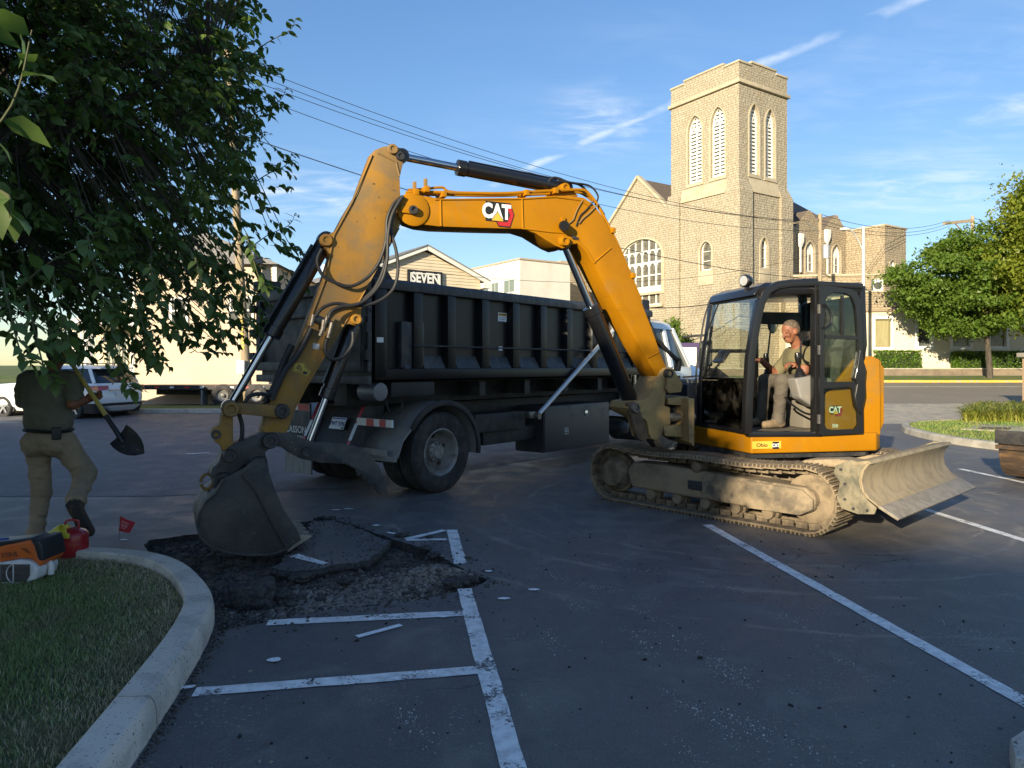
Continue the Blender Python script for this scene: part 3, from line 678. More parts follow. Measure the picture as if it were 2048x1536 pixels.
# ================================================================ buildings
def stone_mat(name, c1, c2, mortar, bw=0.36, rh=0.165, bump=1.0, dark=(0.36, 0.28, 0.175)):
    def fn(m, N, L, b):
        k = NB(N, L); s = N.new('ShaderNodeSeparateXYZ'); P = k.pos('Object'); L.new(P, s.inputs[0])
        u = k.math('ADD', s.outputs[0], s.outputs[1]); cb = N.new('ShaderNodeCombineXYZ')
        nx = k.noise(P, 2.2, 3); L.new(k.math('ADD', u, k.math('MULTIPLY', nx, 0.22)), cb.inputs[0]); L.new(k.math('ADD', s.outputs[2], k.math('MULTIPLY', k.noise(P, 1.7, 2), 0.10)), cb.inputs[1])
        br = N.new('ShaderNodeTexBrick'); L.new(cb.outputs[0], br.inputs['Vector']); br.inputs['Scale'].default_value = 1.0
        br.inputs['Brick Width'].default_value = bw; br.inputs['Row Height'].default_value = rh; br.inputs['Mortar Size'].default_value = 0.012; br.inputs['Mortar Smooth'].default_value = 0.6
        br.inputs['Color1'].default_value = (*c1, 1); br.inputs['Color2'].default_value = (*c2, 1); br.inputs['Mortar'].default_value = (*mortar, 1); br.offset = 0.37; br.squash = 0.7; br.squash_frequency = 3
        C = k.mix(k.math('MULTIPLY', k.ramp(k.noise(P, 1.1, 6), 0.45, 0.75), 0.5), br.outputs['Color'], dark)
        C = k.mix(k.math('MULTIPLY', k.ramp(k.noise(P, 7, 4), 0.5, 0.75), 0.35), C, dark); C = k.mix(k.math('MULTIPLY', k.ramp(k.noise(k.map(P, (1, 1, .25)), .5, 5), 0.5, 0.72), 0.45), C, tuple(q * .78 for q in c2))
        L.new(C, b.inputs['Base Color']); b.inputs['Roughness'].default_value = 0.92; b.inputs['Specular IOR Level'].default_value = 0.2
        h = k.math('ADD', k.math('MULTIPLY', k.noise(P, 4.5, 5, 0.65), 1.2), k.math('MULTIPLY', br.outputs['Fac'], -0.5))
        L.new(k.bump(h, bump, 0.11), b.inputs['Normal'])
    return nodes_mat(name, fn)
M_stone = stone_mat('church_stone', (0.43, 0.375, 0.28), (0.385, 0.335, 0.245), (0.36, 0.31, 0.23))
M_stone2 = stone_mat('annex_stone', (0.42, 0.345, 0.24), (0.34, 0.275, 0.185), (0.27, 0.22, 0.15), 0.38, 0.17, 1.0)
M_trim = mat('limestone_trim', (0.42, 0.36, 0.26), 0.9, col2=(0.37, 0.31, 0.21), scale=1.5, bump=0.15, bscale=25)
M_white = mat('white_frame_paint', (0.68, 0.67, 0.63), 0.6, col2=(0.66, 0.64, 0.58), scale=3)
M_cream = mat('cream_render', (0.60, 0.53, 0.40), 0.85, col2=(0.58, 0.51, 0.37), scale=0.8, bump=0.1, bscale=30)
M_roof = mat('brown_shingle', (0.105, 0.080, 0.060), 0.9, col2=(0.16, 0.125, 0.095), scale=6, bump=0.5, bscale=18, stretch=(1, 1, 3))
M_groof = mat('grey_shingle', (0.17, 0.165, 0.165), 0.9, col2=(0.235, 0.225, 0.22), scale=7, bump=0.5, bscale=20, stretch=(1, 1, 3))
M_wglass = mat('leaded_glass', (0.17, 0.155, 0.115), 0.25, col2=(0.07, 0.066, 0.055), scale=3.5, lo=0.3, hi=0.7, bump=0.3, bscale=9)
M_dglass = mat('dark_window_glass', (0.05, 0.056, 0.055), 0.12, col2=(0.11, 0.115, 0.105), scale=1.4)
M_board = mat('olive_board', (0.29, 0.255, 0.13), 0.75, col2=(0.24, 0.21, 0.105), scale=2, stretch=(6, 6, 0.6))
M_void = mat('louvre_void', (0.03, 0.028, 0.024), 0.95)

def arch(x0, x1, z0, zs, zt, n=8, pointed=True):
    """opening outline: flat sill, jambs to the spring line zs, crown at zt"""
    c = (x0 + x1) / 2; h = zt - zs; out = [(x0, z0), (x1, z0)]
    w = (x1 - x0) / 2
    for i in range(n + 1):
        t = i / n
        if pointed: a = t * 0.5 * math.pi; out.append((c + w * max(0.0, 1 - t ** 1.9) ** 0.72, zs + h * t))
        else: out.append((c + w * math.cos(t * math.pi / 2), zs + h * math.sin(t * math.pi / 2)))
    left = [(2 * c - x, z) for x, z in out[2:-1]][::-1]
    return out + left
def arch_x(poly, z, side):
    """x of the outline at height z on one side"""
    xs = []
    n = len(poly)
    for i in range(n):
        (xa, za), (xb, zb) = poly[i], poly[(i + 1) % n]
        if (za - z) * (zb - z) <= 0 and abs(zb - za) > 1e-9: xs.append(xa + (xb - xa) * (z - za) / (zb - za))
    return (max(xs) if side > 0 else min(xs)) if xs else sum(p[0] for p in poly) / n
def holed(mb, outer, holes, y, depth, out=-1):
    """wall face in the plane y with openings and their reveals; `out` is the sign of the outward side"""
    loops = [[Vector((a, 0, b)) for a, b in outer]] + [[Vector((a, 0, b)) for a, b in h] for h in holes]
    flat = [q for l in loops for q in l]; tri = tessellate_polygon([[Vector((q.x, q.z, 0)) for q in l] for l in loops])
    mb.add([(q.x, y, q.z) for q in flat], [t for t in tri])
    for h in holes:
        n = len(h); mb.add([(a, y, b) for a, b in h] + [(a, y - out * depth, b) for a, b in h], [(i, (i + 1) % n, (i + 1) % n + n, i + n) for i in range(n)])
    return mb
def surround(parent, M, poly, y, w, m, out=-1, proud=0.05, name='window_surround'):
    """stone ring around an opening"""
    c = Vector((sum(p[0] for p in poly) / len(poly), sum(p[1] for p in poly) / len(poly))); n = len(poly); o = []
    x0, x1 = min(p[0] for p in poly), max(p[0] for p in poly); z0, z1 = min(p[1] for p in poly), max(p[1] for p in poly)
    for a, b in poly: o.append(((a - c.x) * (1 + 2 * w / (x1 - x0)) + c.x, (b - c.y) * (1 + 2 * w / (z1 - z0)) + c.y))
    mb = MB(); f = y + out * proud
    vs = [(a, f, b) for a, b in poly] + [(a, f, b) for a, b in o] + [(a, y - out * .02, b) for a, b in o] + [(a, y - out * 0.02, b) for a, b in poly]
    mb.add(vs, [(i + k * n, (i + 1) % n + k * n, (i + 1) % n + ((k + 1) % 4) * n, i + ((k + 1) % 4) * n) for i in range(n) for k in range(4)])
    return obj(name, mb, m, parent, M)
def window(parent, M, poly, y, out=-1, frame=0.07, mullions=(), transoms=(), glass=None, depth=0.2, bars=(), louvre=0, fm=None, name='window'):
    """frame mesh that carries pane, mullions and louvre slats; set `depth` behind the plane y"""
    fm = fm or M_white; yi = y - out * depth; n = len(poly)
    c = Vector((sum(p[0] for p in poly) / n, sum(p[1] for p in poly) / n))
    x0, x1 = min(p[0] for p in poly), max(p[0] for p in poly); z0, z1 = min(p[1] for p in poly), max(p[1] for p in poly)
    inn = [((a - c.x) * (1 - 2 * frame / (x1 - x0)) + c.x, (b - c.y) * (1 - 2 * frame / (z1 - z0)) + c.y) for a, b in poly]
    mb = MB(); t = 0.06
    vs = [(a, yi + out * t, b) for a, b in poly] + [(a, yi + out * t, b) for a, b in inn] + [(a, yi - out * t, b) for a, b in inn] + [(a, yi - out * t, b) for a, b in poly]
    mb.add(vs, [(i + k * n, (i + 1) % n + k * n, (i + 1) % n + ((k + 1) % 4) * n, i + ((k + 1) % 4) * n) for i in range(n) for k in range(4)])
    for x in mullions:
        zt = max([b_ for a_, b_ in inn if abs(a_ - x) < (x1 - x0) * 0.25] or [z1]);
        hi = [z for z in np.linspace(z0, z1, 60) if arch_x(inn, z, -1) <= x <= arch_x(inn, z, 1)]
        mb.bx(x - frame * .4, x + frame * .4, yi - 0.045, yi + 0.045, z0 + 0.01, max(hi) + 0.02)
    for z in transoms: mb.bx(arch_x(inn, z, -1), arch_x(inn, z, 1), yi - 0.035, yi + 0.035, z - frame * .35, z + frame * .35)
    for a, b in bars: mb.bar([(a[0], yi, a[1]), (b[0], yi, b[1])], 0.08, frame * .75)
    f = obj(name, mb, fm, parent, M)
    mb = MB(); mb.prism(inn, yi - out * 0.05, yi - out * 0.08); obj('pane', mb, glass or (M_void if louvre else M_wglass), f, M, smooth=0)
    if louvre:
        sl = {}
        for i in range(louvre):
            z = z0 + (z1 - z0) * (i + 0.6) / louvre; a, b = arch_x(inn, min(z + .05, z1 - .02), -1), arch_x(inn, min(z + .05, z1 - .02), 1)
            if b - a < 0.15: continue
            mb = MB(); mb.box(((a + b) / 2, yi + out * 0.0, z), (b - a, 0.035, (z1 - z0) / louvre * .74), Matrix.Rotation(R(24 * out), 4, 'X')); obj('louvre_slat', mb, fm, f, M)
    return f

# ---------------------------------------------------------------- church
GA = R(34); TWX, TWY = 14.7, 46.0
FR = Frame(TWX, TWY, GA); FL = Frame(TWX, TWY, GA + math.pi / 2)      # right-hand and left-hand faces of the tower
TW, TD = 5.1, 5.9
church = thing('church', 'tan stone church with a tall square belfry tower and white louvred windows', 'church', FR.M)
def zc(py): return CH + (HY - py) / FX * TWY
z_cor, z_band, z_top = zc(162), zc(372), zc(117)
def lspan(a, b): return FL.p(a, 400)[0], FL.p(b, 400)[0]
def rspan(a, b): return FR.p(a, 400)[0], FR.p(b, 400)[0]
# belfry openings
bl = []
for a, b, t, s_, bt in ((1376, 1404, 231, 262, 366), (1422, 1450, 214, 247, 357)):
    x0, x1 = sorted(lspan(a, b)); zb = FL.p((a + b) / 2, bt)[2]; bl.append(arch(x0, x1, zb, FL.p((a + b) / 2, s_)[2], FL.p((a + b) / 2, t)[2]))
zb0, zs0, zt0 = bl[0][0][1], bl[0][2][1], max(p[1] for p in bl[0])
bl = [arch(min(p[0] for p in q), max(p[0] for p in q), zb0, zs0, zt0) for q in bl]
br_ = []
for a, b in ((1499, 1518), (1531, 1550)):
    x0, x1 = sorted(rspan(a, b)); br_.append(arch(x0, x1, zb0, zs0, zt0))
ll = [arch(*sorted(lspan(1403, 1425)), FL.p(1414, 541)[2], FL.p(1414, 500)[2], FL.p(1414, 483)[2])]
lr = [arch(*sorted(rspan(1519, 1533)), FR.p(1526, 537)[2], FR.p(1526, 495)[2], FR.p(1526, 475)[2])]
mb = MB(); holed(mb, [(0, z_band), (TW, z_band), (TW, z_cor), (0, z_cor)], br_, 0, 0.32, -1)
LM = FR.M.inverted() @ FL.M
mb2 = MB(); holed(mb2, [(0, z_band), (TD, z_band), (TD, z_cor), (0, z_cor)], bl, 0, 0.32, 1)
mb.add([LM @ Vector(q) for q in mb2.v], mb2.f)
mb.add([(TW, 0, z_band), (TW, TD, z_band), (TW, TD, z_cor), (TW, 0, z_cor), (0, TD, z_band), (0, TD, z_cor)], [(0, 1, 2, 3), (1, 4, 5, 2)])
obj('belfry_wall', mb, M_stone, church, smooth=0)
e = 0.10
mb = MB(); holed(mb, [(-e, 0.9), (TW + e, 0.9), (TW + e, z_band - .05), (-e, z_band - .05)], lr, -e, 0.3, -1)
mb2 = MB(); holed(mb2, [(-e, 0.9), (TD + e, 0.9), (TD + e, z_band - .05), (-e, z_band - .05)], ll, e, 0.3, 1)
mb.add([LM @ Vector(q) for q in mb2.v], mb2.f)
mb.add([(TW + e, -e, 0.9), (TW + e, TD, 0.9), (TW + e, TD, z_band - .05), (TW + e, -e, z_band - .05)], [(0, 1, 2, 3)])
obj('tower_wall', mb, M_stone, church, smooth=0)
# corner buttresses with weathered tops, sill band, cornice, parapet with steps
for (x0, x1, y0, y1) in ((-.28, 1.05, -.28, .9), (TW - 1.0, TW + .28, -.28, .6), (-.28, .6, TD - 1.0, TD + .28)):
    mb = MB(); zt = z_band - 0.25
    mb.loft([[(x0, y0, .9), (x1, y0, .9), (x1, y1, .9), (x0, y1, .9)], [(x0, y0, zt), (x1, y0, zt), (x1, y1, zt), (x0, y1, zt)],
             [(max(x0, .01), max(y0, .01), zt + .75), (min(x1, TW), max(y0, .01), zt + .75), (min(x1, TW), y1, zt + .75), (max(x0, .01), y1, zt + .75)]]); obj('buttress', mb, M_stone, church, smooth=0)
for (x0, x1, y0, y1) in ((1.07, TW - 1.02, -.2, .05), (-.2, .05, .92, TD - 1.02)):
    mb = MB(); zt = zb0
    if y1 - y0 < 1: mb.prism([(y0, z_band - .25), (y1, z_band - .25), (y1, zt), (y0 + .1, z_band + .05)], x0, x1, 'x')
    else: mb.prism([(x0, z_band - .25), (x1, z_band - .25), (x1, zt), (x0 + .1, z_band + .05)], y0, y1, 'y')
    obj('sill_band', mb, M_trim, church)
mb = MB(); mb.bx(-.17, TW + .17, -.17, TD + .17, z_cor - .10, z_cor + .14); obj('cornice', mb, M_trim, church, bevel=0.04)
def parapet(mb, w0, along):
    pass
mb = MB(); t = 0.35; zp = z_top
for (a, b, zt) in ((0, 1.25, zp - .2), (1.25, TW - 1.25, zp), (TW - 1.25, TW, zp - .2)):
    mb.bx(a, b, 0, t, z_cor + .16, zt); 
for (a, b, zt) in ((t, 1.25, zp - .2), (1.25, TD - 1.25, zp), (TD - 1.25, TD, zp - .2)): mb.bx(0, t, a, b, z_cor + .16, zt)
# corner pier rises highest at the front corner
mb.bx(TW - t, TW, t, TD, z_cor + .16, zp - .2); mb.bx(t, TW - t, TD - t, TD, z_cor + .16, zp - .2)
obj('parapet', mb, M_stone, church, smooth=0, kind='stuff')
for (a, b, zt, al) in ((-.06, 1.25, zp - .2, 0), (1.2, TW - 1.2, zp, 0), (TW - 1.25, TW + .06, zp - .2, 0), (.3, 1.25, zp - .2, 1), (1.2, TD - 1.2, zp, 1), (TD - 1.25, TD + .06, zp - .2, 1)):
    mb = MB()
    if al == 0: mb.bx(a, b, -.07, t + .06, zt + .002, zt + .13)
    else: mb.bx(-.07, t + .06, a, b, zt + .002, zt + .13)
    obj('coping', mb, M_trim, church, bevel=0.02)
mb = MB(); mb.bx(.3, TW - .3, .3, TD - .3, z_cor + .2, z_cor + .3); obj('tower_roof', mb, M_roof, church)
for q, M_, y, o in [(h, FR.M, 0, -1) for h in br_] + [(h, FL.M, 0, 1) for h in bl]:
    x0, x1 = min(p[0] for p in q), max(p[0] for p in q); c = (x0 + x1) / 2; w = x1 - x0
    window(church, M_, q, y, o, 0.07, [c], [], louvre=19, depth=0.24,
           bars=[((c, zs0 - .1), (c - w * .26, zs0 + .35)), ((c, zs0 - .1), (c + w * .26, zs0 + .35)), ((x0 + .05, zs0 - .1), (c - w * .2, zs0 + .4)), ((x1 - .05, zs0 - .1), (c + w * .2, zs0 + .4))], name='belfry_window')
    surround(church, M_, q, y, 0.14, M_trim, o)
for q, M_, y, o in ((lr[0], FR.M, -e, -1), (ll[0], FL.M, e, 1)):
    z0, z1 = q[0][1], max(p[1] for p in q)
    window(church, M_, q, y, o, 0.06, [], [z0 + (z1 - z0) * .33, z0 + (z1 - z0) * .66], depth=0.2); surround(church, M_, q, y, 0.16, M_trim, o)
    x0, x1 = q[0][0], q[1][0]; mb = MB(); mb.bx(x0 - .2, x1 + .2, y + o * .06, y - o * .01, z0 - 1.0, z0 - .18); obj('carved_panel', mb, M_trim, church, M_, bevel=0.02)
# main gable front beside the tower (same plane direction as the tower's left face)
def fl(px, py, off=-0.35): q = FL.p(px, py, off); return (q[0], q[2])
ap = fl(1277, 356); rg = 5.0; slope = (ap[1] - fl(1341, 421)[1]) / (ap[0] - fl(1341, 421)[0])
gx0, gx1 = TD - 0.2, ap[0] + 7.2; gz1 = ap[1] - slope * 7.2
gpoly = [(gx0, 0.9), (gx1, 0.9), (gx1, gz1), ap, (gx0, ap[1] - slope * (ap[0] - gx0))]
wx0, wx1 = sorted((fl(1242, 550)[0], fl(1323, 550)[0])); wz0, wzs, wzt = fl(1290, 578)[1], fl(1290, 512)[1], fl(1282, 479)[1]
big = arch(wx0, wx1, wz0, wzs, wzt, 8, False); lowz0, lowz1 = fl(1290, 611)[1], fl(1290, 586)[1]
low = [(wx0 + .2, lowz0), (wx1 - .2, lowz0), (wx1 - .2, lowz1), (wx0 + .2, lowz1)]
mb = MB(); holed(mb, gpoly, [big, low], -0.35, 0.3, 1); obj('gable_wall', mb, M_stone, church, FL.M, smooth=0)
mul = [wx0 + (wx1 - wx0) * i / 6 for i in range(1, 6)]; bars = []
cell = (wx1 - wx0) / 6
for r_, zz in enumerate((wzs - .9, wzs + .05)):
    for i in range(6):
        a = wx0 + i * cell; k_ = 0.33
        if a + cell * .5 > arch_x(big, zz + .5, 1) or a + cell * .5 < arch_x(big, zz + .5, -1): continue
        bars += [((a, zz), (a + cell * .28, zz + k_)), ((a + cell * .28, zz + k_), (a + cell * .72, zz + k_)), ((a + cell * .72, zz + k_), (a + cell, zz))]
window(church, FL.M, big, -0.35, 1, 0.12, mul, [wz0 + 1.0, wz0 + 2.0], bars=bars, depth=0.2, name='great_window')
surround(church, FL.M, big, -0.35, 0.3, M_trim, 1)
window(church, FL.M, low, -0.35, 1, 0.09, mul, [], depth=0.2); mb = MB(); mb.bx(wx0, wx1, -0.33, -0.27, lowz1 + .02, wz0 - .02); obj('white_panel', mb, M_white, church, FL.M)
mb = MB(); mb.bx(wx0 - .2, wx1 + .2, -0.34, -0.15, lowz0 - .2, lowz0 - .03); obj('window_sill', mb, M_trim, church, FL.M, bevel=.02)
# coping on the gable slopes and the roof running back
for s_ in (-1, 1):
    xe = ap[0] + s_ * (7.4 if s_ > 0 else ap[0] - gx0); mb = MB()
    mb.bar([(xe, -0.37, ap[1] - abs(xe - ap[0]) * slope + .1), (ap[0], -0.37, ap[1] + .1)], 0.4, 0.2); obj('gable_coping', mb, M_trim, church, FL.M)
for s_ in (-1, 1):
    xe = ap[0] + s_ * 7.4; mb = MB(); ze = ap[1] - 7.4 * slope
    P = [(ap[0], -0.6, ap[1] - .05), (xe, -0.6, ze - .05), (xe, -24, ze - .05), (ap[0], -24, ap[1] - .05)]
    mb.add(P + [(a, b, c - .15) for a, b, c in P], [(0, 1, 2, 3), (4, 7, 6, 5), (0, 4, 5, 1), (1, 5, 6, 2), (2, 6, 7, 3), (3, 7, 4, 0)]); obj('roof', mb, M_roof, church, FL.M)
# nave side wall with two gabled windows, seen beyond the tower's right face
NY = 0.9                                           # set back behind the tower's right face
def fn_(px, py): q = FR.p(px, py, NY); return (q[0], q[2])
nx0, nx1 = TW - .1, fn_(1735, 500)[0]; nz = fn_(1640, 462)[1]; holes = []; nave_out = [(nx0, .9), (nx1, .9), (nx1, nz)]
gabs = []
for cxp, top, wa, wb, ztp, zbt in ((1672, 430, 1664, 1681, 489, 548), (1619, 421, 1611, 1629, 483, 544)):
    c, zt = fn_(cxp, top); hw = 1.75; nave_out += [(c + hw, nz), (c + .18, zt), (c - .18, zt), (c - hw, nz)]
    x0, x1 = sorted((fn_(wa, 520)[0], fn_(wb, 520)[0])); h = arch(x0, x1, fn_(cxp, zbt)[1], fn_(cxp, ztp + 18)[1], fn_(cxp, ztp)[1]); holes.append(h); gabs.append((c, zt, hw))
nave_out += [(nx0, nz)]
mb = MB(); holed(mb, nave_out, holes, NY, 0.3, -1); obj('nave_wall', mb, M_stone2, church, smooth=0)
for h in holes:
    x0, x1 = h[0][0], h[1][0]; c = (x0 + x1) / 2; w = x1 - x0; zs_ = h[2][1]
    window(church, FR.M, h, NY, -1, 0.08, [c], [h[0][1] + .7], depth=0.18, bars=[((c, zs_ - .5), (c - w * .25, zs_ + .1)), ((c, zs_ - .5), (c + w * .25, zs_ + .1)), ((x0 + .04, zs_ - .5), (c - w * .25, zs_ + .1)), ((x1 - .04, zs_ - .5), (c + w * .25, zs_ + .1)), ((c - w * .25, zs_ + .1), (c - w * .25, zs_ + .6)), ((c + w * .25, zs_ + .1), (c + w * .25, zs_ + .6))])
    surround(church, FR.M, h, NY, 0.13, M_trim, -1)
for c, zt, hw in gabs:
    mb = MB(); mb.prism([(c - hw, nz - .1), (c + hw, nz - .1), (c, zt + .02)], NY + .05, NY + 6); obj('dormer_roof', mb, M_roof, church)
mb = MB(); mb.add([(nx0, NY + .3, nz), (nx1, NY + .3, nz), (nx1, NY + 7, nz + 4.5), (nx0, NY + 7, nz + 4.5), (nx0, NY + 14, nz), (nx1, NY + 14, nz)], [(0, 1, 2, 3), (3, 2, 5, 4)]); obj('roof', mb, M_roof, church)
for pxh, pyt, pyb in ((1597, 468, 545), (1651, 460, 548), (1701, 478, 552)):
    c, zt = fn_(pxh, pyt); zb = fn_(pxh, pyb)[1]; mb = MB()
    mb.loft([[(c - .10, NY - .22, zt - .95), (c + .10, NY - .22, zt - .95), (c + .10, NY - .02, zt - .95), (c - .10, NY - .02, zt - .95)], [(c - .2, NY - .32, zt - .55), (c + .2, NY - .32, zt - .55), (c + .2, NY - .02, zt - .55), (c - .2, NY - .02, zt - .55)], [(c - .2, NY - .32, zt), (c + .2, NY - .32, zt), (c + .2, NY - .02, zt), (c - .2, NY - .02, zt)]])
    hd = obj('rain_head', mb, M_white, church); mb = MB(); mb.cyl((c, NY - .16, zb), (c, NY - .16, zt - .9), .07, 8); obj('downspout', mb, M_white, church)
# ---------------------------------------------------------------- stone block, low stone wing and cream parish hall to the right
BLK = Frame(27.3, 52.0, GA)
block = thing('stone_block', 'flat topped tan stone block with one narrow arched window beyond the church nave', 'building', BLK.M)
zt = 11.85; hx0, hx1 = sorted((BLK.p(1779, 540)[0], BLK.p(1791, 540)[0])); hz = [BLK.p(1785, q)[2] for q in (549, 530, 520)]; hol = arch(hx0, hx1, *hz)
mb = MB(); holed(mb, [(0, .9), (3.0, .9), (3.0, zt), (0, zt)], [hol], 0, .25, -1); mb.add([(0, 0, .9), (0, 7, .9), (0, 7, zt), (0, 0, zt), (3, 0, .9), (3, 7, .9), (3, 7, zt), (3, 0, zt)], [(0, 1, 2, 3), (4, 5, 6, 7), (1, 5, 6, 2), (0 + 2, 6, 7, 3)]); obj('wall', mb, M_stone2, block, smooth=0)
mb = MB(); mb.bx(-.08, 3.08, -.08, 7.1, zt + .002, zt + .14); obj('coping', mb, M_trim, block, bevel=.02)
window(block, BLK.M, hol, 0, -1, .07, [(hx0 + hx1) / 2], [], depth=.15); surround(block, BLK.M, hol, 0, .12, M_trim, -1)
ANG = math.atan2(-2.6, 17.8); AN = Frame(18.6, 46.6, ANG)
wing = thing('stone_wing', 'low tan stone wing with a flat parapet below the nave windows', 'building', AN.M)
wz = AN.p(1650, 553, 2.4)[2]; wxr = AN.p(1762, 560, 2.4)[0]
mb = MB(); mb.bx(-.4, wxr, 2.4, 5.4, 5.0, wz); obj('wall', mb, M_stone2, wing, smooth=0)
mb = MB(); mb.bx(-.5, wxr + .08, 2.3, 2.75, wz + .002, wz + .15); obj('coping', mb, M_trim, wing, bevel=.02)
mb = MB(); q = AN.p(1754, 572, 2.2); mb.bx(q[0] - .35, q[0] + .35, 2.05, 2.38, q[2] - .45, q[2] + .45); ac = obj('vent_unit', mb, M_white, wing, bevel=.04)
mb = MB(); mb.cyl((q[0], 2.03, q[2]), (q[0], 2.06, q[2]), .26, 16); obj('fan_grille', mb, M_dglass, ac)
hall = thing('parish_hall', 'cream rendered hall with stone band and tall boarded windows behind the hedge', 'building', AN.M)
def an(px, py): q = AN.p(px, py, 0); return (q[0], q[2])
hz0, hz1, hz2 = 1.2, an(1760, 623)[1], an(1760, 585)[1]
wins = []
for a, b in ((1750, 1781), (1836, 1862), (1905, 1940), (1980, 2012)):
    x0, z1 = an(a, 638); x1, z0 = an(b, 694); wins.append([(x0, z0), (x1, z0), (x1, z1), (x0, z1)])
mb = MB(); holed(mb, [(-.6, hz0), (24, hz0), (24, hz1), (-.6, hz1)], wins, 0, .2, -1); mb.add([(-.6, 0, hz0), (-.6, 9, hz0), (-.6, 9, hz1), (-.6, 0, hz1)], [(0, 1, 2, 3)]); obj('wall', mb, M_cream, hall, smooth=0)
for i, h in enumerate(wins): 
    window(hall, AN.M, h, 0, -1, .06, [], [], glass=M_board if i == 0 else M_dglass, depth=.1, fm=mat('olive_frame', (.2, .17, .08), .7) if i == 0 else M_white); surround(hall, AN.M, h, 0, .17, M_white, -1, .06)
mb = MB(); mb.bx(-.6, 24, .002, 9, hz1, hz2); obj('stone_band', mb, M_stone2, hall, smooth=0)
mb = MB(); mb.bx(-.7, 24.1, -.16, .3, hz1 - .02, hz1 + .16); obj('string_course', mb, mat('dark_cornice', (.26, .20, .13), .85), hall, bevel=.03)
mb = MB(); mb.bx(-.7, 24.1, -.1, 9, hz2 + .002, hz2 + .12); obj('coping', mb, M_trim, hall, bevel=.03)
# retaining wall, terrace, hedges, notice board
mb = MB(); mb.bx(4, 70, 43.45, 43.75, 0.9, 1.38); o = obj('retaining_wall', mb, mat('brown_wall', (.20, .155, .105), .9, col2=(.13, .10, .07), scale=1.2, bump=.4, bscale=14), bevel=.02)
tagp(o, 'low brown retaining wall between the sidewalk and the church terrace', 'wall')
mb = MB(); mb.bx(4, 70, 43.4, 43.8, 1.382, 1.46); obj('wall_cap', mb, M_conc, o, bevel=.02)
strip('terrace', 3, 75, [43.8, 60], M_turf2, 0.38)
def hedge(x0, x1, y0, y1, z0, z1, label, seed):
    h = thing('hedge', label, 'hedge', T((x0 + x1) / 2, (y0 + y1) / 2, z0), 'clipped hedges before the hall'); r = np.random.default_rng(seed)
    mb = MB(); mb.bx(x0 - (x0 + x1) / 2 + .1, x1 - (x0 + x1) / 2 - .1, -(y1 - y0) / 2 + .1, (y1 - y0) / 2 - .1, 0, z1 - z0 - .1); obj('core', mb, mat('hedge_core', (.02, .035, .008), .95), h)
    n = int((x1 - x0) * 900); L_ = []; 
    P = np.stack([r.uniform(-.5, .5, n) * (x1 - x0), r.uniform(-.5, .5, n) * (y1 - y0), r.uniform(0, 1, n) * (z1 - z0)], 1)
    s_ = r.integers(0, 3, n); P[s_ == 0, 1] = -(y1 - y0) / 2 + r.uniform(-.04, .06, (s_ == 0).sum()); P[s_ == 1, 2] = (z1 - z0) + r.uniform(-.06, .05, (s_ == 1).sum())
    k = s_ == 2; P[k, 0] = np.where(r.random(k.sum()) < .5, -1, 1) * (x1 - x0) / 2 + r.uniform(-.05, .05, k.sum())
    v, f = leaf_cloud(P, .075, r, 'quad'); put('foliage', rawmesh('foliage', v, f), M_hedge, h, kind='stuff')
# ================================================================ hedges, houses on the left, poles, wires, trees
_h = at(1755, 735, 44.4).x; hedge(_h, at(1836, 735, 44.4).x, 44.0, 44.9, 1.4, 2.5, 'sunlit clipped hedge along the cream hall wall', 3)
hedge(at(1912, 735, 44.4).x, at(2075, 735, 44.4).x, 44.0, 44.9, 1.4, 2.45, 'shaded clipped hedge behind the locust trunk', 4)
mb = MB(); q = at(1376, 740, 41.5); nbd = thing('notice_board', 'small purple framed notice board beside the church lawn', 'sign', T(q.x, q.y, gz(41.5)))
for s_ in (-.55, .55): mb = MB(); mb.bx(s_ - .06, s_ + .06, -.05, .05, 0, 2.0); obj('post', mb, mat('purple_paint', (.055, .035, .10), .6), nbd)
mb = MB(); mb.bx(-.7, .7, -.08, .08, 1.85, 2.1); obj('header', mb, MATS['purple_paint'], nbd); mb = MB(); mb.bx(-.49, .49, -.03, .03, .75, 1.84); obj('panel', mb, M_white, nbd)

M_sid = mat('beige_siding', (0.52, 0.425, 0.315), 0.75, col2=(0.48, 0.39, 0.285), scale=0.7)
M_sid2 = mat('cream_siding', (0.62, 0.52, 0.37), 0.75, col2=(0.56, 0.47, 0.33), scale=0.7)
def lap_wall(xa, xb, z0, z1, y, out, course=0.115, lim=None, lap=0.022):
    """horizontal lap siding as one stepped sheet; lim(z) -> (x0,x1) clips it to a gable"""
    mb = MB(); n = int((z1 - z0) / course); vs = []; fs = []
    for i in range(n):
        for z, d in ((z0 + i * course, lap), (z0 + (i + 1) * course, 0.0)):
            a, b = lim(z) if lim else (xa, xb); vs += [(a, y + out * d, z), (b, y + out * d, z)]
    for i in range(2 * n - 1): fs.append((2 * i, 2 * i + 1, 2 * i + 3, 2 * i + 2))
    mb.add(vs, fs); return mb
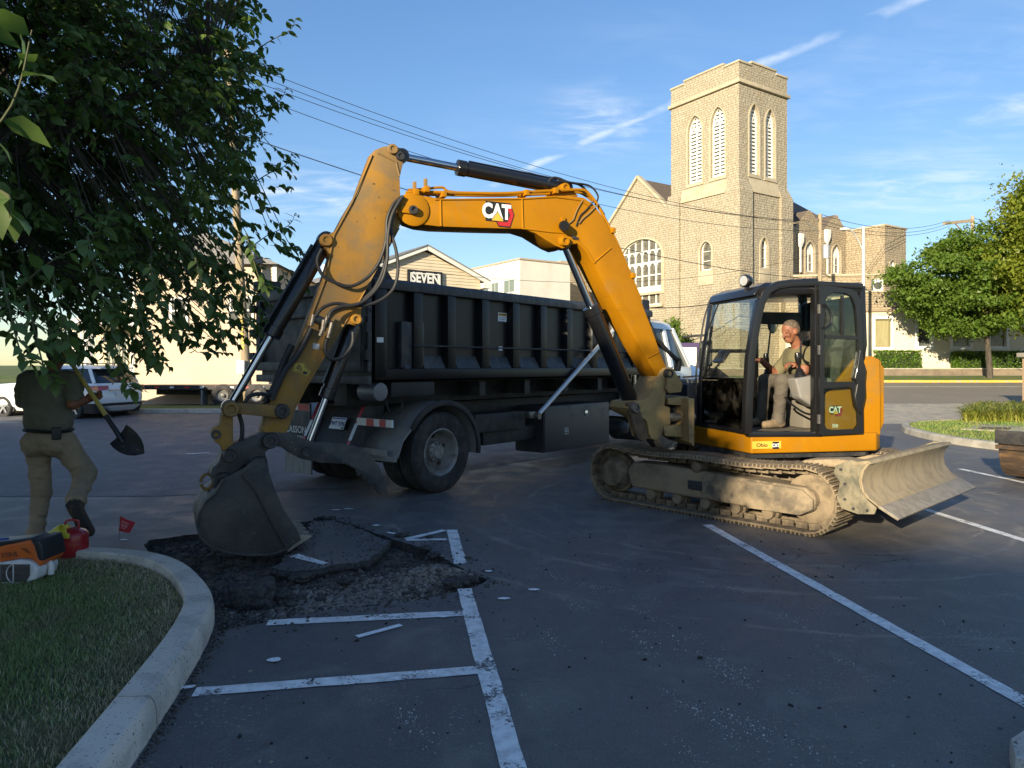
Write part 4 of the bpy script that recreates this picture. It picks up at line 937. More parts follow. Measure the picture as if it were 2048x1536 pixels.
# two-storey siding house
HA = Frame(-13.9, 26.0, R(3))
ha = thing('siding_house', 'two storey beige lap sided house beside the utility pole', 'house', HA.M)
hb = gz(26); hl = 5.15; ht = 5.35
obj('siding_wall', lap_wall(0, hl, hb, ht, 0, -1), M_sid, ha, smooth=0)
mb = MB(); mb.bx(.01, hl - .01, .004, 7, 0, ht); obj('core_wall', mb, M_sid, ha, smooth=0)
for x in (.02, hl - .02): mb = MB(); mb.bx(x - .07, x + .07, -.035, .05, hb, ht); obj('corner_trim', mb, M_white, ha)
for a, b, t, bt in ((463, 503, 597, 645), (345, 372, 600, 645)):
    x0, _, z1 = HA.p(a, t); x1, _, z0 = HA.p(b, bt); mb = MB(); mb.bx(x0 - .1, x1 + .1, -.07, 0.0, z0 - .1, z1 + .1); w_ = obj('window', mb, M_white, ha, bevel=.01)
    mb = MB(); mb.bx(x0, x1, -.085, -.072, z0, z1); obj('pane', mb, M_dglass, w_); mb = MB(); mb.bx(x0, x1, -.1, -.087, (z0 + z1) / 2 - .03, (z0 + z1) / 2 + .03); obj('sash_bar', mb, M_white, w_)
mb = MB(); mb.prism([(-.3, ht), (hl + .2, ht), (hl / 2, ht + 1.2)], -.3, 7.3); obj('roof', mb, M_groof, ha)
# side wing on the left with porch posts
LW = Frame(-13.9, 26.0, R(3) + math.pi / 2 + R(35)); mb = MB()
obj('side_wall', lap_wall(0, 9, hb, 4.2, -.02, 1), M_sid2, ha, LW.M, smooth=0)
for i in range(5): mb = MB(); x = .5 + i * 1.15; mb.bx(x - .12, x + .12, 1.2, 1.44, hb - .1, 3.1); obj('porch_post', mb, M_white, ha, LW.M, bevel=.02)
for i in range(4): mb = MB(); x = 1.1 + i * 1.15; mb.bx(x - .35, x + .35, .02, .07, 1.1, 2.6); w_ = obj('window', mb, M_white, ha, LW.M); mb = MB(); mb.bx(x - .28, x + .28, .072, .085, 1.17, 2.53); obj('pane', mb, M_dglass, w_, LW.M)
mb = MB(); mb.bx(0, 6, .01, 1.7, 3.1, 3.35); obj('porch_roof', mb, M_white, ha, LW.M)
# gabled house with the black sign
a0 = at(850, 497, 33.0); GH = Frame(a0.x, a0.y, GA); gh = thing('gabled_house', 'cream lap sided house with a low gable and grey shingle roof behind the truck', 'house', GH.M)
sl = 0.42; zr = a0.z; half = 3.0
zb_ = zr - sl * half
def glim(z): h = max(0.02, min(half, (zr - .1 - z) / sl)); return (-h, h)
obj('gable_siding', lap_wall(-half, half, .4, zr - .12, 0, -1, .15, glim, .03), M_sid2, gh, smooth=0)
mb = MB(); mb.prism([(-half, 0.3), (half, .3), (half, zb_), (0, zr - .14), (-half, zb_)], .004, 16); obj('core_wall', mb, M_sid2, gh, smooth=0)
for s_ in (-1, 1):
    mb = MB(); mb.bar([(s_ * (half + .4), -.22, zb_ - .4 * sl + .02), (0, -.22, zr + .02)], .07, .2); obj('fascia', mb, M_white, gh)
    mb = MB(); P = [(0, -.3, zr + .16), (s_ * (half + .45), -.3, zb_ - .45 * sl + .16), (s_ * (half + .45), 16.3, zb_ - .45 * sl + .16), (0, 16.3, zr + .16)]
    mb.add(P + [(a, b, c - .05) for a, b, c in P], [(0, 1, 2, 3), (4, 7, 6, 5), (0, 4, 5, 1), (1, 5, 6, 2), (2, 6, 7, 3), (3, 7, 4, 0)]); obj('roof', mb, M_groof, gh)
mb = MB(); mb.bx(half + .02, half + .45, -.3, 1.0, zb_ - .42, zb_ - .2); obj('gutter_return', mb, M_white, gh)
for x, y in ((-1.6, 7.0), (-1.9, 8.3)): mb = MB(); z = zr - 1.6 * sl; mb.cyl((x, y, z - .1), (x, y, z + .75), .12, 8); obj('vent_pipe', mb, M_white, gh)
sgn = thing('shop_sign', 'black panel sign reading SEVEN in white capitals on the gable', 'sign', GH.M)
x0, _, z1 = GH.p(815, 539, -.1); x1, _, z0 = GH.p(884, 603, -.1)
mb = MB(); mb.bx(x0, x1, -.16, -.04, z0, z1); obj('panel', mb, mat('black_panel', (.012, .012, .014), .45), sgn, bevel=.01)
mb = MB(); 
for a, b, c, d in ((x0 + .12, x1 - .12, z1 - .17, z1 - .12), (x0 + .12, x0 + .17, z0 + .12, z1 - .172), (x1 - .17, x1 - .12, z0 + .12, z1 - .172)):
    mb = MB(); mb.bx(a, b, -.175, -.161, c, d); obj('border_line', mb, M_white, sgn)
cx_ = (x0 + x1) / 2; zt_ = GH.p(849, 557, -.16)[2]
lettering('lettering', 'SEVEN', .64, M_white, sgn, facing(GH.wpt((cx_, -.163, zt_)), GH.x), .035, .80)
# white rendered block and the stone rear block beside it
WB = Frame(at(1040, 600, 50).x, 50.0, GA); WL = Frame(WB.o.x, 50.0, GA + math.pi / 2)
wb = thing('white_building', 'plain white rendered block with a row of small windows behind the truck', 'building', WB.M)
zt = at(0, 519, 50).z; mb = MB(); mb.bx(0, 4.5, 0, 9, .9, zt); obj('wall', mb, mat('white_render', (.64, .61, .55), .85, col2=(.57, .54, .48), scale=.5), wb, smooth=0)
mb = MB(); mb.bx(-.08, 4.58, -.08, 9.1, zt + .002, zt + .12); obj('coping', mb, mat('rust_coping', (.42, .33, .25), .8), wb)
for a, b, t, bt in ((1010, 1030, 562, 583), (985, 998, 567, 586), (966, 978, 570, 587), (948, 956, 573, 588)):
    xx0, _, zz1 = WL.p(a, t); xx1, _, zz0 = WL.p(b, bt); xx0, xx1 = sorted((xx0, xx1)); mb = MB(); mb.bx(xx0 - .08, xx1 + .08, .01, .07, zz0 - .08, zz1 + .08); w_ = obj('window', mb, M_white, wb, WL.M)
    mb = MB(); mb.bx(xx0, (xx0 + xx1) / 2 - .03, .072, .085, zz0, zz1); obj('pane', mb, mat('pale_glass', (.16, .19, .16), .15), w_, WL.M); mb = MB(); mb.bx((xx0 + xx1) / 2 + .03, xx1, .072, .085, zz0, zz1); obj('pane', mb, MATS['pale_glass'], w_, WL.M)
SB = Frame(at(1122, 600, 57).x, 57.0, GA); SL = Frame(SB.o.x, 57.0, GA + math.pi / 2)
sb = thing('stone_rear_block', 'tan stone block with a triple narrow window between the white block and church', 'building', SB.M)
zt = at(0, 525, 57).z; mb = MB(); mb.bx(0, 6.5, 0, 8, .9, zt); obj('wall', mb, M_stone, sb, smooth=0); mb = MB(); mb.bx(-.1, 6.6, -.1, 8.1, zt + .002, zt + .15); obj('coping', mb, M_trim, sb)
for i in range(3):
    a = 1097 + i * 8; xx0, _, zz1 = SL.p(a, 566); xx1, _, zz0 = SL.p(a + 6, 591); xx0, xx1 = sorted((xx0, xx1)); q = arch(xx0, xx1, zz0, zz1 - .25, zz1, 5)
    mb = MB(); mb.prism(q, .005, .05); w_ = obj('window', mb, M_trim, sb, SL.M); qq = [((x - (xx0 + xx1) / 2) * .62 + (xx0 + xx1) / 2, (z - zz0) * .9 + zz0 + .06) for x, z in q]; mb = MB(); mb.prism(qq, .052, .065); obj('pane', mb, M_wglass, w_, SL.M)
# ---------------------------------------------------------------- poles, lamp, wires
M_pole = mat('weathered_pole', (.34, .27, .17), .9, col2=(.22, .17, .11), scale=3, bump=.4, bscale=20, stretch=(3, 3, .3)); M_metal = mat('galvanised', (.48, .48, .46), .5, .6); M_wire = mat('black_wire', (.012, .012, .014), .6)
ub = at(497, 798, 25.2); up = thing('utility_pole', 'leaning weathered wooden utility pole before the beige siding house', 'pole', T(ub.x, ub.y, gz(25.2)), 'wooden utility poles')
utop = at(452, 75, 25.2) - Vector((ub.x, ub.y, gz(25.2))); mb = MB(); mb.tube([(0, 0, -.1), utop * .5, utop], [.16, .14, .11], 12); obj('pole', mb, M_pole, up)
mb = MB(); mb.bar([utop * .95 + Vector((-.9, .7, 0)), utop * .95 + Vector((.9, -.7, 0))], .1, .12, (0, 0, 1)); obj('crossarm', mb, M_pole, up)
q = at(482, 735, 25.0) - Vector((ub.x, ub.y, gz(25.2))); mb = MB(); mb.box(q, (.28, .14, .5)); obj('meter_box', mb, M_metal, up, bevel=.02)
for k_ in range(7):
    z = 2.1 + k_ * .16; mb = MB(); mb.box(utop * (z / utop.z) + Vector((-.01, -.155, 0)), (.09, .012, .10)); obj('number_tag', mb, mat('yellow_tag', (.65, .5, .05), .6), up)
p2b = at(1640, 760, 42.2); p2 = thing('utility_pole', 'wooden utility pole with a long crossarm in front of the nave', 'pole', T(p2b.x, p2b.y, 1.0), 'wooden utility poles')
h2 = at(0, 428, 42.2).z - 1.0; mb = MB(); mb.tube([(0, 0, -.1), (0, 0, h2)], [.15, .11], 10); obj('pole', mb, M_pole, p2)
d2 = (at(1581, 447, 40.6) - Vector((p2b.x, p2b.y, 1.0))); d2e = Vector((.25, .2, h2 - .25)); mb = MB(); mb.bar([d2, d2e], .1, .12, (0, 0, 1)); obj('crossarm', mb, M_pole, p2)
mb = MB(); mb.tube([d2.lerp(d2e, .45), (0, 0, h2 - 1.2)], .035, 6); obj('brace', mb, M_metal, p2)
mb = MB(); mb.lathe([(.001, 0), (.2, .03), (.21, .75), (.15, .85), (.001, .87)], (.26, -.22, h2 - 2.7), n=14); obj('transformer', mb, M_metal, p2)
p3b = at(1945, 760, 62.); p3 = thing('utility_pole', 'far utility pole with braced crossarm rising above the locust tree', 'pole', T(p3b.x, p3b.y, 1.0), 'wooden utility poles')
h3 = at(0, 432, 62).z - 1.0; mb = MB(); mb.tube([(0, 0, -.1), (0, 0, h3)], [.2, .14], 10); obj('pole', mb, mat('pink_pole', (.40, .29, .22), .9), p3)
d3 = at(1888, 447, 60.5) - Vector((p3b.x, p3b.y, 1)); mb = MB(); mb.bar([d3, (0, 0, h3 - .4)], .25, .22, (0, 0, 1)); obj('crossarm', mb, M_pole, p3); mb = MB(); mb.tube([d3.lerp(Vector((0, 0, h3 - .4)), .35), (0, 0, h3 - 2.2)], .06, 6); obj('brace', mb, M_pole, p3)
lb = at(1727, 755, 40.8); lp = thing('street_lamp', 'tall pale steel street lamp with a curved arm before the stone block', 'street lamp', T(lb.x, lb.y, .85))
hl_ = at(0, 453, 40.8).z - .85; mb = MB(); mb.tube([(0, 0, 0), (0, 0, hl_)], [.13, .085], 12); obj('pole', mb, mat('pale_steel', (.60, .58, .52), .5, .3), lp)
mb = MB(); mb.tube([(0, 0, hl_ - 1.5), (-.25, -.02, hl_ - .9), (-.6, -.05, hl_ - .35), (-.85, -.08, hl_ - .2)], .045, 8); obj('arm', mb, M_metal, lp)
mb = MB(); mb.ell((-1.1, -.1, hl_ - .17), (.32, .14, .09)); obj('lamp_head', mb, M_white, lp); mb = MB(); mb.ell((-1.15, -.1, hl_ - .23), (.16, .1, .06)); obj('lens', mb, M_dglass, lp)
def wire(a, b, sag, label, r=.012):
    a = Vector(a); b = Vector(b); mid = (a + b) / 2; n = 24
    P = [a.lerp(b, i / n) - mid - Vector((0, 0, sag * 4 * (i / n) * (1 - i / n))) for i in range(n + 1)]; mb = MB(); mb.tube(P, r, 5); o = obj('overhead_wire', mb, M_wire, None, Matrix.Translation(mid))
    tagp(o, label, 'wire', 'overhead wires')
labs = ['topmost thin black line crossing the sky from the leaning pole to the church', 'second thin black line below the topmost one crossing the sky to the church', 'third thin black line down between the leaning pole and the nave pole', 'lowest of the four bare lines between leaning pole and nave pole']
PW = Vector((ub.x, ub.y, gz(25.2))); C2 = Vector((p2b.x, p2b.y, 1.0))
for lab, (ya, xb, yb, sg) in zip(labs, ((113, 1588, 445, .9), (127, 1600, 443, 1.1), (142, 1620, 442, 1.1), (170, 1640, 462, 1.3))): wire(at(455, ya, 25.2), at(xb, yb, 41.2), sg, lab)
wire(at(462, 262, 25.2), at(1640, 560, 42.2), .9, 'sagging black service cable running low from the leaning pole', .018)
wire(at(540, 490, 27), at(1640, 505, 42.2), 1.6, 'thin slack service drop running past the gabled house', .01)
for (ya, yb), w_ in zip(((428, 440), (440, 446), (447, 452)), ('upper', 'middle', 'lower')): wire(at(1640, ya, 42.2), at(1900, yb, 60.6), .8, w_ + ' of three black lines strung between the two crossarms', .016)
for (ya, yb), w_ in zip(((436, 470), (445, 480)), ('upper', 'lower')): wire(at(1946, ya, 62), at(2200, yb, 80), .5, w_ + ' black line leaving the far pole over the trees', .02)
wire(at(1480, 610, 43.2), at(2200, 480, 60), .6, 'low slack cable crossing the church front', .014); wire(at(1230, 612, 43.2), at(1480, 598, 43.2), .3, 'thick slack cable pair crossing the great window', .03)
# ---------------------------------------------------------------- trees on the church side
q = at(1980, 755, 41.0); tree('locust_tree', 'feathery honey locust with pale trunk on the verge before the hall', (q.x, q.y, gz(41) + .05), 3.0, (q.x - .75, q.y + .2, 6.0), (4.1, 3.2, 3.2), 360, 210, .115, M_leaf2, 21, 'trees along the far verge', .42, .17, 'quad', .45, .25)
q = at(2062, 755, 38.5); tree('maple_tree', 'yellow green broad tree rising past the frame beside the locust', (q.x + 1.4, q.y, gz(38.5)), 3.2, (q.x + 1.5, q.y, 7.3), (3.4, 3.2, 4.6), 300, 200, .125, M_leaf3, 22, 'trees along the far verge', .42, .2, 'quad', .8, .2)
q = at(1345, 720, 43.0); tree('sapling', 'slender young tree beside the truck mirror and church wall', (q.x, q.y, 1.0), 1.6, (q.x, q.y, 3.0), (.42, .4, 1.35), 60, 40, .10, M_leaf2, 23, None, .16, .04, 'quad', 1.0, .2, 5)
q = at(1372, 730, 45.5); tree('shrub_tree', 'small upright bush at the foot of the church wall', (q.x, q.y, 1.38), .8, (q.x, q.y, 2.6), (.5, .4, 1.0), 40, 40, .10, M_hedge, 24, None, .18, .04, 'quad', 1.0, .2, 5)
# daylilies and the brick pillar on the island
def lily_mesh(seed):
    r = np.random.default_rng(seed); V = []; F = []
    for i in range(80):
        a = r.uniform(0, 6.28); h = r.uniform(.22, .46); L_ = r.uniform(.3, .62); w = .012; b = r.normal(0, .10, 2); d = np.array([math.cos(a), math.sin(a)]); s_ = np.array([-d[1], d[0]]) * w; o = len(V)
        for t, k_ in ((0, 1), (.4, 1), (.75, .8)):
            p = b + d * L_ * t ** 1.6; z = h * (1 - (1 - t) ** 2) if t < .9 else h * .8
            V += [(*(p - s_ * k_), z), (*(p + s_ * k_), z)]
        V.append((*(b + d * L_), h * .78)); F += [(o, o + 1, o + 3), (o, o + 3, o + 2), (o + 2, o + 3, o + 5), (o + 2, o + 5, o + 4), (o + 4, o + 5, o + 6)]
    return rawmesh('lily_leaves', np.array(V), np.array(F))
M_lily = leaf_mat('lily_leaf', (.22, .26, .035), (.36, .33, .08), (.28, .30, .05), .3); lm = [lily_mesh(31 + i) for i in range(3)]; k_ = 0
M_flow = mat('lily_flower', (.45, .12, .06), .7)
for row, (pxa, pxb, py, nn) in enumerate(((1936, 2085, 843, 9), (1946, 2085, 834, 8), (1960, 2085, 827, 7))):
    for i in range(nn):
        p = gp(pxa + (pxb - pxa) * (i + random.uniform(-.2, .2)) / (nn - 1), py, .14); o = thing('daylily', 'arching yellow green daylily clump in the sunlit island bed', 'plant', T(p.x, p.y, .125, random.uniform(0, 6)), 'daylilies on the island')
        c_ = put('leaves', lm[k_ % 3], M_lily, o, kind='stuff'); k_ += 1
        if False:
            mb = MB()
            for j in range(2): a = random.uniform(-.2, .2); mb = MB(); mb.tube([(a, 0, .3), (a * 1.3, .05, .72)], .006, 4); mb.ell((a * 1.3, .05, .75), (.035, .035, .05), 6, 4); obj('flower_stalk', mb, M_flow, o)
pb = gp(2040, 822, .12); M_pbr = stone_mat('pillar_brick', (.46, .30, .17), (.40, .25, .14), (.40, .34, .26), .22, .075, .3, (.35, .22, .12))
pil = thing('brick_pillar', 'square tan brick pillar with a flat stone cap behind the daylilies', 'pillar', T(pb.x + 1.0, pb.y + .3, .1)); zt = at(0, 705, pb.y).z
mb = MB(); mb.bx(-.42, .9, -.4, .4, 0, zt - .25); obj('shaft', mb, M_pbr, pil, smooth=0); mb = MB(); mb.bx(-.54, 1.0, -.52, .52, zt - .25, zt - .1); obj('cap', mb, mat('cap_stone', (.35, .31, .24), .9), pil, bevel=.02)
# ================================================================ excavator
M_cat = mat('machine_yellow', (0.385, 0.16, 0.003), 0.45, col2=(0.34, 0.14, 0.003), scale=1.5, coat=0.0, spec=.18, dust=(0.24, 0.145, 0.045), dlo=0.52, dhi=0.86, dscale=2.2, speck=((0.08, 0.05, 0.02), 26, 0.71, 0.75))
M_cat2 = mat('machine_yellow_dusty_shaded', (0.325, 0.16, 0.016), 0.6, col2=(0.23, 0.125, 0.03), scale=2.5, dust=(0.20, 0.13, 0.055), dlo=0.38, dhi=0.66, dscale=3, speck=((0.05, 0.035, 0.02), 22, 0.68, 0.73))  # dusty paint, browned further to carry the soft shade on the stick
M_cast = mat('dusty_casting', (0.40, 0.27, 0.10), 0.8, col2=(0.30, 0.20, 0.085), scale=4, bump=0.25, bscale=40, dust=(0.20, 0.14, 0.075), dlo=0.5, dhi=0.72, dscale=5)
M_blk = mat('black_machine_paint', (0.010, 0.010, 0.011), 0.30, dust=(0.09, 0.075, 0.055), dlo=0.66, dhi=0.90, dscale=7, coat=0.15)
M_blk2 = mat('scuffed_black_steel', (0.022, 0.023, 0.026), 0.55, col2=(0.055, 0.050, 0.045), scale=5, bump=0.2, bscale=40, speck=((0.16, 0.14, 0.11), 34, 0.68, 0.74), rvar=0.15)
M_chrome = mat('chrome_rod', (0.55, 0.56, 0.58), 0.16, 1.0)
M_hose = mat('rubber_hose', (0.016, 0.016, 0.017), 0.55, dust=(0.06, 0.055, 0.045), dlo=0.55, dhi=0.8)
M_steel = mat('worn_pin_steel', (0.22, 0.20, 0.17), 0.5, 0.6, col2=(0.12, 0.10, 0.08), scale=9)
M_track = mat('dusty_track_steel', (0.25, 0.19, 0.12), 0.88, 0.1, col2=(0.10, 0.078, 0.055), scale=7, lo=0.35, hi=0.7, bump=0.4, bscale=60, rand=0.14)
M_frame = mat('dusty_track_frame', (0.30, 0.23, 0.145), 0.88, col2=(0.07, 0.06, 0.048), scale=1.3, lo=0.40, hi=0.72, bump=0.35, bscale=45, dust=(0.31, 0.235, 0.145), dlo=0.46, dhi=0.80, dscale=9)
M_mold = mat('blade_steel', (0.335, 0.265, 0.165), 0.78, 0.15, col2=(0.25, 0.20, 0.125), scale=3, stretch=(3, 3, .8), bump=0.25, bscale=35, dust=(0.18, 0.13, 0.08), dlo=0.55, dhi=0.78, dscale=6)
M_edge = mat('cutting_edge_steel', (0.27, 0.235, 0.185), 0.65, 0.1, col2=(0.19, 0.165, 0.13), scale=4, stretch=(4, 4, 1))
M_bkt = mat('bucket_steel', (0.034, 0.034, 0.034), 0.58, 0.2, col2=(0.062, 0.058, 0.052), scale=3.2, lo=0.42, hi=0.68, bump=0.3, bscale=35, speck=((0.20, 0.17, 0.13), 40, 0.70, 0.75), rvar=0.12)
def glass_mat(name, tint, rough=0.02, refl=1.0):
    def fn(m, N, L, b):
        k = NB(N, L); tr = N.new('ShaderNodeBsdfTransparent'); tr.inputs[0].default_value = (*tint, 1); gl = N.new('ShaderNodeBsdfGlossy'); gl.inputs['Roughness'].default_value = rough
        fr = N.new('ShaderNodeFresnel'); fr.inputs[0].default_value = 1.45; mx = N.new('ShaderNodeMixShader'); L.new(k.math('MULTIPLY', fr.outputs[0], refl), mx.inputs[0]); L.new(tr.outputs[0], mx.inputs[1]); L.new(gl.outputs[0], mx.inputs[2])
        df = N.new('ShaderNodeBsdfDiffuse'); df.inputs[0].default_value = (.55, .5, .4, 1); m2 = N.new('ShaderNodeMixShader'); L.new(k.math('MULTIPLY', k.ramp(k.noise(k.pos('Object'), 5, 6, .7), .45, .8), .06), m2.inputs[0]); L.new(mx.outputs[0], m2.inputs[1]); L.new(df.outputs[0], m2.inputs[2])
        L.new(m2.outputs[0], N['Material Output'].inputs[0])
    return nodes_mat(name, fn)
M_cabglass = glass_mat('cab_glass', (0.88, 0.955, 0.87)); M_clear = glass_mat('windscreen', (0.97, 0.99, 0.96), refl=.45)
M_deco_k = mat('decal_black', (.015, .015, .016), .5); M_deco_w = mat('decal_white', (.82, .82, .80), .5); M_deco_r = mat('decal_red', (.45, .02, .025), .5); M_deco_y = mat('decal_yellow', (.70, .42, .05), .5)

EC = Vector((2.82, 8.46)); FU = Frame(EC.x, EC.y, math.atan2(-.731, .683)); FC = Frame(EC.x, EC.y, math.atan2(-.19, -.98)); FB = Frame(1.78, 8.26, math.atan2(-.436, -.90))
ex = thing('excavator', 'yellow tracked excavator with thumb bucket and front blade, dusty tracks', 'excavator', FC.M)
def plate(name, fr, px, near, far, m, parent=ex, bevel=0.012, trace=None):
    mb = MB(); mb.prism(fr.xz(px, near if trace is None else trace), near, far); return obj(name, mb, m, parent, fr.M, bevel=bevel)
def pin(fr, px, py, near, r, m, parent, l=0.05, name='pin', ring=True):
    x, _, z = fr.p(px, py, near); mb = MB(); mb.lathe([(r, -.02), (r, l * .6), (r * .86, l), (r * .55, l), (r * .5, l * .7), (.001, l * .7)], (x, near, z), (0, 1, 0), 18); return obj(name, mb, m, parent, fr.M)
def hose(fr, px, offs, r, m=M_hose, parent=ex, name='hose'):
    n = len(px); of = offs if isinstance(offs, (list, tuple)) else [offs] * n; P = [fr.p(a, b, o) for (a, b), o in zip(px, of)]; Q = catmull(P, 6); mb = MB(); mb.tube(Q, r, 8); return obj(name, mb, m, parent, fr.M)
def catmull(P, n):
    P = [Vector(q) for q in P]; out = []
    for i in range(len(P) - 1):
        p0 = P[max(0, i - 1)]; p1 = P[i]; p2 = P[i + 1]; p3 = P[min(len(P) - 1, i + 2)]
        for j in range(n):
            t = j / n; out.append(.5 * ((2 * p1) + (p2 - p0) * t + (2 * p0 - 5 * p1 + 4 * p2 - p3) * t * t + (3 * p1 - p0 - 3 * p2 + p3) * t ** 3))
    return out + [P[-1]]
def ram(fr, a, b, ra, rb, split, off, parent, name, ov=.04):
    """hydraulic cylinder: barrel from b towards a until `split`, rod from there to a"""
    A = Vector(fr.p(*a, off)); B = Vector(fr.p(*b, off)); d = (A - B); L_ = d.length; u = d.normalized(); S = B + u * L_ * split
    mb = MB(); mb.lathe([(rb * .8, 0), (rb, .03), (rb, L_ * split - .09), (rb * 1.12, L_ * split - .085), (rb * 1.12, L_ * split), (rb * .7, L_ * split + .01)], B, u, 20); o = obj(name, mb, M_blk, parent, fr.M)
    mb = MB(); mb.cyl(S - u * .02, A, ra, 16); obj('rod', mb, M_chrome, o, fr.M)
    for e, r_ in ((A, rb * .95), (B, rb * 1.05)): mb = MB(); mb.lathe([(r_, -rb * .8), (r_, rb * .8)], e, (0, 1, 0), 16); obj('end_eye', mb, M_blk, o, fr.M, bevel=.006)
    mb = MB(); n1 = u.cross(Vector((0, 1, 0))); mb.tube([B + n1 * rb * 1.15 + u * .1, S + n1 * rb * 1.15 - u * .12], .012, 6); obj('feed_pipe', mb, M_blk, o, fr.M); return o
# ---- undercarriage
def loop_path(n):
    a, b, r_, zc_ = -1.20, 1.17, .305, .34; segs = []; P = []
    tot = 2 * (b - a) + 2 * math.pi * r_
    for i in range(n):
        s_ = (i + .5) / n * tot
        if s_ < (b - a): x = a + s_; P.append((x, zc_ - r_, 0.0))
        elif s_ < (b - a) + math.pi * r_: t = (s_ - (b - a)) / r_; P.append((b + r_ * math.sin(t), zc_ - r_ * math.cos(t), t))
        elif s_ < 2 * (b - a) + math.pi * r_: u = (s_ - (b - a) - math.pi * r_); k_ = u / (b - a); P.append((b - u, zc_ + r_ - .045 * math.sin(k_ * math.pi) * (1 + .5 * math.sin(k_ * 9)), math.pi))
        else: t = (s_ - 2 * (b - a) - math.pi * r_) / r_; P.append((a - r_ * math.sin(t), zc_ + r_ * math.cos(t), math.pi + t))
    return P
SW = .45; NS = 48; pitch = (2 * 2.37 + 2 * math.pi * .305) / NS
mb = MB(); mb.prism([(-pitch * .49, -.012), (pitch * .49, -.012), (pitch * .49, .006), (-pitch * .49, .006)], -SW / 2, SW / 2)
for gx_ in (-.042, .0, .042): mb.prism([(gx_ - .009, -.010), (gx_ + .009, -.010), (gx_ + .006, -.040), (gx_ - .006, -.040)], -SW / 2, SW / 2)
for s_ in (-1, 1):
    mb.bx(-pitch * .42, pitch * .42, s_ * .07 - .016, s_ * .07 + .016, .004, .065)
shoe_me = mb.mesh('track_shoe', 0.003, 1)
lp_ = loop_path(NS)
for side in (-1, 1):
    yc = side * .885; mb = MB()
    ring = [(x, z) for x, z, t in loop_path(64)]; inn = [((x - .0) * .965 if abs(x) > 1.1 else x, .34 + (z - .34) * .80) for x, z in ring]
    n = len(ring); ins = [(x * .985, .34 + (z - .34) * .87) for x, z in ring]
    vs = [(x, yc - .05, z) for x, z in ins] + [(x, yc + .05, z) for x, z in ins] + [(x, yc - .05, z) for x, z in inn] + [(x, yc + .05, z) for x, z in inn]
    mb.add(vs, [(i, (i + 1) % n, (i + 1) % n + n, i + n) for i in range(n)] + [(i + 2 * n, (i + 1) % n + 2 * n, (i + 1) % n, i) for i in range(n)] + [(i + n, (i + 1) % n + n, (i + 1) % n + 3 * n, i + 3 * n) for i in range(n)])
    tr = obj('track', mb, M_track, ex, FU.M)
    for i, (x, z, t) in enumerate(lp_):
        M_ = FU.M @ Matrix.Translation((x, yc, z)) @ Matrix.Rotation(-t + random.uniform(-.03, .03), 4, 'Y'); put('track_shoe', shoe_me, M_track, tr, M_)
    o_ = yc + side * .16
    # side frame: rounded beam with a clean-out plate and end cover
    mb = MB(); prof = [(-.94, .20), (1.10, .17), (1.24, .24), (1.26, .36), (1.16, .46), (.3, .48), (-.5, .51), (-.92, .50), (-1.0, .40)]
    mb.prism(prof, yc - side * .12, o_); fr_ = obj('track_frame', mb, M_frame, ex, FU.M, bevel=.035, seg=3)
    mb = MB(); mb.prism([(.55, .175), (1.12, .185), (1.25, .26), (1.25, .36), (1.14, .44), (.55, .46)], o_ + side * .001, o_ + side * .035); obj('end_cover', mb, M_frame, fr_, FU.M, bevel=.02)
    mb = MB(); mb.bx(-.15, .02, o_ + side * .001, o_ + side * .02, .28, .38); obj('hatch', mb, M_blk2, fr_, FU.M, bevel=.008)
    for i in range(5): mb = MB(); x = -.68 + i * .36; mb.lathe([(.06, -.12), (.085, -.10), (.085, -.03), (.06, -.02), (.06, .05)], (x, yc + side * .09, .145), (0, side, 0), 14); obj('roller', mb, M_track, fr_, FU.M)
    mb = MB(); mb.lathe([(.05, -.1), (.06, .0), (.06, .1), (.04, .11)], (-.05, yc + side * .07, .53), (0, side, 0), 12); obj('carrier_roller', mb, M_track, fr_, FU.M)
    mb = MB(); mb.lathe([(.22, -.05), (.235, -.02), (.235, .06), (.20, .07), (.19, .12), (.155, .17), (.15, .19), (.001, .195)], (-1.20, yc + side * .02, .34), (0, side, 0), 28)
    sp = obj('sprocket', mb, M_track, ex, FU.M)
    for i in range(12):
        a = i * math.pi / 6; mb = MB(); mb.cyl((-1.20 + .175 * math.cos(a), yc + side * .13, .34 + .175 * math.sin(a)), (-1.20 + .175 * math.cos(a), yc + side * .155, .34 + .175 * math.sin(a)), .016, 6); obj('hub_bolt', mb, M_steel, sp, FU.M)
    mb = MB(); mb.lathe([(.24, -.06), (.24, .06), (.19, .075), (.10, .08), (.09, .14), (.001, .145)], (1.17, yc, .34), (0, side, 0), 26); obj('idler', mb, M_track, ex, FU.M)
mb = MB(); mb.prism([(-.75, .30), (.75, .30), (.62, .56), (-.62, .56)], -.74, .74); obj('car_body', mb, M_frame, ex, FU.M, bevel=.04)
mb = MB(); mb.lathe([(.56, .54), (.58, .58), (.58, .64), (.5, .66), (.5, .72)], (0, 0, 0), n=36); obj('slew_ring', mb, M_blk2, ex, FU.M)
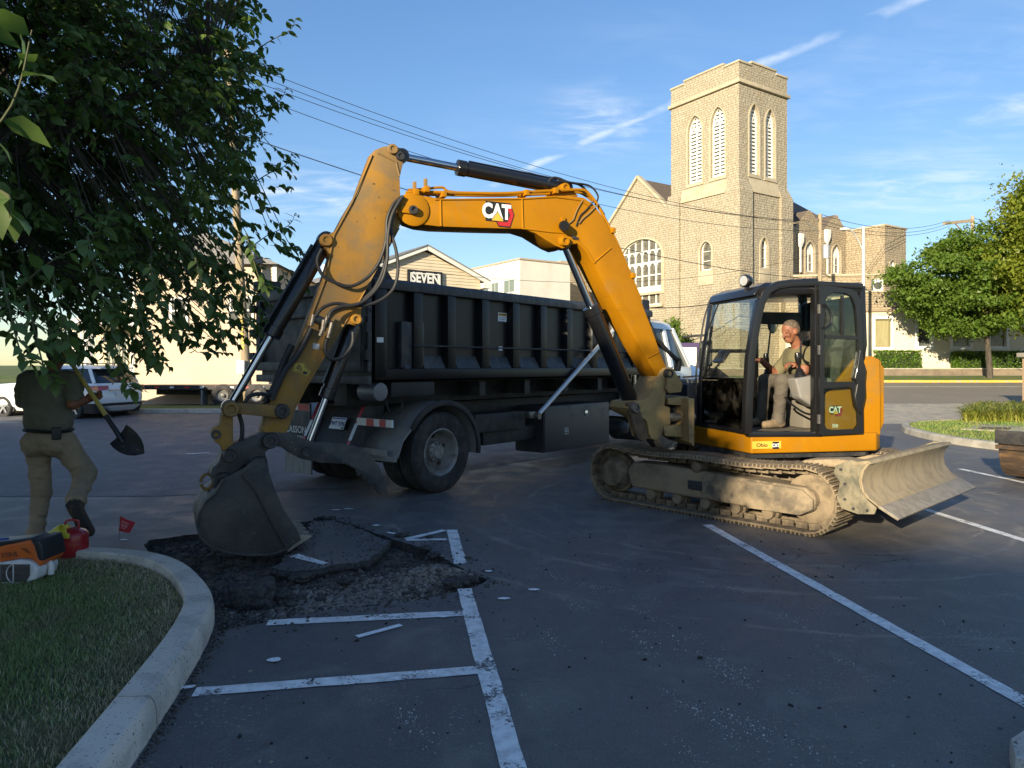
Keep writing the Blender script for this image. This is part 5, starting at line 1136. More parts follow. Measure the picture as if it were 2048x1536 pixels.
# ---- dozer blade and its arms
bprof = [(1.81, .775), (1.755, .70), (1.735, .61), (1.75, .53), (1.80, .46), (1.90, .39)]; back = [(x - .03, z) for x, z in bprof]
mb = MB(); mb.prism(bprof + back[::-1], -1.17, 1.17); bl_ = obj('blade', mb, M_mold, ex, FU.M, bevel=.006)
mb = MB(); mb.prism([(1.895, .405), (2.05, .315), (2.035, .295), (1.87, .385)], -1.175, 1.175); obj('cutting_edge', mb, M_edge, bl_, FU.M, bevel=.004)
mb = MB(); mb.prism([(1.80, .795), (1.82, .765), (1.66, .735), (1.64, .765)], -1.17, 1.17); obj('top_lip', mb, M_mold, bl_, FU.M, bevel=.006)
for s_ in (-1, 1):
    mb = MB(); mb.prism([(1.78, .775), (1.725, .70), (1.705, .61), (1.715, .53), (1.78, .44), (1.86, .38), (1.84, .32), (1.70, .30), (1.55, .33), (1.51, .42), (1.54, .57), (1.48, .65), (1.50, .72), (1.64, .785)], s_ * 1.165, s_ * 1.14); ep = obj('end_plate', mb, mat('blade_side_steel', (.24, .205, .135), .85, .1, col2=(.10, .095, .07), scale=6, bump=.3, bscale=40), bl_, FU.M, bevel=.006)
    for bx_, bz_ in ((1.55, .69), (1.585, .56), (1.585, .42), (1.66, .345), (1.78, .345)): mb = MB(); mb.cyl((bx_, s_ * 1.16, bz_), (bx_, s_ * 1.175, bz_), .014, 8); obj('bolt', mb, M_blk2, ep, FU.M)
    mb = MB(); mb.prism([(.55, .34), (1.25, .46), (1.66, .46), (1.68, .66), (1.25, .66), (.55, .50)], s_ * .58, s_ * .46); obj('blade_arm', mb, M_frame, ex, FU.M, bevel=.02)
mb = MB(); mb.bx(1.3, 1.5, -.45, .45, .52, .64); obj('arm_cross_tube', mb, M_frame, ex, FU.M, bevel=.03)
mb = MB(); mb.cyl((.7, 0, .5), (1.62, 0, .62), .06, 14); obj('blade_cylinder', mb, M_blk, ex, FU.M)
mb = MB(); mb.prism([(1.0, .64), (1.66, .66), (1.68, .72), (1.4, .74), (1.05, .70)], -.55, -.85); obj('mud_cake', mb, mat('caked_mud', (.34, .26, .165), .95, col2=(.25, .19, .12), scale=6, bump=.8, bscale=25), ex, FU.M, bevel=.05, seg=3)
# ---- upper structure
skirt = [(.42, .80), (-1.08, .82), (-1.22, .70), (-1.27, .5), (-1.27, -.85), (-1.1, -1.08), (.35, -1.08), (.56, -.95), (.56, -.42)]
mb = MB(); mb.prism(skirt, .70, .90, 'z'); sk = obj('deck_skirt', mb, M_cat, ex, FC.M, bevel=.02, seg=3)
mb = MB(); mb.prism([(x * .92, y * .92) for x, y in skirt], .64, .70, 'z'); obj('belly_plate', mb, M_blk2, sk, FC.M)
q0 = FC.p(1504, 883, .81); q1 = FC.p(1562, 882, .81); q2 = FC.p(1504, 898, .81)
mb = MB(); mb.bx(q1[0], q0[0], .806, .8125, q2[2], q0[2]); pl_ = obj('dealer_plate', mb, M_deco_y, sk, FC.M)
# camera sees the near (+y) face: lettering runs towards -x
def near_text(fr, px, py, y, body, size, m, parent, bold=.02, sx=1.0, shear=0): x, _, z = fr.p(px, py, y); return lettering('lettering', body, size, m, parent, facing(fr.wpt((x, y, z)), -fr.x), bold, sx, shear)
near_text(FC, 1524, 890.5, .8145, 'Ohio', .058, M_deco_k, sk, .012, 1.1)
q0 = FC.p(1545, 883.5, .815); q1 = FC.p(1558, 897.5, .815); mb = MB(); mb.bx(q1[0], q0[0], .8135, .8155, q1[2], q0[2]); obj('decal', mb, M_deco_k, sk, FC.M)
near_text(FC, 1551.5, 891, .817, 'CAT', .05, M_deco_w, sk, .03, .85)
# counterweight and side bodywork
mb = MB(); body = FC.xz([(1641, 869), (1641, 802), (1664, 781), (1680, 760), (1714, 718), (1732, 713), (1748, 712), (1764, 719), (1765, 800), (1765, 871)], .80); body = [(max(x, -1.24), z) for x, z in body]
mb.prism(body, .775, .715); cwp = obj('side_cover', mb, M_cat, ex, FC.M, bevel=.02, seg=3)
mb = MB(); mb.prism([(-.93, .91), (-1.235, .91), (-1.235, 1.70), (-.99, 1.70), (-.93, 1.55)], .712, -1.0); cw = obj('counterweight', mb, M_cat, ex, FC.M, bevel=.025, seg=3)
mb = MB(); mb.prism([(-1.0, .92), (-1.24, .92), (-1.28, 1.0), (-1.28, 1.62), (-1.22, 1.68), (-1.0, 1.68)], .70, -.98); obj('rear_shell', mb, M_cat, cw, FC.M, bevel=.03)
x, _, z = FC.p(1767, 873, .55); mb = MB(); mb.lathe([(.07, 0), (.08, .03), (.04, .05)], (-1.27, .55, .98), (-1, 0, 0), 14); obj('tail_lamp', mb, M_deco_r, cw, FC.M)
# logos on the side body, seen through the door glass
def cat_logo(parent, fr, px, py, y, s_, full=True):
    x, _, z = fr.p(px, py, y); B = facing(fr.wpt((x, y, z)), -fr.x)
    def dec(poly, d, m, nm): mb = MB(); mb.prism([(a * s_, b * s_) for a, b in poly], d, d + .0012, 'z'); obj(nm, mb, m, parent, B)
    if full:
        dec([(-.52, .40), (.44, .40), (.60, .0), (.44, -.47), (-.02, -.47), (-.12, -.30), (-.52, -.30)], .0012, M_deco_k, 'logo_backing')
        dec([(.26, .36), (.43, .36), (.57, -.01), (.42, -.43), (.0, -.43), (-.08, -.28), (.33, -.28), (.43, -.02)], .0030, M_deco_r, 'logo_red_band')
        dec([(-.30, -.27), (.16, -.27), (-.07, .03)], .0085, M_deco_y, 'logo_triangle')
        dec([(-.34, -.285), (.20, -.285), (-.07, .065)], .0065, M_deco_k, 'logo_triangle_edge')
    lettering('logo_letters', 'CAT', s_ * .70, M_deco_w, parent, B @ Matrix.Translation((-.10 * s_, .04 * s_, .0048)), .045, .80)
cat_logo(cwp, FC, 1672, 821, .779, .135); near_text(FC, 1670, 852, .779, '308', .052, M_deco_w, cwp, .02)
# ---- cab
cab = None
def cabbar(px, y, w, h, name='cab_pillar', m=M_blk, parent=None): mb = MB(); mb.bar([FC.p(a, b, y) for a, b in px], w, h); return obj(name, mb, m, parent or cab, FC.M, bevel=.012)
mb = MB(); rx0, rx1 = FC.p(1722, 570, .78)[0], FC.p(1524, 575, .78)[0]
mb.loft([[(rx0, -.30, 2.44), (rx1 + .10, -.30, 2.40), (rx1 + .10, .78, 2.40), (rx0, .78, 2.44)], [(rx0 - .01, -.31, 2.50), (rx1 + .05, -.31, 2.49), (rx1 + .05, .80, 2.49), (rx0 - .01, .80, 2.50)], [(rx0 + .05, -.25, 2.55), (rx1 - .06, -.25, 2.545), (rx1 - .06, .74, 2.545), (rx0 + .05, .74, 2.55)]]); cab = obj('cab_roof', mb, M_blk, ex, FC.M, bevel=.015, seg=3)
near_frame = [(1494, 868), (1495, 800), (1500, 715), (1511, 645), (1520, 605), (1533, 581), (1552, 571), (1580, 567), (1632, 565)]
cabbar(near_frame, .775, .09, .085); cabbar([(1494, 868), (1640, 868)], .775, .09, .06, 'door_sill')
cabbar([(1631, 566), (1631, 868)], .775, .09, .075, 'door_post'); cabbar([(1720, 572), (1724, 690), (1719, 720)], .74, .09, .07, 'rear_post')
cabbar([(1632, 568), (1722, 573)], .775, .09, .06, 'roof_rail')
fx0, fx1 = FC.p(1495, 860, .775), FC.p(1519, 610, .775)
yf = -.27
def P_(x, y, z): return (x, y, z)
Bn, Tn = Vector((fx0[0] - .01, .775, .93)), Vector((fx1[0] + .0, .775, 2.40)); Bf, Tf = Vector((fx0[0] + .02, yf, .93)), Vector((fx1[0] + .02, yf, 2.40))
Mn, Mf = Vector((fx0[0] - .02, .775, 1.5)), Vector((fx0[0] + .01, yf, 1.5))
for nm, pts in (('windscreen_post', [Bf, Mf, Tf]), ('front_sill', [Bn, Bf]), ('front_header', [Tn, Tf]), ('windscreen_bar', [Mn, Mf])):
    mb = MB(); w = .07 if nm == 'windscreen_post' else .05
    if nm == 'windscreen_post': mb.bar(pts, .08, .07)
    else: mb.bar(pts, w if nm != 'windscreen_bar' else .022, .07 if nm != 'windscreen_bar' else .02, (0, 0, 1))
    obj(nm, mb, M_blk, cab, FC.M, bevel=.01)
g = [Mn.lerp(Tn, .02), Mf.lerp(Tf, .02), Tf, Tn]; mb = MB(); mb.add([q + Vector((.02, 0, 0)) for q in g] + [q + Vector((.026, 0, 0)) for q in g], [(0, 1, 2, 3), (7, 6, 5, 4), (0, 4, 5, 1), (1, 5, 6, 2), (2, 6, 7, 3), (3, 7, 4, 0)]); obj('windscreen', mb, M_clear, cab, FC.M)
g = [Bn, Bf, Mf, Mn]; mb = MB(); mb.add([q + Vector((.02, 0, 0)) for q in g] + [q + Vector((.026, 0, 0)) for q in g], [(0, 1, 2, 3), (7, 6, 5, 4), (0, 4, 5, 1), (1, 5, 6, 2), (2, 6, 7, 3), (3, 7, 4, 0)]); obj('lower_windscreen', mb, M_cabglass, cab, FC.M)
# far side and rear of the cab
for x_ in (-.22, rx0 + .03): mb = MB(); mb.bx(x_ - .045, x_ + .045, yf - .03, yf + .04, .92, 2.45); obj('far_post', mb, M_blk, cab, FC.M, bevel=.01)
mb = MB(); mb.bx(rx0, fx0[0], yf - .03, yf + .03, .92, 1.38); obj('far_lower_panel', mb, M_blk2, cab, FC.M)
mb = MB(); mb.bx(rx0 + .08, fx1[0], yf - .004, yf + .004, 1.38, 2.42); obj('far_window', mb, M_clear, cab, FC.M)
mb = MB(); mb.bx(-.2, fx0[0] - .05, yf + .01, yf + .045, 1.80, 1.845); obj('far_grab_rail', mb, M_blk, cab, FC.M, bevel=.01)
mb = MB(); mb.bx(rx0 - .02, rx0 + .02, yf, .72, .92, 1.62); obj('rear_lower_panel', mb, M_blk2, cab, FC.M)
mb = MB(); mb.bx(rx0 - .004, rx0 + .004, yf, .72, 1.62, 2.42); obj('rear_window', mb, M_cabglass, cab, FC.M)
mb = MB(); mb.bx(rx0, fx0[0], yf, .74, .905, .93); obj('cab_floor', mb, mat('floor_mat', (.14, .115, .08), .9, col2=(.05, .045, .04), scale=7), cab, FC.M)
mb = MB(); mb.bx(rx0 + .1, -.22, yf + .03, yf + .10, 2.15, 2.30); obj('head_liner_box', mb, M_blk2, cab, FC.M, bevel=.02)
# roof lamp, antenna stub, wiper
q = FC.p(1494, 562, .55); mb = MB(); mb.lathe([(.001, -.05), (.055, -.035), (.07, .0), (.07, .045), (.06, .055)], (q[0], .55, q[2]), (1, .35, 0), 18); lampo = obj('work_lamp', mb, M_blk, cab, FC.M)
mb = MB(); mb.lathe([(.055, .056), (.001, .060)], (q[0], .55, q[2]), (1, .35, 0), 18); obj('lens', mb, mat('lamp_lens', (.45, .47, .48), .15, .3), lampo, FC.M); mb = MB(); mb.bx(q[0] - .02, q[0] + .02, .53, .57, q[2] - .14, q[2] - .05); obj('bracket', mb, M_blk, lampo, FC.M)
mb = MB(); mb.tube([Tf + Vector((.05, .25, -.03)), Mf + Vector((.05, .12, .42))], .009, 6); obj('wiper', mb, M_blk, cab, FC.M)
# front handrail/mirror arm by the windscreen
hose(FC, [(1420, 600), (1408, 640), (1400, 690), (1393, 740), (1392, 790)], .0, .011, M_blk, cab, 'hand_rail')
# ---- open door folded back against the side
def plate_holes(name, fr, outer, holes, y0, y1, m, parent, bevel=.006):
    o = fr.xz(outer, y0); hs = [fr.xz(h, y0) for h in holes]; mb = MB(); loops = [o] + hs; flat = [q for l in loops for q in l]; tri = tessellate_polygon([[Vector((a, b, 0)) for a, b in l] for l in loops]); n = len(flat)
    mb.add([(a, y0, b) for a, b in flat] + [(a, y1, b) for a, b in flat], [t for t in tri] + [tuple(i + n for i in t[::-1]) for t in tri]); k0 = 0
    for l in loops:
        m_ = len(l); mb.add([(a, y0, b) for a, b in l] + [(a, y1, b) for a, b in l], [(i, (i + 1) % m_, (i + 1) % m_ + m_, i + m_) for i in range(m_)])
    return obj(name, mb, m, parent, fr.M, merge=True)
up_ = [(1651, 603), (1656, 590), (1668, 584), (1690, 586), (1704, 593), (1711, 610), (1715, 650), (1717, 700), (1717, 757), (1710, 763), (1649, 764), (1649, 660)]; lo_ = [(1648, 777), (1700, 773), (1706, 778), (1709, 800), (1717, 826), (1718, 850), (1712, 858), (1665, 860), (1652, 857), (1647, 846)]
door = plate_holes('door', FC, [(1638, 570), (1660, 572), (1700, 578), (1714, 584), (1721, 600), (1725, 640), (1727, 700), (1726, 780), (1727, 867), (1641, 871)], [up_, lo_], .875, .83, M_blk, ex)
for h in (up_, lo_): mb = MB(); mb.prism([(x, z) for x, z in FC.xz(h, .85)], .849, .855); obj('door_glass', mb, M_cabglass, door, FC.M)
mb = MB(); mb.bar([FC.p(1684, 592, .862), FC.p(1685, 672, .862)], .02, .03); obj('sash_bar', mb, M_blk, door, FC.M); mb = MB(); mb.bar([FC.p(1650, 673, .862), FC.p(1716, 676, .862)], .02, .04); obj('sash_bar', mb, M_blk, door, FC.M)
mb = MB(); mb.tube(catmull([FC.p(a, b, .90) for a, b in ((1650, 608), (1660, 624), (1662, 645), (1650, 657))], 4), .012, 8); obj('door_handle', mb, M_blk, door, FC.M)
mb = MB(); mb.prism(FC.xz([(1721, 697), (1728, 718), (1734, 737), (1732, 760), (1733, 790), (1724, 832), (1714, 812), (1711, 792), (1716, 768), (1710, 757), (1716, 730)], .90), .895, .82); obj('door_latch', mb, M_blk, door, FC.M, bevel=.015, seg=3)
for yy in (618, 700, 838): x, _, z = FC.p(1637, yy, .85); mb = MB(); mb.cyl((x, .86, z - .05), (x, .86, z + .05), .022, 10); obj('hinge', mb, M_blk2, door, FC.M)
# grab hoop beside the seat
hose(FC, [(1617, 674), (1607, 678), (1602, 690), (1602, 708), (1608, 720), (1618, 726)], .72, .011, M_blk, cab, 'grab_hoop')
# ---- seat, console, levers, monitor
sx_ = FC.p(1605, 790, .3)[0]; seat_m = mat('seat_cloth', (.05, .05, .055), .9, col2=(.085, .08, .07), scale=8)
mb = MB(); mb.prism([(sx_ + .22, 1.28), (sx_ - .25, 1.25), (sx_ - .25, 1.38), (sx_ + .20, 1.40)], .06, .52); se = obj('seat', mb, seat_m, cab, FC.M, bevel=.03, seg=3)
mb = MB(); mb.prism([(sx_ - .20, 1.35), (sx_ - .30, 2.0), (sx_ - .42, 2.0), (sx_ - .34, 1.33)], .08, .50); obj('backrest', mb, seat_m, se, FC.M, bevel=.04, seg=3)
mb = MB(); mb.prism([(sx_ - .31, 2.04), (sx_ - .33, 2.22), (sx_ - .40, 2.22), (sx_ - .40, 2.04)], .17, .41); obj('head_rest', mb, seat_m, se, FC.M, bevel=.04, seg=3)
mb = MB(); mb.prism([(sx_ + .10, .93), (sx_ - .22, .93), (sx_ - .22, 1.26), (sx_ + .10, 1.27)], .12, .48); obj('seat_base', mb, mat('seat_base', (.17, .15, .12), .85), se, FC.M, bevel=.02)
gcol = mat('grey_console', (.20, .19, .175), .6, dust=(.27, .23, .17), dlo=.5, dhi=.75)
for yy, nm in ((.60, 'armrest_console'), (-.05, 'armrest_console')):
    mb = MB(); mb.prism([(sx_ + .34, 1.50), (sx_ + .10, 1.54), (sx_ - .12, 1.50), (sx_ - .12, 1.33), (sx_ + .10, 1.17), (sx_ + .28, 1.28)], yy - .09, yy + .09); cs = obj(nm, mb, gcol, cab, FC.M, bevel=.03, seg=3)
    mb = MB(); mb.lathe([(.07, 0), (.062, .02), (.066, .03), (.052, .05), (.055, .06), (.04, .08), (.042, .09), (.025, .11), (.016, .12), (.016, .16), (.03, .18), (.034, .25), (.025, .29), (.001, .30)], (sx_ + .22, yy, 1.50), (.15, 0, 1), 14); obj('joystick', mb, M_blk, cs, FC.M)
    if yy > 0:
        mb = MB(); mb.tube(catmull([(sx_ + .05, yy + .12, 1.10), (sx_ + .25, yy + .14, 1.12), (sx_ + .45, yy + .15, 1.24), (sx_ + .50, yy + .15, 1.30)], 4), [.012] * 12 + [.022], 8); obj('lockout_lever', mb, M_blk, cs, FC.M)
        mb = MB(); mb.bx(sx_ + .10, sx_ + .16, yy + .091, yy + .094, 1.28, 1.38); obj('label_sticker', mb, M_deco_w, cs, FC.M)
q = FC.p(1443, 713, .1); mb = MB(); mb.box((q[0], .1, q[2]), (.035, .24, .17), Matrix.Rotation(R(-35), 4, 'Y')); mo = obj('monitor', mb, M_blk, cab, FC.M, bevel=.012); mb = MB(); mb.tube([(q[0], .1, q[2] - .05), (q[0] + .08, .0, q[2] - .2)], .015, 6); obj('stalk', mb, M_blk, mo, FC.M)
mb = MB(); mb.prism([(fx0[0] - .04, .93), (fx0[0] - .28, .93), (fx0[0] - .20, 1.5), (fx0[0] - .04, 1.62)], -.22, .05); obj('front_console', mb, M_blk2, cab, FC.M, bevel=.03)
for yy in (.22, .36): mb = MB(); mb.tube([(fx0[0] - .16, yy, .95), (fx0[0] - .12, yy, 1.25)], .012, 6); mb.box((fx0[0] - .16, yy, 1.0), (.16, .09, .02), Matrix.Rotation(R(25), 4, 'Y')); obj('travel_pedal', mb, M_blk, cab, FC.M)
# far round mirror and far-side bodywork
q = FC.p(1545, 647, -.55); mb = MB(); mb.lathe([(.001, -.03), (.10, -.02), (.13, .0), (.115, .012), (.001, .03)], (q[0], -.55, q[2]), (-.5, .85, 0), 24); mi_ = obj('round_mirror', mb, mat('mirror_face', (.22, .27, .30), .08, .9), ex, FC.M); mb = MB(); mb.tube([(q[0], -.58, q[2]), (q[0] + .05, -.62, 1.55)], .012, 6); obj('mirror_arm', mb, M_blk, mi_, FC.M)
mb = MB(); mb.bx(-.95, .62, -1.04, -.36, .91, 1.42); tk = obj('side_tank', mb, mat('dark_navy_panel', (.016, .018, .026), .5), ex, FC.M, bevel=.03); mb = MB(); mb.bx(-.9, .55, -1.0, -.4, 1.422, 1.47); obj('tank_deck', mb, mat('pale_deck', (.36, .33, .28), .8), tk, FC.M, bevel=.015)
# ---- swing frame at the front of the deck and the boom swing bracket
fk = [('fork_plate', [(1336, 796), (1376, 793), (1382, 800), (1382, 809), (1372, 812), (1336, 809)]), ('fork_plate', [(1327, 852), (1378, 850), (1386, 862), (1386, 876), (1330, 872)])]
for nm, px in fk: plate(nm, FC, px, .22, -.28, M_cast, ex, .012)
plate('deck_front_plate', FC, [(1377, 797), (1389, 797), (1389, 893), (1378, 884)], .40, -.35, M_cast, ex, .01)
mb = MB(); x, _, z = FC.p(1352, 835, 0); mb.cyl((x, 0, z - .25), (x, 0, z + .25), .085, 18); obj('king_post', mb, M_blk2, ex, FC.M)
mb = MB(); x, _, z = FC.p(1356, 834, .16); mb.cyl((x - .2, .16, z), (x + .12, .16, z), .05, 14); obj('swing_cylinder', mb, M_steel, ex, FC.M)
br0 = [(1323, 742), (1331, 735), (1341, 734), (1346, 741), (1342, 760), (1334, 776), (1331, 800), (1330, 812), (1341, 814), (1342, 850), (1328, 853), (1324, 872), (1313, 881), (1303, 878), (1298, 862), (1294, 842), (1280, 834), (1263, 826), (1256, 816), (1260, 804), (1270, 802), (1284, 801), (1296, 796), (1304, 784), (1312, 764)]
plate('swing_bracket', FB, br0, .19, -.19, M_cast, ex, .02, trace=.19)
plate('bracket_cheek', FB, [(1338, 737), (1346, 736), (1366, 768), (1363, 784), (1340, 787), (1333, 778)], .24, .20, M_cast, ex, .012); plate('bracket_cheek', FB, [(1338, 737), (1346, 736), (1366, 768), (1363, 784), (1340, 787), (1333, 778)], -.20, -.24, M_cast, ex, .012)
pin(FB, 1334, 747, .19, .055, M_blk2, ex, .06); pin(FB, 1268, 815, .19, .06, M_steel, ex, .05)
plate('cylinder_foot', FB, [(1256, 806), (1268, 803), (1278, 812), (1290, 848), (1298, 876), (1288, 884), (1276, 876), (1268, 850)], .20, .13, mat('brown_steel', (.14, .09, .05), .8, col2=(.08, .055, .035), scale=6), ex, .012)
# ---- boom
boom_px = [(806, 412), (812, 400), (826, 393), (845, 391), (881, 397), (960, 396), (1044, 395), (1110, 391), (1140, 391), (1168, 395), (1188, 409), (1208, 437), (1237, 491), (1278, 590), (1304, 658), (1325, 717), (1334, 735), (1336, 752), (1324, 760), (1313, 752), (1294, 717), (1260, 660), (1225, 600), (1200, 553), (1187, 527), (1170, 501), (1155, 487), (1143, 489), (1136, 495), (1124, 497), (1110, 491), (1092, 480), (1070, 466), (1045, 458), (960, 456), (877, 453), (845, 449), (822, 441), (808, 428)]
boom = plate('boom', FB, boom_px, .155, -.155, M_cat, ex, .012)
# welded flange seams and gussets read as thin raised strips
def seam(px, fr, y, parent, m=M_cat, r=.009): mb = MB(); mb.tube([fr.p(a, b, y) for a, b in px], r, 6); obj('weld_seam', mb, m, parent, fr.M)
seam([(881, 398), (882, 452)], FB, .158, boom); seam([(1044, 397), (1046, 456)], FB, .158, boom); seam([(1187, 526), (1222, 496)], FB, .158, boom); seam([(1294, 716), (1318, 704)], FB, .158, boom)
seam([(1045, 457), (1100, 464), (1130, 466), (1150, 474), (1172, 499), (1190, 527)], FB, .158, boom); seam([(870, 399), (1040, 398), (1110, 394), (1160, 400), (1183, 415)], FB, .158, boom)
cat_logo(boom, FB, 998, 427, .1565, .285)
mb = MB(); x, _, z = FB.p(826, 419, .155); mb.lathe([(.16, 0), (.16, .012), (.14, .02), (.001, .02)], (x, .155, z), (0, 1, 0), 24); nose = obj('nose_boss', mb, M_cat, boom, FB.M)
pin(FB, 825, 421, .175, .045, M_blk2, boom, .05); plate('pin_keeper', FB, [(800, 416), (806, 406), (828, 411), (835, 421), (826, 428), (804, 425)], .197, .176, M_cat, boom, .008)
pin(FB, 1127, 483, .155, .055, M_cat, boom, .05); plate('pin_keeper', FB, [(1116, 478), (1120, 474), (1140, 478), (1136, 492), (1120, 490)], .168, .154, M_cat, boom, .005)
plate('cylinder_lug', FB, [(1106, 392), (1112, 376), (1124, 367), (1134, 370), (1146, 382), (1158, 392)], .09, .05, M_cat, boom, .01); plate('cylinder_lug', FB, [(1106, 392), (1112, 376), (1124, 367), (1134, 370), (1146, 382), (1158, 392)], -.05, -.09, M_cat, boom, .01)
pin(FB, 1129, 376, .09, .05, M_cat, boom, .04)
x, _, z = FB.p(1125, 452, .155); mb = MB(); mb.lathe([(.05, 0), (.055, .03), (.055, .08), (.05, .09)], (x, .17, z), (.35, .9, -.2), 16); wl = obj('work_lamp', mb, M_blk, boom, FB.M); mb = MB(); mb.bx(x - .02, x + .02, .155, .18, z + .02, z + .09); obj('bracket', mb, M_cat, wl, FB.M)
plate('undertray', FB, [(1143, 470), (1156, 474), (1158, 480), (1146, 478)], .17, .155, M_blk2, boom, .004)
# steel pipes along the top of the boom
for px, off, r_ in (([(812, 386), (835, 383), (880, 385), (1000, 387), (1060, 384), (1120, 381), (1165, 380), (1180, 390), (1196, 412), (1214, 446), (1240, 500), (1282, 602)], .13, .017), ([(816, 380), (850, 378), (885, 375), (905, 384), (1010, 390), (1080, 389), (1130, 386), (1160, 386), (1185, 402)], .05, .013), ([(812, 388), (860, 389), (1000, 391), (1100, 386), (1160, 384), (1186, 398), (1208, 430)], -.04, .016)): hose(FB, px, off, r_, M_cat, boom, 'hydraulic_pipe')
for px_, py_ in ((830, 386), (851, 380), (885, 390), (1050, 387), (1108, 383), (1222, 462), (1262, 552)): q = FB.p(px_, py_, .12); mb = MB(); mb.box((q[0], .08, q[2]), (.05, .2, .06)); obj('pipe_clamp', mb, M_cat, boom, FB.M, bevel=.008)
for px_, py_ in ((829, 372), (851, 366)): q = FB.p(px_, py_, .1); mb = MB(); mb.box((q[0], .1, q[2]), (.03, .04, .08)); obj('valve', mb, M_cat2, boom, FB.M, bevel=.006)
hose(FB, [(1095, 366), (1105, 356), (1118, 357), (1135, 364), (1160, 370), (1178, 388), (1192, 405)], .06, .014, M_hose, boom); hose(FB, [(1116, 362), (1150, 366), (1180, 372), (1196, 392), (1190, 410)], .10, .01, M_hose, boom)
hose(FB, [(1166, 400), (1156, 416), (1150, 430), (1146, 440), (1136, 448)], .165, .007, M_cat2, boom); hose(FB, [(1196, 408), (1180, 425), (1166, 437), (1158, 447)], .165, .008, M_cat2, boom); hose(FB, [(1188, 402), (1172, 420), (1160, 432), (1152, 452)], .168, .006, M_hose, boom)
# hoses from boom foot into the deck
for i, (o1, o2) in enumerate(((.12, .05), (.06, .0), (.0, -.05), (.14, .12), (-.05, -.1))): hose(FB, [(1296 + i * 2, 640 + 4 * i), (1304 + i * 2, 664 + 3 * i), (1318 + 2 * i, 690), (1340 + 3 * i, 705 + i * 4), (1352 + 2 * i, 720), (1350 + i * 2, 742)], [o1, o1, o2, o2, o2, o2], .02, M_hose, ex)
# ---- rams
ram(FB, (802, 313), (1129, 377), .038, .072, .68, 0, ex, 'stick_cylinder'); ram(FB, (1127, 485), (1266, 815), .042, .085, .62, 0, ex, 'boom_cylinder'); ram(FB, (459, 815), (651, 481), .037, .075, .585, .0, ex, 'bucket_cylinder')
# ---- stick
stick_px = [(749, 300), (766, 293), (785, 290), (799, 296), (808, 311), (806, 330), (800, 354), (801, 385), (806, 430), (800, 452), (781, 489), (750, 546), (726, 592), (724, 612), (722, 640), (712, 652), (697, 648), (682, 656), (666, 685), (620, 765), (592, 816), (577, 858), (562, 890), (540, 897), (524, 888), (523, 860), (540, 806), (562, 765), (600, 685), (628, 612), (650, 554), (663, 512), (651, 498), (648, 480), (660, 467), (676, 458), (694, 424), (716, 388)]
stick = plate('stick', FB, stick_px, .125, -.125, M_cat2, ex, .014)
seam([(757, 306), (792, 324), (799, 352)], FB, .128, stick, M_cat2); seam([(744, 310), (704, 405), (668, 470), (650, 560), (604, 684), (546, 806)], FB, .128, stick, M_cat2, .011); seam([(798, 456), (720, 600), (690, 646), (614, 770), (588, 820)], FB, .128, stick, M_cat2, .008)
pin(FB, 785, 299, .125, .05, M_cat2, stick, .03); pin(FB, 800, 313, .125, .042, M_blk2, stick, .03); pin(FB, 652, 481, .125, .058, M_cat2, stick, .035); pin(FB, 711, 639, .125, .05, M_cat2, stick, .05); pin(FB, 563, 822, .15, .065, M_blk2, stick, .06)
plate('quick_coupler_valve', FB, [(628, 632), (634, 628), (664, 642), (660, 654), (630, 646)], .20, .13, M_blk, stick, .01)
for a, b in (((656, 632), (640, 672)), ((648, 640), (645, 660)), ((664, 645), (656, 676)), ((627, 630), (622, 652))): mb = MB(); mb.cyl(FB.p(*a, .2), FB.p(*b, .2), .02, 10); obj('hose_fitting', mb, M_steel, stick, FB.M)
def decal(px, y, m, parent, nm): mb = MB(); mb.prism(FB.xz(px, y), y, y + .002); obj(nm, mb, m, parent, FB.M)
decal([(626, 686), (639, 688), (638, 699), (625, 697)], .1262, mat('grey_decal', (.5, .5, .5), .5), stick, 'data_plate'); decal([(590, 726), (606, 726), (622, 744), (614, 752), (583, 741)], .1262, mat('worn_yellow_decal', (.50, .36, .05), .6, col2=(.2, .14, .03), scale=30), stick, 'warning_decal')
decal([(593, 738), (599, 728), (604, 740)], .1285, M_deco_k, stick, 'warning_triangle'); decal([(595, 737), (599, 731), (602, 738)], .131, MATS['worn_yellow_decal'], stick, 'warning_symbol'); decal([(607, 742), (616, 744), (613, 749), (606, 748)], .1285, M_deco_k, stick, 'warning_panel')
# ---- bucket linkage, coupler, bucket, thumb
for y0, y1 in ((.19, .145), (-.145, -.19)):
    plate('bucket_link', FB, [(444, 816), (450, 806), (466, 805), (556, 811), (566, 808), (574, 816), (573, 830), (562, 836), (466, 827), (450, 828)], y0, y1, M_cat2, ex, .01)
plate('power_link', FB, [(446, 826), (466, 827), (467, 886), (462, 908), (446, 906), (442, 892), (430, 884), (421, 868), (426, 858), (440, 852)], .13, -.13, M_cat2, ex, .015)
x, _, z = FB.p(432, 869, .13); mb = MB(); mb.lathe([(.02, 0), (.04, 0), (.04, .012), (.02, .012)], (x, .131, z), (0, 1, 0), 16, closed=True); obj('lifting_eye', mb, M_blk2, ex, FB.M)
pin(FB, 461, 818, .19, .07, M_cat2, ex, .06); 
mb = MB(); mb.cyl(FB.p(461, 818, -.19), FB.p(461, 818, .19)[0:1] + (.19,) + FB.p(461, 818, .19)[2:], .05, 14); obj('link_shaft', mb, M_blk2, ex, FB.M)
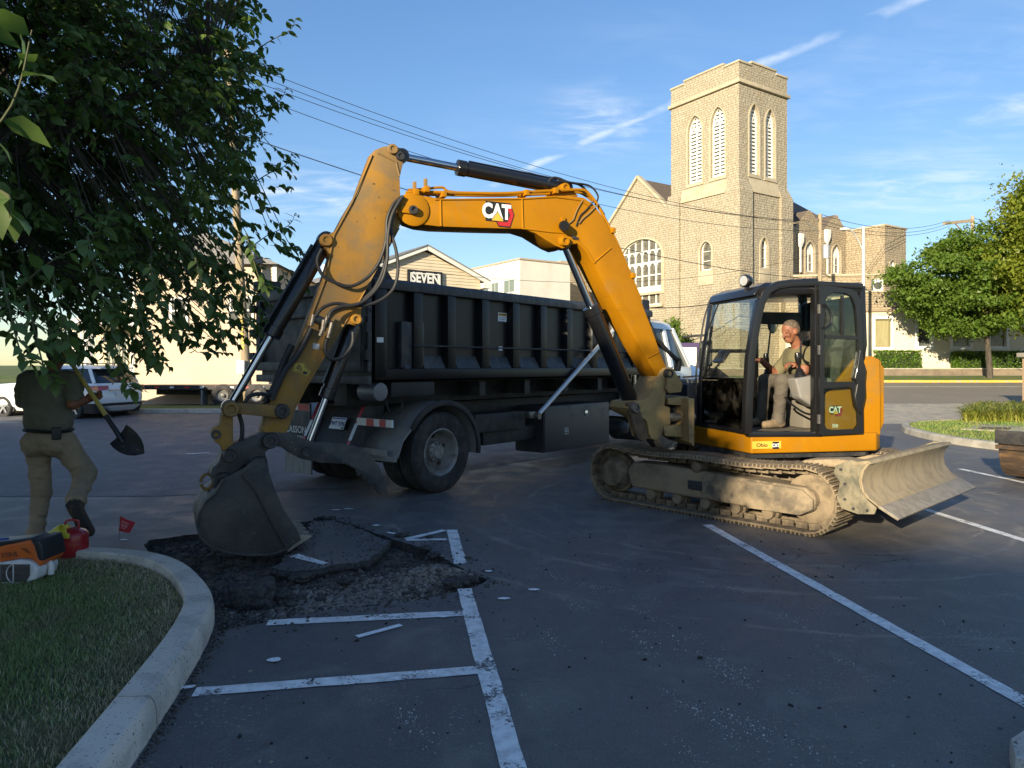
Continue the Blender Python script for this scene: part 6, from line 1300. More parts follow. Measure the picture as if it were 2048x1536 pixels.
coup = plate('quick_coupler', FB, [(438, 925), (443, 906), (462, 892), (500, 874), (528, 864), (548, 868), (556, 882), (546, 894), (530, 905), (536, 925), (528, 940), (508, 940), (490, 930), (470, 948), (462, 968), (446, 978), (430, 970), (420, 950), (424, 936)], .15, -.15, M_blk2, ex, .015)
for a, b, r_ in ((459, 911, .055), (540, 881, .07), (519, 927, .065), (446, 964, .085)): pin(FB, a, b, .17, r_, M_blk2, coup, .06)
x, _, z = FB.p(415, 966, .1); mb = MB(); mb.tube([(x + .05 * math.cos(t), .02, z + .065 * math.sin(t)) for t in np.linspace(0, 6.0, 18)], .014, 8); obj('lift_shackle', mb, M_cat2, coup, FB.M)
bp = [(446, 958), (430, 986), (410, 1002), (396, 1026), (391, 1050), (398, 1075), (420, 1095), (455, 1107), (500, 1112), (545, 1110), (576, 1099), (600, 1078), (590, 1055), (566, 1020), (551, 990), (541, 960), (537, 935), (528, 918), (512, 916), (488, 936), (462, 950)]
bz = FB.xz(bp, .36); hb_ = 13
bk = None
for y0, y1 in ((.36, .335), (-.335, -.36)):
    mb = MB(); mb.prism(bz, y0, y1); o = obj('bucket', mb, M_bkt, ex, FB.M, bevel=.006) if bk is None else obj('side_plate', mb, M_bkt, bk, FB.M, bevel=.006); bk = bk or o
arc = bz[0:12]; c0 = Vector((sum(q[0] for q in bz) / len(bz), sum(q[1] for q in bz) / len(bz)))
mb = MB(); out_ = [(a, b) for a, b in arc]; inn_ = [tuple(Vector(q).lerp(c0, .05)) for q in arc]; mb.prism(out_ + inn_[::-1], -.375, .375); obj('bucket_shell', mb, M_bkt, bk, FB.M, bevel=.004)
for y_ in (.362, -.362): mb = MB(); mb.prism(FB.xz([(482, 948), (512, 932), (538, 945), (552, 985), (568, 1020), (592, 1056), (602, 1079), (572, 1098), (545, 1050), (512, 985)], .36), y_, y_ + math.copysign(.018, y_)); obj('wear_plate', mb, M_bkt, bk, FB.M, bevel=.005)
for yy in (-.30, -.15, 0, .15, .30):
    mb = MB(); tx, tz = FB.xz([(603, 1080)], .36)[0]; t0 = FB.xz([(575, 1102)], .36)[0]; mb.prism([(t0[0], t0[1] - .02), (tx - .10, tz + .02), (tx, tz + .045), (t0[0] - .02, t0[1] + .04)], yy - .04, yy + .04); obj('tooth', mb, M_edge, bk, FB.M, bevel=.006)
for y0 in (.13, -.16): plate('bucket_ear', FB, [(430, 985), (436, 955), (450, 946), (470, 950), (492, 934), (508, 914), (528, 916), (537, 934), (520, 950), (480, 975)], y0 + .03, y0, M_bkt, bk, .008)
tp = [(528, 872), (545, 864), (576, 866), (604, 876), (622, 884), (660, 885), (690, 888), (716, 894), (742, 910), (760, 936), (771, 964), (776, 988), (760, 990), (753, 982), (748, 966), (738, 972), (736, 956), (728, 962), (725, 948), (716, 953), (711, 938), (690, 928), (640, 926), (622, 922), (600, 917), (578, 905), (560, 893), (544, 893)]
for i, (y0, y1) in enumerate(((.13, .085), (-.085, -.13))): 
    o = plate('thumb' if i == 0 else 'thumb_plate', FB, tp, y0, y1, M_blk2, ex if i == 0 else th, .008)
    if i == 0: th = o
mb = MB(); mb.prism(FB.xz([(580, 872), (622, 888), (690, 892), (740, 915), (762, 950), (755, 958), (735, 925), (690, 905), (620, 900), (575, 885)], .13), .084, -.084); obj('thumb_web', mb, M_blk2, th, FB.M, bevel=.01)
pin(FB, 613, 904, .13, .045, M_blk2, th, .02)
ram(FB, (612, 902), (711, 641), .028, .065, .60, 0, ex, 'thumb_cylinder')
# ---- hoses round the stick
for px, off, r_ in (([(803, 394), (786, 410), (774, 440), (772, 480), (760, 520), (738, 552), (704, 572), (672, 566), (645, 550), (634, 522), (643, 498)], .19, .016), ([(806, 392), (790, 420), (782, 460), (792, 500), (796, 540), (788, 575), (768, 596), (742, 608), (712, 612), (672, 607), (645, 616), (630, 634)], .20, .016), ([(800, 400), (784, 430), (776, 470), (774, 520), (764, 560), (742, 590), (716, 608), (680, 614), (662, 624), (657, 636)], .225, .017), ([(796, 404), (780, 440), (772, 500), (766, 540), (750, 575), (726, 600)], .17, .014), ([(655, 672), (650, 700), (662, 718), (685, 714), (704, 690), (706, 664)], .16, .018), ([(622, 656), (606, 690), (590, 716), (572, 738), (556, 770), (544, 800)], .17, .026), ([(584, 690), (572, 715), (560, 744), (548, 775), (530, 805)], .05, .03), ([(545, 796), (525, 788), (500, 792), (488, 810), (480, 826)], .12, .018), ([(478, 828), (484, 850), (484, 872), (480, 884)], .1, .018)): hose(FB, px, off, r_)
# ================================================================ roll-off truck and its container
FT = Frame(-.90, 9.19, R(50))
def tp(px, py, y=0.0): return FT.p(px, py, y)
M_box = mat('black_container_paint', (0.010, 0.010, 0.012), 0.34, col2=(0.013, 0.013, 0.015), scale=2.2, coat=0.0, spec=.3, dust=(0.04, 0.038, 0.036), dlo=0.66, dhi=0.95, dscale=3, speck=((0.22, 0.21, 0.20), 70, 0.745, 0.76))
M_boxr = mat('greyed_black_steel', (0.040, 0.042, 0.046), 0.55, col2=(0.075, 0.075, 0.075), scale=4, stretch=(2, 2, 1), rvar=0.12)
M_chas = mat('chassis_black', (0.013, 0.013, 0.014), 0.6, dust=(0.075, 0.065, 0.055), dlo=0.45, dhi=0.75)
M_poly = mat('grey_poly_fender', (0.20, 0.20, 0.195), 0.5, col2=(0.27, 0.26, 0.245), scale=2.5, rvar=0.1)
M_tyre = mat('tyre_rubber', (0.022, 0.021, 0.021), 0.82, col2=(0.055, 0.05, 0.046), scale=5, bump=0.15, bscale=60)
M_rim = mat('steel_rim', (0.34, 0.33, 0.31), 0.5, 0.35, col2=(0.20, 0.18, 0.16), scale=6)
M_red = mat('reflective_red', (0.48, 0.03, 0.035), 0.35); M_refw = mat('reflective_white', (0.70, 0.70, 0.70), 0.35); M_galv = mat('white_tarp_arm', (0.62, 0.62, 0.60), 0.4, 0.4)
M_cabw = mat('white_truck_paint', (0.74, 0.75, 0.75), 0.25, coat=0.5, dust=(.4, .38, .33), dlo=.7, dhi=.95)
# ---- container
ZB, ZT = 1.47, 2.685; X0 = tp(752, 660)[0]; X1 = X0 + 6.6; BW = 2.44
box = thing('rolloff_container', 'long open black steel roll off container with vertical side ribs on the truck', 'container', FT.M)
mb = MB(); mb.bx(X0, X1, .10, .13, ZB + .14, ZT - .08); obj('side_wall', mb, M_box, box); mb = MB(); mb.bx(X0, X1, BW - .13, BW - .10, ZB + .14, ZT - .08); obj('side_wall', mb, M_box, box)
mb = MB(); mb.bx(X1 - .03, X1, .13, BW - .13, ZB + .14, ZT - .08); obj('front_wall', mb, M_box, box); mb = MB(); mb.bx(X0 + .05, X1, .131, BW - .131, ZB + .10, ZB + .16); obj('floor', mb, M_chas, box)
for y0, y1 in ((-.02, .12), (BW - .12, BW + .02)):
    mb = MB(); mb.prism([(y0, ZT - .13), (y1, ZT - .13), (y1, ZT), (y0 + .03 if y0 < 0 else y0, ZT), (y0, ZT - .04)], X0 - .03, X1, 'x'); obj('top_rail', mb, M_boxr if y0 < 0 else M_box, box, bevel=.012)
    mb = MB(); mb.bx(X0 - .02, X1, y0 + .01, y1 - .01, ZB, ZB + .135); obj('bottom_rail', mb, M_box, box, bevel=.012)
rib_px = [837, 904, 972, 1033, 1088, 1140, 1190]; xs = [tp(p, 660)[0] for p in rib_px] ; step = (xs[-1] - xs[0]) / 6
while xs[-1] + step < X1 - .1: xs.append(xs[-1] + step)
for x in xs:
    mb = MB(); mb.loft([[(x - .075, .0, ZB + .137), (x + .075, .0, ZB + .137), (x + .10, .099, ZB + .137), (x - .10, .099, ZB + .137)], [(x - .075, .0, ZT - .132), (x + .075, .0, ZT - .132), (x + .10, .099, ZT - .132), (x - .10, .099, ZT - .132)]]); obj('side_rib', mb, M_box, box, bevel=.008)
    mb = MB(); mb.loft([[(x - .1, BW, ZB + .137), (x + .1, BW, ZB + .137), (x + .1, BW - .099, ZB + .137), (x - .1, BW - .099, ZB + .137)], [(x - .1, BW, ZT - .132), (x + .1, BW, ZT - .132), (x + .1, BW - .099, ZT - .132), (x - .1, BW - .099, ZT - .132)]]); obj('side_rib', mb, M_box, box)
xe = [X0 + .35] + xs
for a, b in zip(xe[:-1], xe[1:]):
    mb = MB(); mb.prism([(.005, ZB + .137), (.099, ZB + .137), (.099, ZB + .30)], a + .11, b - .11, 'x'); obj('sloped_gusset', mb, M_boxr, box)
mb = MB(); mb.tube([(xs[0] - .1, -.03, ZB + .42), (X1, -.03, ZB + .42)], .011, 6); obj('tie_rail', mb, M_boxr, box)
# corner post, panel door at the near rear corner
mb = MB(); mb.bx(X0 - .02, X0 + .16, -.01, .16, ZB + .02, ZT - .131); obj('corner_post', mb, M_box, box, bevel=.012); mb = MB(); mb.bx(X0 - .02, X0 + .16, BW - .16, BW + .01, ZB + .02, ZT - .131); obj('corner_post', mb, M_box, box, bevel=.012)
mb = MB(); mb.bx(X0 + .42, X0 + .80, .03, .099, ZB + .145, ZT - .50); obj('corner_panel', mb, M_boxr, box, bevel=.01)
# rear door
mb = MB(); mb.bx(X0 - .06, X0 - .02, .05, BW - .05, ZB + .02, ZT - .10); rd = obj('rear_door', mb, M_boxr, box, bevel=.008)
for z, h in ((ZT - .10, .14), (ZB + .82, .07), (ZB + .16, .12), (ZB + .0, .10)): mb = MB(); mb.bx(X0 - .12, X0 - .061, .0, BW, z - h / 2, z + h / 2); obj('door_rail', mb, M_boxr, rd, bevel=.012)
mb = MB(); mb.bx(X0 - .12, X0 - .061, .0, .10, ZB + .22, ZT - .172); obj('door_stile', mb, M_boxr, rd, bevel=.01); mb = MB(); mb.bx(X0 - .12, X0 - .061, BW - .1, BW, ZB + .22, ZT - .172); obj('door_stile', mb, M_boxr, rd, bevel=.01)
for z in (ZB + .3, ZB + .62, ZB + .95): mb = MB(); mb.cyl((X0 - .14, .02, z - .06), (X0 - .14, .02, z + .06), .03, 10); obj('hinge', mb, M_chas, rd); mb = MB(); mb.box((X0 - .13, BW + .02, z), (.1, .1, .1)); obj('hinge', mb, M_chas, rd)
mb = MB(); mb.tube([(X0 - .15, .07, ZB + .1), (X0 - .15, .07, ZB + .75)], .022, 8); mb.lathe([(.03, 0), (.035, .2), (.02, .24)], (X0 - .15, .07, ZB + .18), n=8); obj('ratchet_binder', mb, M_chas, rd)
mb = MB(); mb.tube(catmull([(X0 - .09, .52, ZB + .25), (X0 - .14, .52, ZB + .33), (X0 - .13, .46, ZB + .38), (X0 - .12, .40, ZB + .37)], 4), .012, 6); obj('hook', mb, M_chas, rd)
mb = MB(); mb.bx(X0 - .15, X0 + .12, BW - .25, BW + .03, ZT - .02, ZT + .12); obj('tarp_bracket', mb, M_chas, box, bevel=.02); mb = MB(); mb.prism([(X0 - .02, ZT - .02), (X0 + .30, ZT - .02), (X0 + .18, ZT + .12), (X0 + .02, ZT + .16)], .02, .16); obj('tarp_bracket', mb, M_chas, box, bevel=.02)
# stickers: warning sheet, two white tags
q0, q1 = tp(996, 625, .097), tp(1013, 644, .097); x_, _, zt_ = q0; xb_ = q1[0]
mb = MB(); mb.bx(x_, xb_, .094, .0985, q1[2], q0[2]); st = obj('warning_sticker', mb, M_deco_w, box); mb = MB(); mb.bx(x_ + .01, xb_ - .01, .090, .0935, q0[2] - .045, q0[2] - .008); obj('sticker_header', mb, M_deco_y, st)
lettering('lettering', 'ATTENTION', .026, M_deco_k, st, facing(FT.wpt(((x_ + xb_) / 2, .0885, q0[2] - .027)), FT.x), .02, 1.0)
for k_ in range(3): mb = MB(); mb.bx(x_ + .02, xb_ - .03 - .02 * k_, .0915, .0935, q0[2] - .075 - k_ * .025, q0[2] - .067 - k_ * .025); obj('sticker_line', mb, mat('sticker_blue', (.15, .2, .35), .5), st)
q0 = tp(1001, 697, .097); mb = MB(); mb.bx(q0[0] - .04, q0[0] + .04, .094, .0985, q0[2] - .03, q0[2] + .03); obj('white_tag', mb, M_deco_w, box); q0 = tp(742, 679, -.02); mb = MB(); mb.bx(X0 + .0, X0 + .1, -.016, -.0115, q0[2] - .03, q0[2] + .03); obj('white_tag', mb, M_deco_w, box)
# ---- truck
trk = thing('rolloff_truck', 'white cabbed roll off truck with black chassis and dual rear wheels', 'truck', FT.M)
mb = MB(); mb.bx(-.4, 7.2, .75, .95, .78, 1.12); obj('chassis_rail', mb, M_chas, trk, bevel=.02); mb = MB(); mb.bx(-.4, 7.2, 1.50, 1.70, .78, 1.12); obj('chassis_rail', mb, M_chas, trk, bevel=.02)
mb = MB(); mb.bx(-1.1, 5.2, .55, .80, 1.14, 1.44); obj('hoist_rail', mb, M_chas, trk, bevel=.015); mb = MB(); mb.bx(-1.1, 5.2, 1.62, 1.88, 1.14, 1.44); obj('hoist_rail', mb, M_chas, trk, bevel=.015)
for x in (.9, 1.9, 2.9, 3.9, 4.9): mb = MB(); mb.bx(x - .06, x + .06, .12, 2.3, 1.22, 1.42); obj('cross_member', mb, M_chas, trk)
mb = MB(); mb.cyl((-1.0, .02, 1.33), (-1.0, .34, 1.33), .11, 20); obj('end_roller', mb, mat('roller_steel', (.20, .20, .21), .5, .4), trk, bevel=.01); mb = MB(); mb.bx(-.84, -.12, .02, .2, 1.26, 1.44); obj('roller_bracket', mb, M_chas, trk, bevel=.02)
hose_t = MB(); hose_t.tube(catmull([(-.86, .1, 1.22), (-.80, .1, 1.08), (-.68, .1, 1.04), (-.60, .1, 1.12), (-.62, .1, 1.22)], 4), .016, 6); obj('air_hose', hose_t, M_hose, trk)
def wheel(parent, c, side, r=.52, w=.27, name='wheel', rim_in=.10):
    """tyre with tread ribs and a dished rim; side gives the outward axis sign"""
    mb = MB(); prof = [(r * .60, -w * .48), (r * .80, -w * .54), (r * .93, -w * .52), (r * .985, -w * .44)]
    for k_ in range(5):
        a = -w * .40 + k_ * w * .165; prof += [(r, a), (r, a + w * .115), (r * .972, a + w * .12), (r * .972, a + w * .160)]
    prof += [(r, w * .42), (r * .985, w * .45), (r * .93, w * .52), (r * .80, w * .54), (r * .60, w * .48)]
    mb.lathe(prof, c, (0, side, 0), 44, closed=True); t = obj(name, mb, M_tyre, parent, smooth=50)
    mb = MB(); d = w * .5
    mb.lathe([(r * .60, d * .9), (r * .57, d * .96), (r * .545, d * .84), (r * .52, d * .55), (r * .50, -d * .15), (r * .44, -d * .35 - rim_in * .2), (r * .29, -d * .25 - rim_in * .1), (r * .26, -d * .1), (r * .25, d * .25), (r * .17, d * .40), (r * .15, d * .62), (.001, d * .66)], c, (0, side, 0), 36, caps=False); rm = obj('rim', mb, M_rim, t, smooth=50)
    cv = Vector(c)
    for i in range(5): a = i * 2 * math.pi / 5 + .3; p = cv + Vector((math.cos(a) * r * .385, 0, math.sin(a) * r * .385)); mb = MB(); mb.lathe([(r * .055, 0), (r * .055, .012)], p + Vector((0, side * (-d * .28 - rim_in * .12), 0)), (0, side, 0), 10); obj('rim_hole', mb, M_chas, t)
    for i in range(10): a = i * math.pi / 5; p = cv + Vector((math.cos(a) * r * .215, side * d * .22, math.sin(a) * r * .215)); mb = MB(); mb.cyl(p, p + Vector((0, side * .03, 0)), .014, 6); obj('lug_nut', mb, M_steel, t)
    return t
wr = .52
wheel(trk, (0, .14, wr), -1); wheel(trk, (0, .48, wr), -1); wheel(trk, (0, 2.30, wr), 1); wheel(trk, (0, 1.96, wr), 1); mb = MB(); mb.cyl((0, .3, wr), (0, 2.1, wr), .1, 14); obj('rear_axle', mb, M_chas, trk); mb = MB(); mb.ell((0, 1.22, wr), (.24, .22, .24)); obj('differential', mb, M_chas, trk)
XF = 6.25; wheel(trk, (XF, .20, wr), -1, rim_in=-.3); wheel(trk, (XF, 2.24, wr), 1, rim_in=-.3); mb = MB(); mb.cyl((XF, .3, wr), (XF, 2.1, wr), .07, 12); obj('front_axle', mb, M_chas, trk)
# rear fenders with flat flaps
for y0, y1 in ((-.04, .64), (1.80, 2.48)):
    arcp = [(math.cos(a) * .66, wr + .02 + math.sin(a) * .64) for a in np.linspace(R(-8), R(150), 20)]; arcp += [(-.72, .72), (-.80, .52)]
    arci = [(x * .97, wr + (z - wr) * .965) for x, z in arcp]; mb = MB(); mb.prism(arcp + arci[::-1], y0, y1); fd = obj('fender', mb, M_poly, trk, bevel=.006)
    mb = MB(); yo = y0 if y0 < 1 else y1; mb.prism([(x * 1.03, wr + (z - wr) * 1.03) for x, z in arcp[:20]] + [(x * .93, wr + (z - wr) * .92) for x, z in arcp[:20]][::-1], yo - .012, yo + .012); obj('fender_lip', mb, M_chas, fd, bevel=.005)
    mb = MB(); mb.bx(-.86, -.80, y0, y1, .48, .55); obj('flap_edge', mb, M_poly, fd, bevel=.005)
mb = MB(); mb.bx(-.74, -.72, 1.82, 2.46, .13, .72); obj('mud_flap', mb, mat('pale_mud_flap', (.30, .29, .27), .7, col2=(.20, .195, .18), scale=5, stretch=(1, 8, .6)), trk); mb = MB(); mb.bx(-.86, -.84, .1, .6, .50, .62); obj('mud_flap', mb, MATS['pale_mud_flap'], trk)
# rear underride assembly: sloped side plates with striped tape, number plate, name panel
RX = -1.42
def rplate(nm, pts, m, parent=trk, bevel=.006, th=.03): 
    P = [Vector(q) for q in pts]; n_ = (P[1] - P[0]).cross(P[2] - P[0]).normalized() * th; mb = MB(); k = len(P); mb.add(P + [q + n_ for q in P], [tuple(range(k))[::-1], tuple(range(k, 2 * k))] + [(i, (i + 1) % k, (i + 1) % k + k, i + k) for i in range(k)]); return obj(nm, mb, m, parent, bevel=bevel)
zt_, zb_ = 1.17, .52
rb = None
mb = MB(); mb.prism([(-.45, zt_), (-.75, zt_ - .03), (-1.07, zb_), (-.95, zb_), (-.45, zb_ + .05)], .62, .68); rb = obj('underride_plate', mb, M_boxr, trk, bevel=.008); mb = MB(); mb.prism([(-.45, zt_), (-.75, zt_ - .03), (-1.07, zb_), (-.95, zb_), (-.45, zb_ + .05)], 1.58, 1.64); obj('underride_plate', mb, M_boxr, trk, bevel=.008)
mb = MB(); mb.prism([(-.35, zt_ + .002), (-.75, zt_ - .028), (-.77, zt_ - .06), (-.35, zt_ - .03)], .681, 1.579); obj('rear_deck_plate', mb, M_boxr, trk, bevel=.006)
mb = MB(); mb.prism([(-.65, zt_ - .06), (-.93, .60), (-.91, .60), (-.63, zt_ - .06)], .681, 1.579); bp_ = obj('rear_panel', mb, M_chas, trk)
mb = MB(); mb.cyl((-.97, .69, .60), (-.97, 1.57, .60), .05, 14); obj('cross_tube', mb, M_boxr, trk); mb = MB(); mb.bx(-.95, -.89, 1.0, 1.16, .42, .56); obj('tow_lug', mb, M_chas, trk, bevel=.01)
def slope_pt(t): return Vector((-.75, 0, zt_ - .03)).lerp(Vector((-1.07, 0, zb_)), t)
for y0 in (.62, 1.58):
    for i, (a, b) in enumerate(((.02, .36), (.37, .70), (.71, .98))):
        A, B = slope_pt(a), slope_pt(b); nn = Vector((-.90, 0, .44)).normalized() * .004; rplate('striped_tape', [(A.x, y0 + .002, A.z), (A.x, y0 + .058, A.z), (B.x, y0 + .058, B.z), (B.x, y0 + .002, B.z)], M_red if i != 1 else M_refw, rb, 0, -.006 if False else .006)
# outer wings: striped bar near side, name panel far side
mb = MB(); mb.bx(-.895, -.865, -.05, .615, .90, .99); sbar = obj('striped_bar', mb, M_refw, trk)
for a, b in ((.06, .17), (.29, .42)): mb = MB(); mb.bx(-.901, -.896, a, b, .902, .988); obj('red_stripe', mb, M_red, sbar)
mb = MB(); mb.prism([(1.645, zt_ - .04), (2.42, zt_ - .04), (2.42, .60), (1.645, .60)], -.88, -.85, 'x'); wing_ = obj('rear_wing_panel', mb, M_boxr, trk, bevel=.01)
mb = MB(); mb.bx(-.89, -.881, 1.645, 2.42, zt_ - .14, zt_ - .045); stp = obj('striped_bar', mb, M_refw, trk)
for a, b in ((1.66, 1.90), (2.12, 2.34)): mb = MB(); mb.bx(-.896, -.891, a, b, zt_ - .138, zt_ - .047); obj('red_stripe', mb, M_red, stp)
# rear faces look towards -x: lettering runs towards -y
lettering('name_lettering', 'CASSON', .135, M_deco_w, wing_, facing(FT.wpt((-.8815, 1.98, .76)), -FT.y), .004, .95); lettering('name_lettering', '& SONS', .09, M_deco_w, wing_, facing(FT.wpt((-.8815, 1.88, .645)), -FT.y), .004, .95)
pc = Vector((-.79, 1.10, .89)); mb = MB(); 
pm = facing(FT.wpt(pc + Vector((-.03, 0, 0))), -FT.y, FT.M.to_3x3() @ Vector((.40, 0, .9)))
mb = MB(); mb.prism([(-.155, -.08), (.155, -.08), (.155, .08), (-.155, .08)], 0, .006, 'z'); np_ = obj('number_plate', mb, mat('plate_white', (.70, .72, .76), .4), trk, pm, bevel=.002)
lettering('plate_number', 'PWT 9396', .088, mat('plate_blue', (.03, .05, .14), .5), np_, pm @ Matrix.Translation((0, -.012, .0075)), .012, .78); mb = MB(); mb.prism([(-.14, .055), (.14, .055), (.14, .072), (-.14, .072)], .0065, .008, 'z'); obj('plate_band', mb, mat('band_blue', (.10, .16, .38), .5), np_, pm); mb = MB(); mb.prism([(.10, -.075), (.145, -.075), (.145, -.045), (.10, -.05)], .0065, .008, 'z'); obj('plate_sticker', mb, mat('band_green', (.05, .25, .12), .5), np_, pm)
# tool box, tarp arm, air tanks, fuel tank, step
q0, q1 = tp(1087, 808, .05), tp(1216, 898, .05); mb = MB(); mb.bx(q0[0], q1[0] + .04, .05, .62, q1[2] + .10, q0[2] - .04); tb = obj('tool_box', mb, mat('tool_box_black', (.03, .03, .033), .45, dust=(.09, .08, .07), dlo=.5, dhi=.8), trk, bevel=.02); mb = MB(); mb.bx(q0[0] + .02, q1[0] + .02, .04, .0495, q1[2] + .13, q0[2] - .07); obj('tool_box_door', mb, MATS['tool_box_black'], tb, bevel=.006)
qq = tp(1173, 826, .03); mb = MB(); mb.lathe([(.035, 0), (.045, .012), (.001, .02)], (qq[0], .042, qq[2]), (0, -1, 0), 14); obj('latch', mb, M_chrome, tb); qq = tp(1134, 862, .03); mb = MB(); mb.bx(qq[0] - .05, qq[0] + .05, .034, .039, qq[2] - .05, qq[2] + .05); lb_ = obj('maker_badge', mb, M_deco_w, tb); mb = MB(); mb.bx(qq[0] - .043, qq[0] + .043, .031, .0335, qq[2] - .043, qq[2] + .043); obj('badge_face', mb, M_chas, lb_); lettering('badge_letters', 'RG', .06, M_deco_w, lb_, facing(FT.wpt((qq[0], .0295, qq[2])), FT.x), .005)
A, B = Vector(tp(1074, 832, -.06)), Vector(tp(1226, 661, -.06)); mb = MB(); mb.cyl(A, B, .035, 14); ta = obj('tarp_arm', mb, M_galv, trk); mb = MB(); mb.lathe([(.05, -.05), (.06, .0), (.05, .05)], A, (0, 1, 0), 14); obj('arm_pivot', mb, M_steel, ta); mb = MB(); mb.box(A + Vector((-.10, .05, .02)), (.16, .1, .1)); obj('pivot_bracket', mb, M_steel, ta, bevel=.01)
q = tp(960, 815, .3); mb = MB(); mb.bx(.75, A.x - .05, .12, .5, .70, .96); obj('frame_step', mb, M_chas, trk, bevel=.02); mb = MB(); mb.bx(1.0, 2.6, .2, 1.0, .50, .72); obj('under_tray', mb, M_chas, trk, bevel=.03)
for px_, py_ in ((1232, 855), (1262, 866)): q = tp(px_, py_, .35); mb = MB(); mb.lathe([(.001, -.35), (.1, -.32), (.13, -.25), (.13, .25), (.1, .32), (.001, .35)], (q[0], .45, q[2]), (0, 1, 0), 18); obj('air_tank', mb, M_chas, trk, smooth=60)
# cab, hood, mirrors
def cabsec(z, x0, x1, yin, r_=.12): 
    pts = []
    for (cx_, cy_, a0_) in ((x1 - r_, 2.40 - yin - r_, 0), (x0 + r_, 2.40 - yin - r_, 90), (x0 + r_, .04 + yin + r_, 180), (x1 - r_, .04 + yin + r_, 270)):
        for k_ in range(4): a = R(a0_ + k_ * 30); pts.append((cx_ + r_ * math.cos(a), cy_ + r_ * math.sin(a), z))
    return pts
c0_ = 4.95 + .62
mb = MB(); mb.loft([cabsec(.75, c0_, c0_ + 1.75, 0), cabsec(1.0, c0_, c0_ + 1.75, -.02), cabsec(1.62, c0_, c0_ + 1.72, 0)]); cb = obj('truck_cab', mb, M_cabw, trk, smooth=40)
mb = MB(); mb.loft([cabsec(1.622, c0_, c0_ + 1.70, .02), cabsec(2.36, c0_ + .05, c0_ + 1.15, .14)]); obj('cab_glass', mb, M_dglass, cb, smooth=40)
mb = MB(); mb.loft([cabsec(2.362, c0_ + .03, c0_ + 1.18, .12), cabsec(2.48, c0_ + .06, c0_ + 1.12, .16), cabsec(2.56, c0_ + .2, c0_ + .95, .3)]); obj('cab_roof', mb, M_cabw, cb, smooth=40)
for pts in ([(c0_ + .05, .05, 1.62), (c0_ + .10, .17, 2.38)], [(c0_ + .78, .03, 1.62), (c0_ + .70, .17, 2.38)], [(c0_ + 1.62, .06, 1.62), (c0_ + 1.10, .18, 2.38)]): mb = MB(); mb.bar(pts, .05, .10 if pts[0][0] < c0_ + 1 else .07); obj('cab_pillar', mb, M_cabw, cb)
mb = MB(); dz = [(c0_ + .85, .86), (c0_ + 1.62, .86), (c0_ + 1.64, 1.58), (c0_ + .84, 1.60)]; mb.prism(dz, .018, .034); dr_ = obj('cab_door', mb, M_cabw, cb, bevel=.008); mb = MB(); mb.bx(c0_ + .92, c0_ + 1.10, -.004, .016, 1.36, 1.44); obj('door_handle', mb, M_chas, dr_)
mb = MB(); mb.loft([cabsec(.85, c0_ + 1.66, c0_ + 3.1, .15, .2), cabsec(1.45, c0_ + 1.66, c0_ + 3.05, .2, .2), cabsec(1.66, c0_ + 1.66, c0_ + 2.7, .4, .2)]); obj('hood', mb, M_cabw, trk, smooth=45)
mb = MB(); mb.bx(c0_ + 3.05, c0_ + 3.25, .05, 2.38, .5, .85); obj('front_bumper', mb, M_chrome, trk, bevel=.04)
for y_, s_ in ((.02, -1), (2.42, 1)):
    mb = MB(); X_ = c0_ + 1.25; mb.tube([(X_, y_, 2.22), (X_ + .1, y_ + s_ * .42, 2.25), (X_ + .12, y_ + s_ * .52, 2.18), (X_ + .12, y_ + s_ * .52, 1.45), (X_, y_, 1.4)], .022, 8); ma = obj('mirror_arm', mb, M_chas, trk); mb = MB(); mb.bx(X_ + .05, X_ + .13, y_ + s_ * .48 - .11, y_ + s_ * .48 + .11, 1.62, 2.14); mh = obj('mirror', mb, M_chas, ma, bevel=.03); mb = MB(); mb.bx(X_ + .046, X_ + .049, y_ + s_ * .48 - .09, y_ + s_ * .48 + .09, 1.65, 2.11); obj('mirror_glass', mb, mat('mirror_face', (.3, .3, .3), .1, .9), mh); mb = MB(); mb.bx(X_ + .05, X_ + .13, y_ + s_ * .48 - .1, y_ + s_ * .48 + .1, 1.38, 1.56); obj('spot_mirror', mb, M_chas, ma, bevel=.03)
for y_ in (.35, 2.05): mb = MB(); mb.cyl((c0_ - .12, y_, 1.0), (c0_ - .12, y_, 2.9), .06, 12); obj('exhaust_stack', mb, M_chrome, trk)
# tarp spool and red beacon plate at the box front
A = Vector(tp(1206, 598, 1.2)); mb = MB(); mb.lathe([(.28, -.03), (.30, 0), (.28, .03)], (X1 + .15, .55, ZT + .02), (0, 1, 0), 24); sp_ = obj('tarp_spool', mb, mat('spool_red', (.32, .03, .03), .5), trk); mb = MB(); mb.cyl((X1 + .15, .6, ZT + .02), (X1 + .15, 1.9, ZT + .02), .13, 16); obj('tarp_roll', mb, M_chas, sp_); mb = MB(); mb.bx(X1 + .0, X1 + .28, .2, .45, ZT - .3, ZT + .22); obj('spool_bracket', mb, M_chas, sp_, bevel=.02)
mb = MB(); mb.bx(X1 + .02, X1 + .14, .1, 2.34, 1.15, ZT - .1); obj('head_board', mb, mat('brown_board', (.12, .08, .06), .7), trk, bevel=.02)
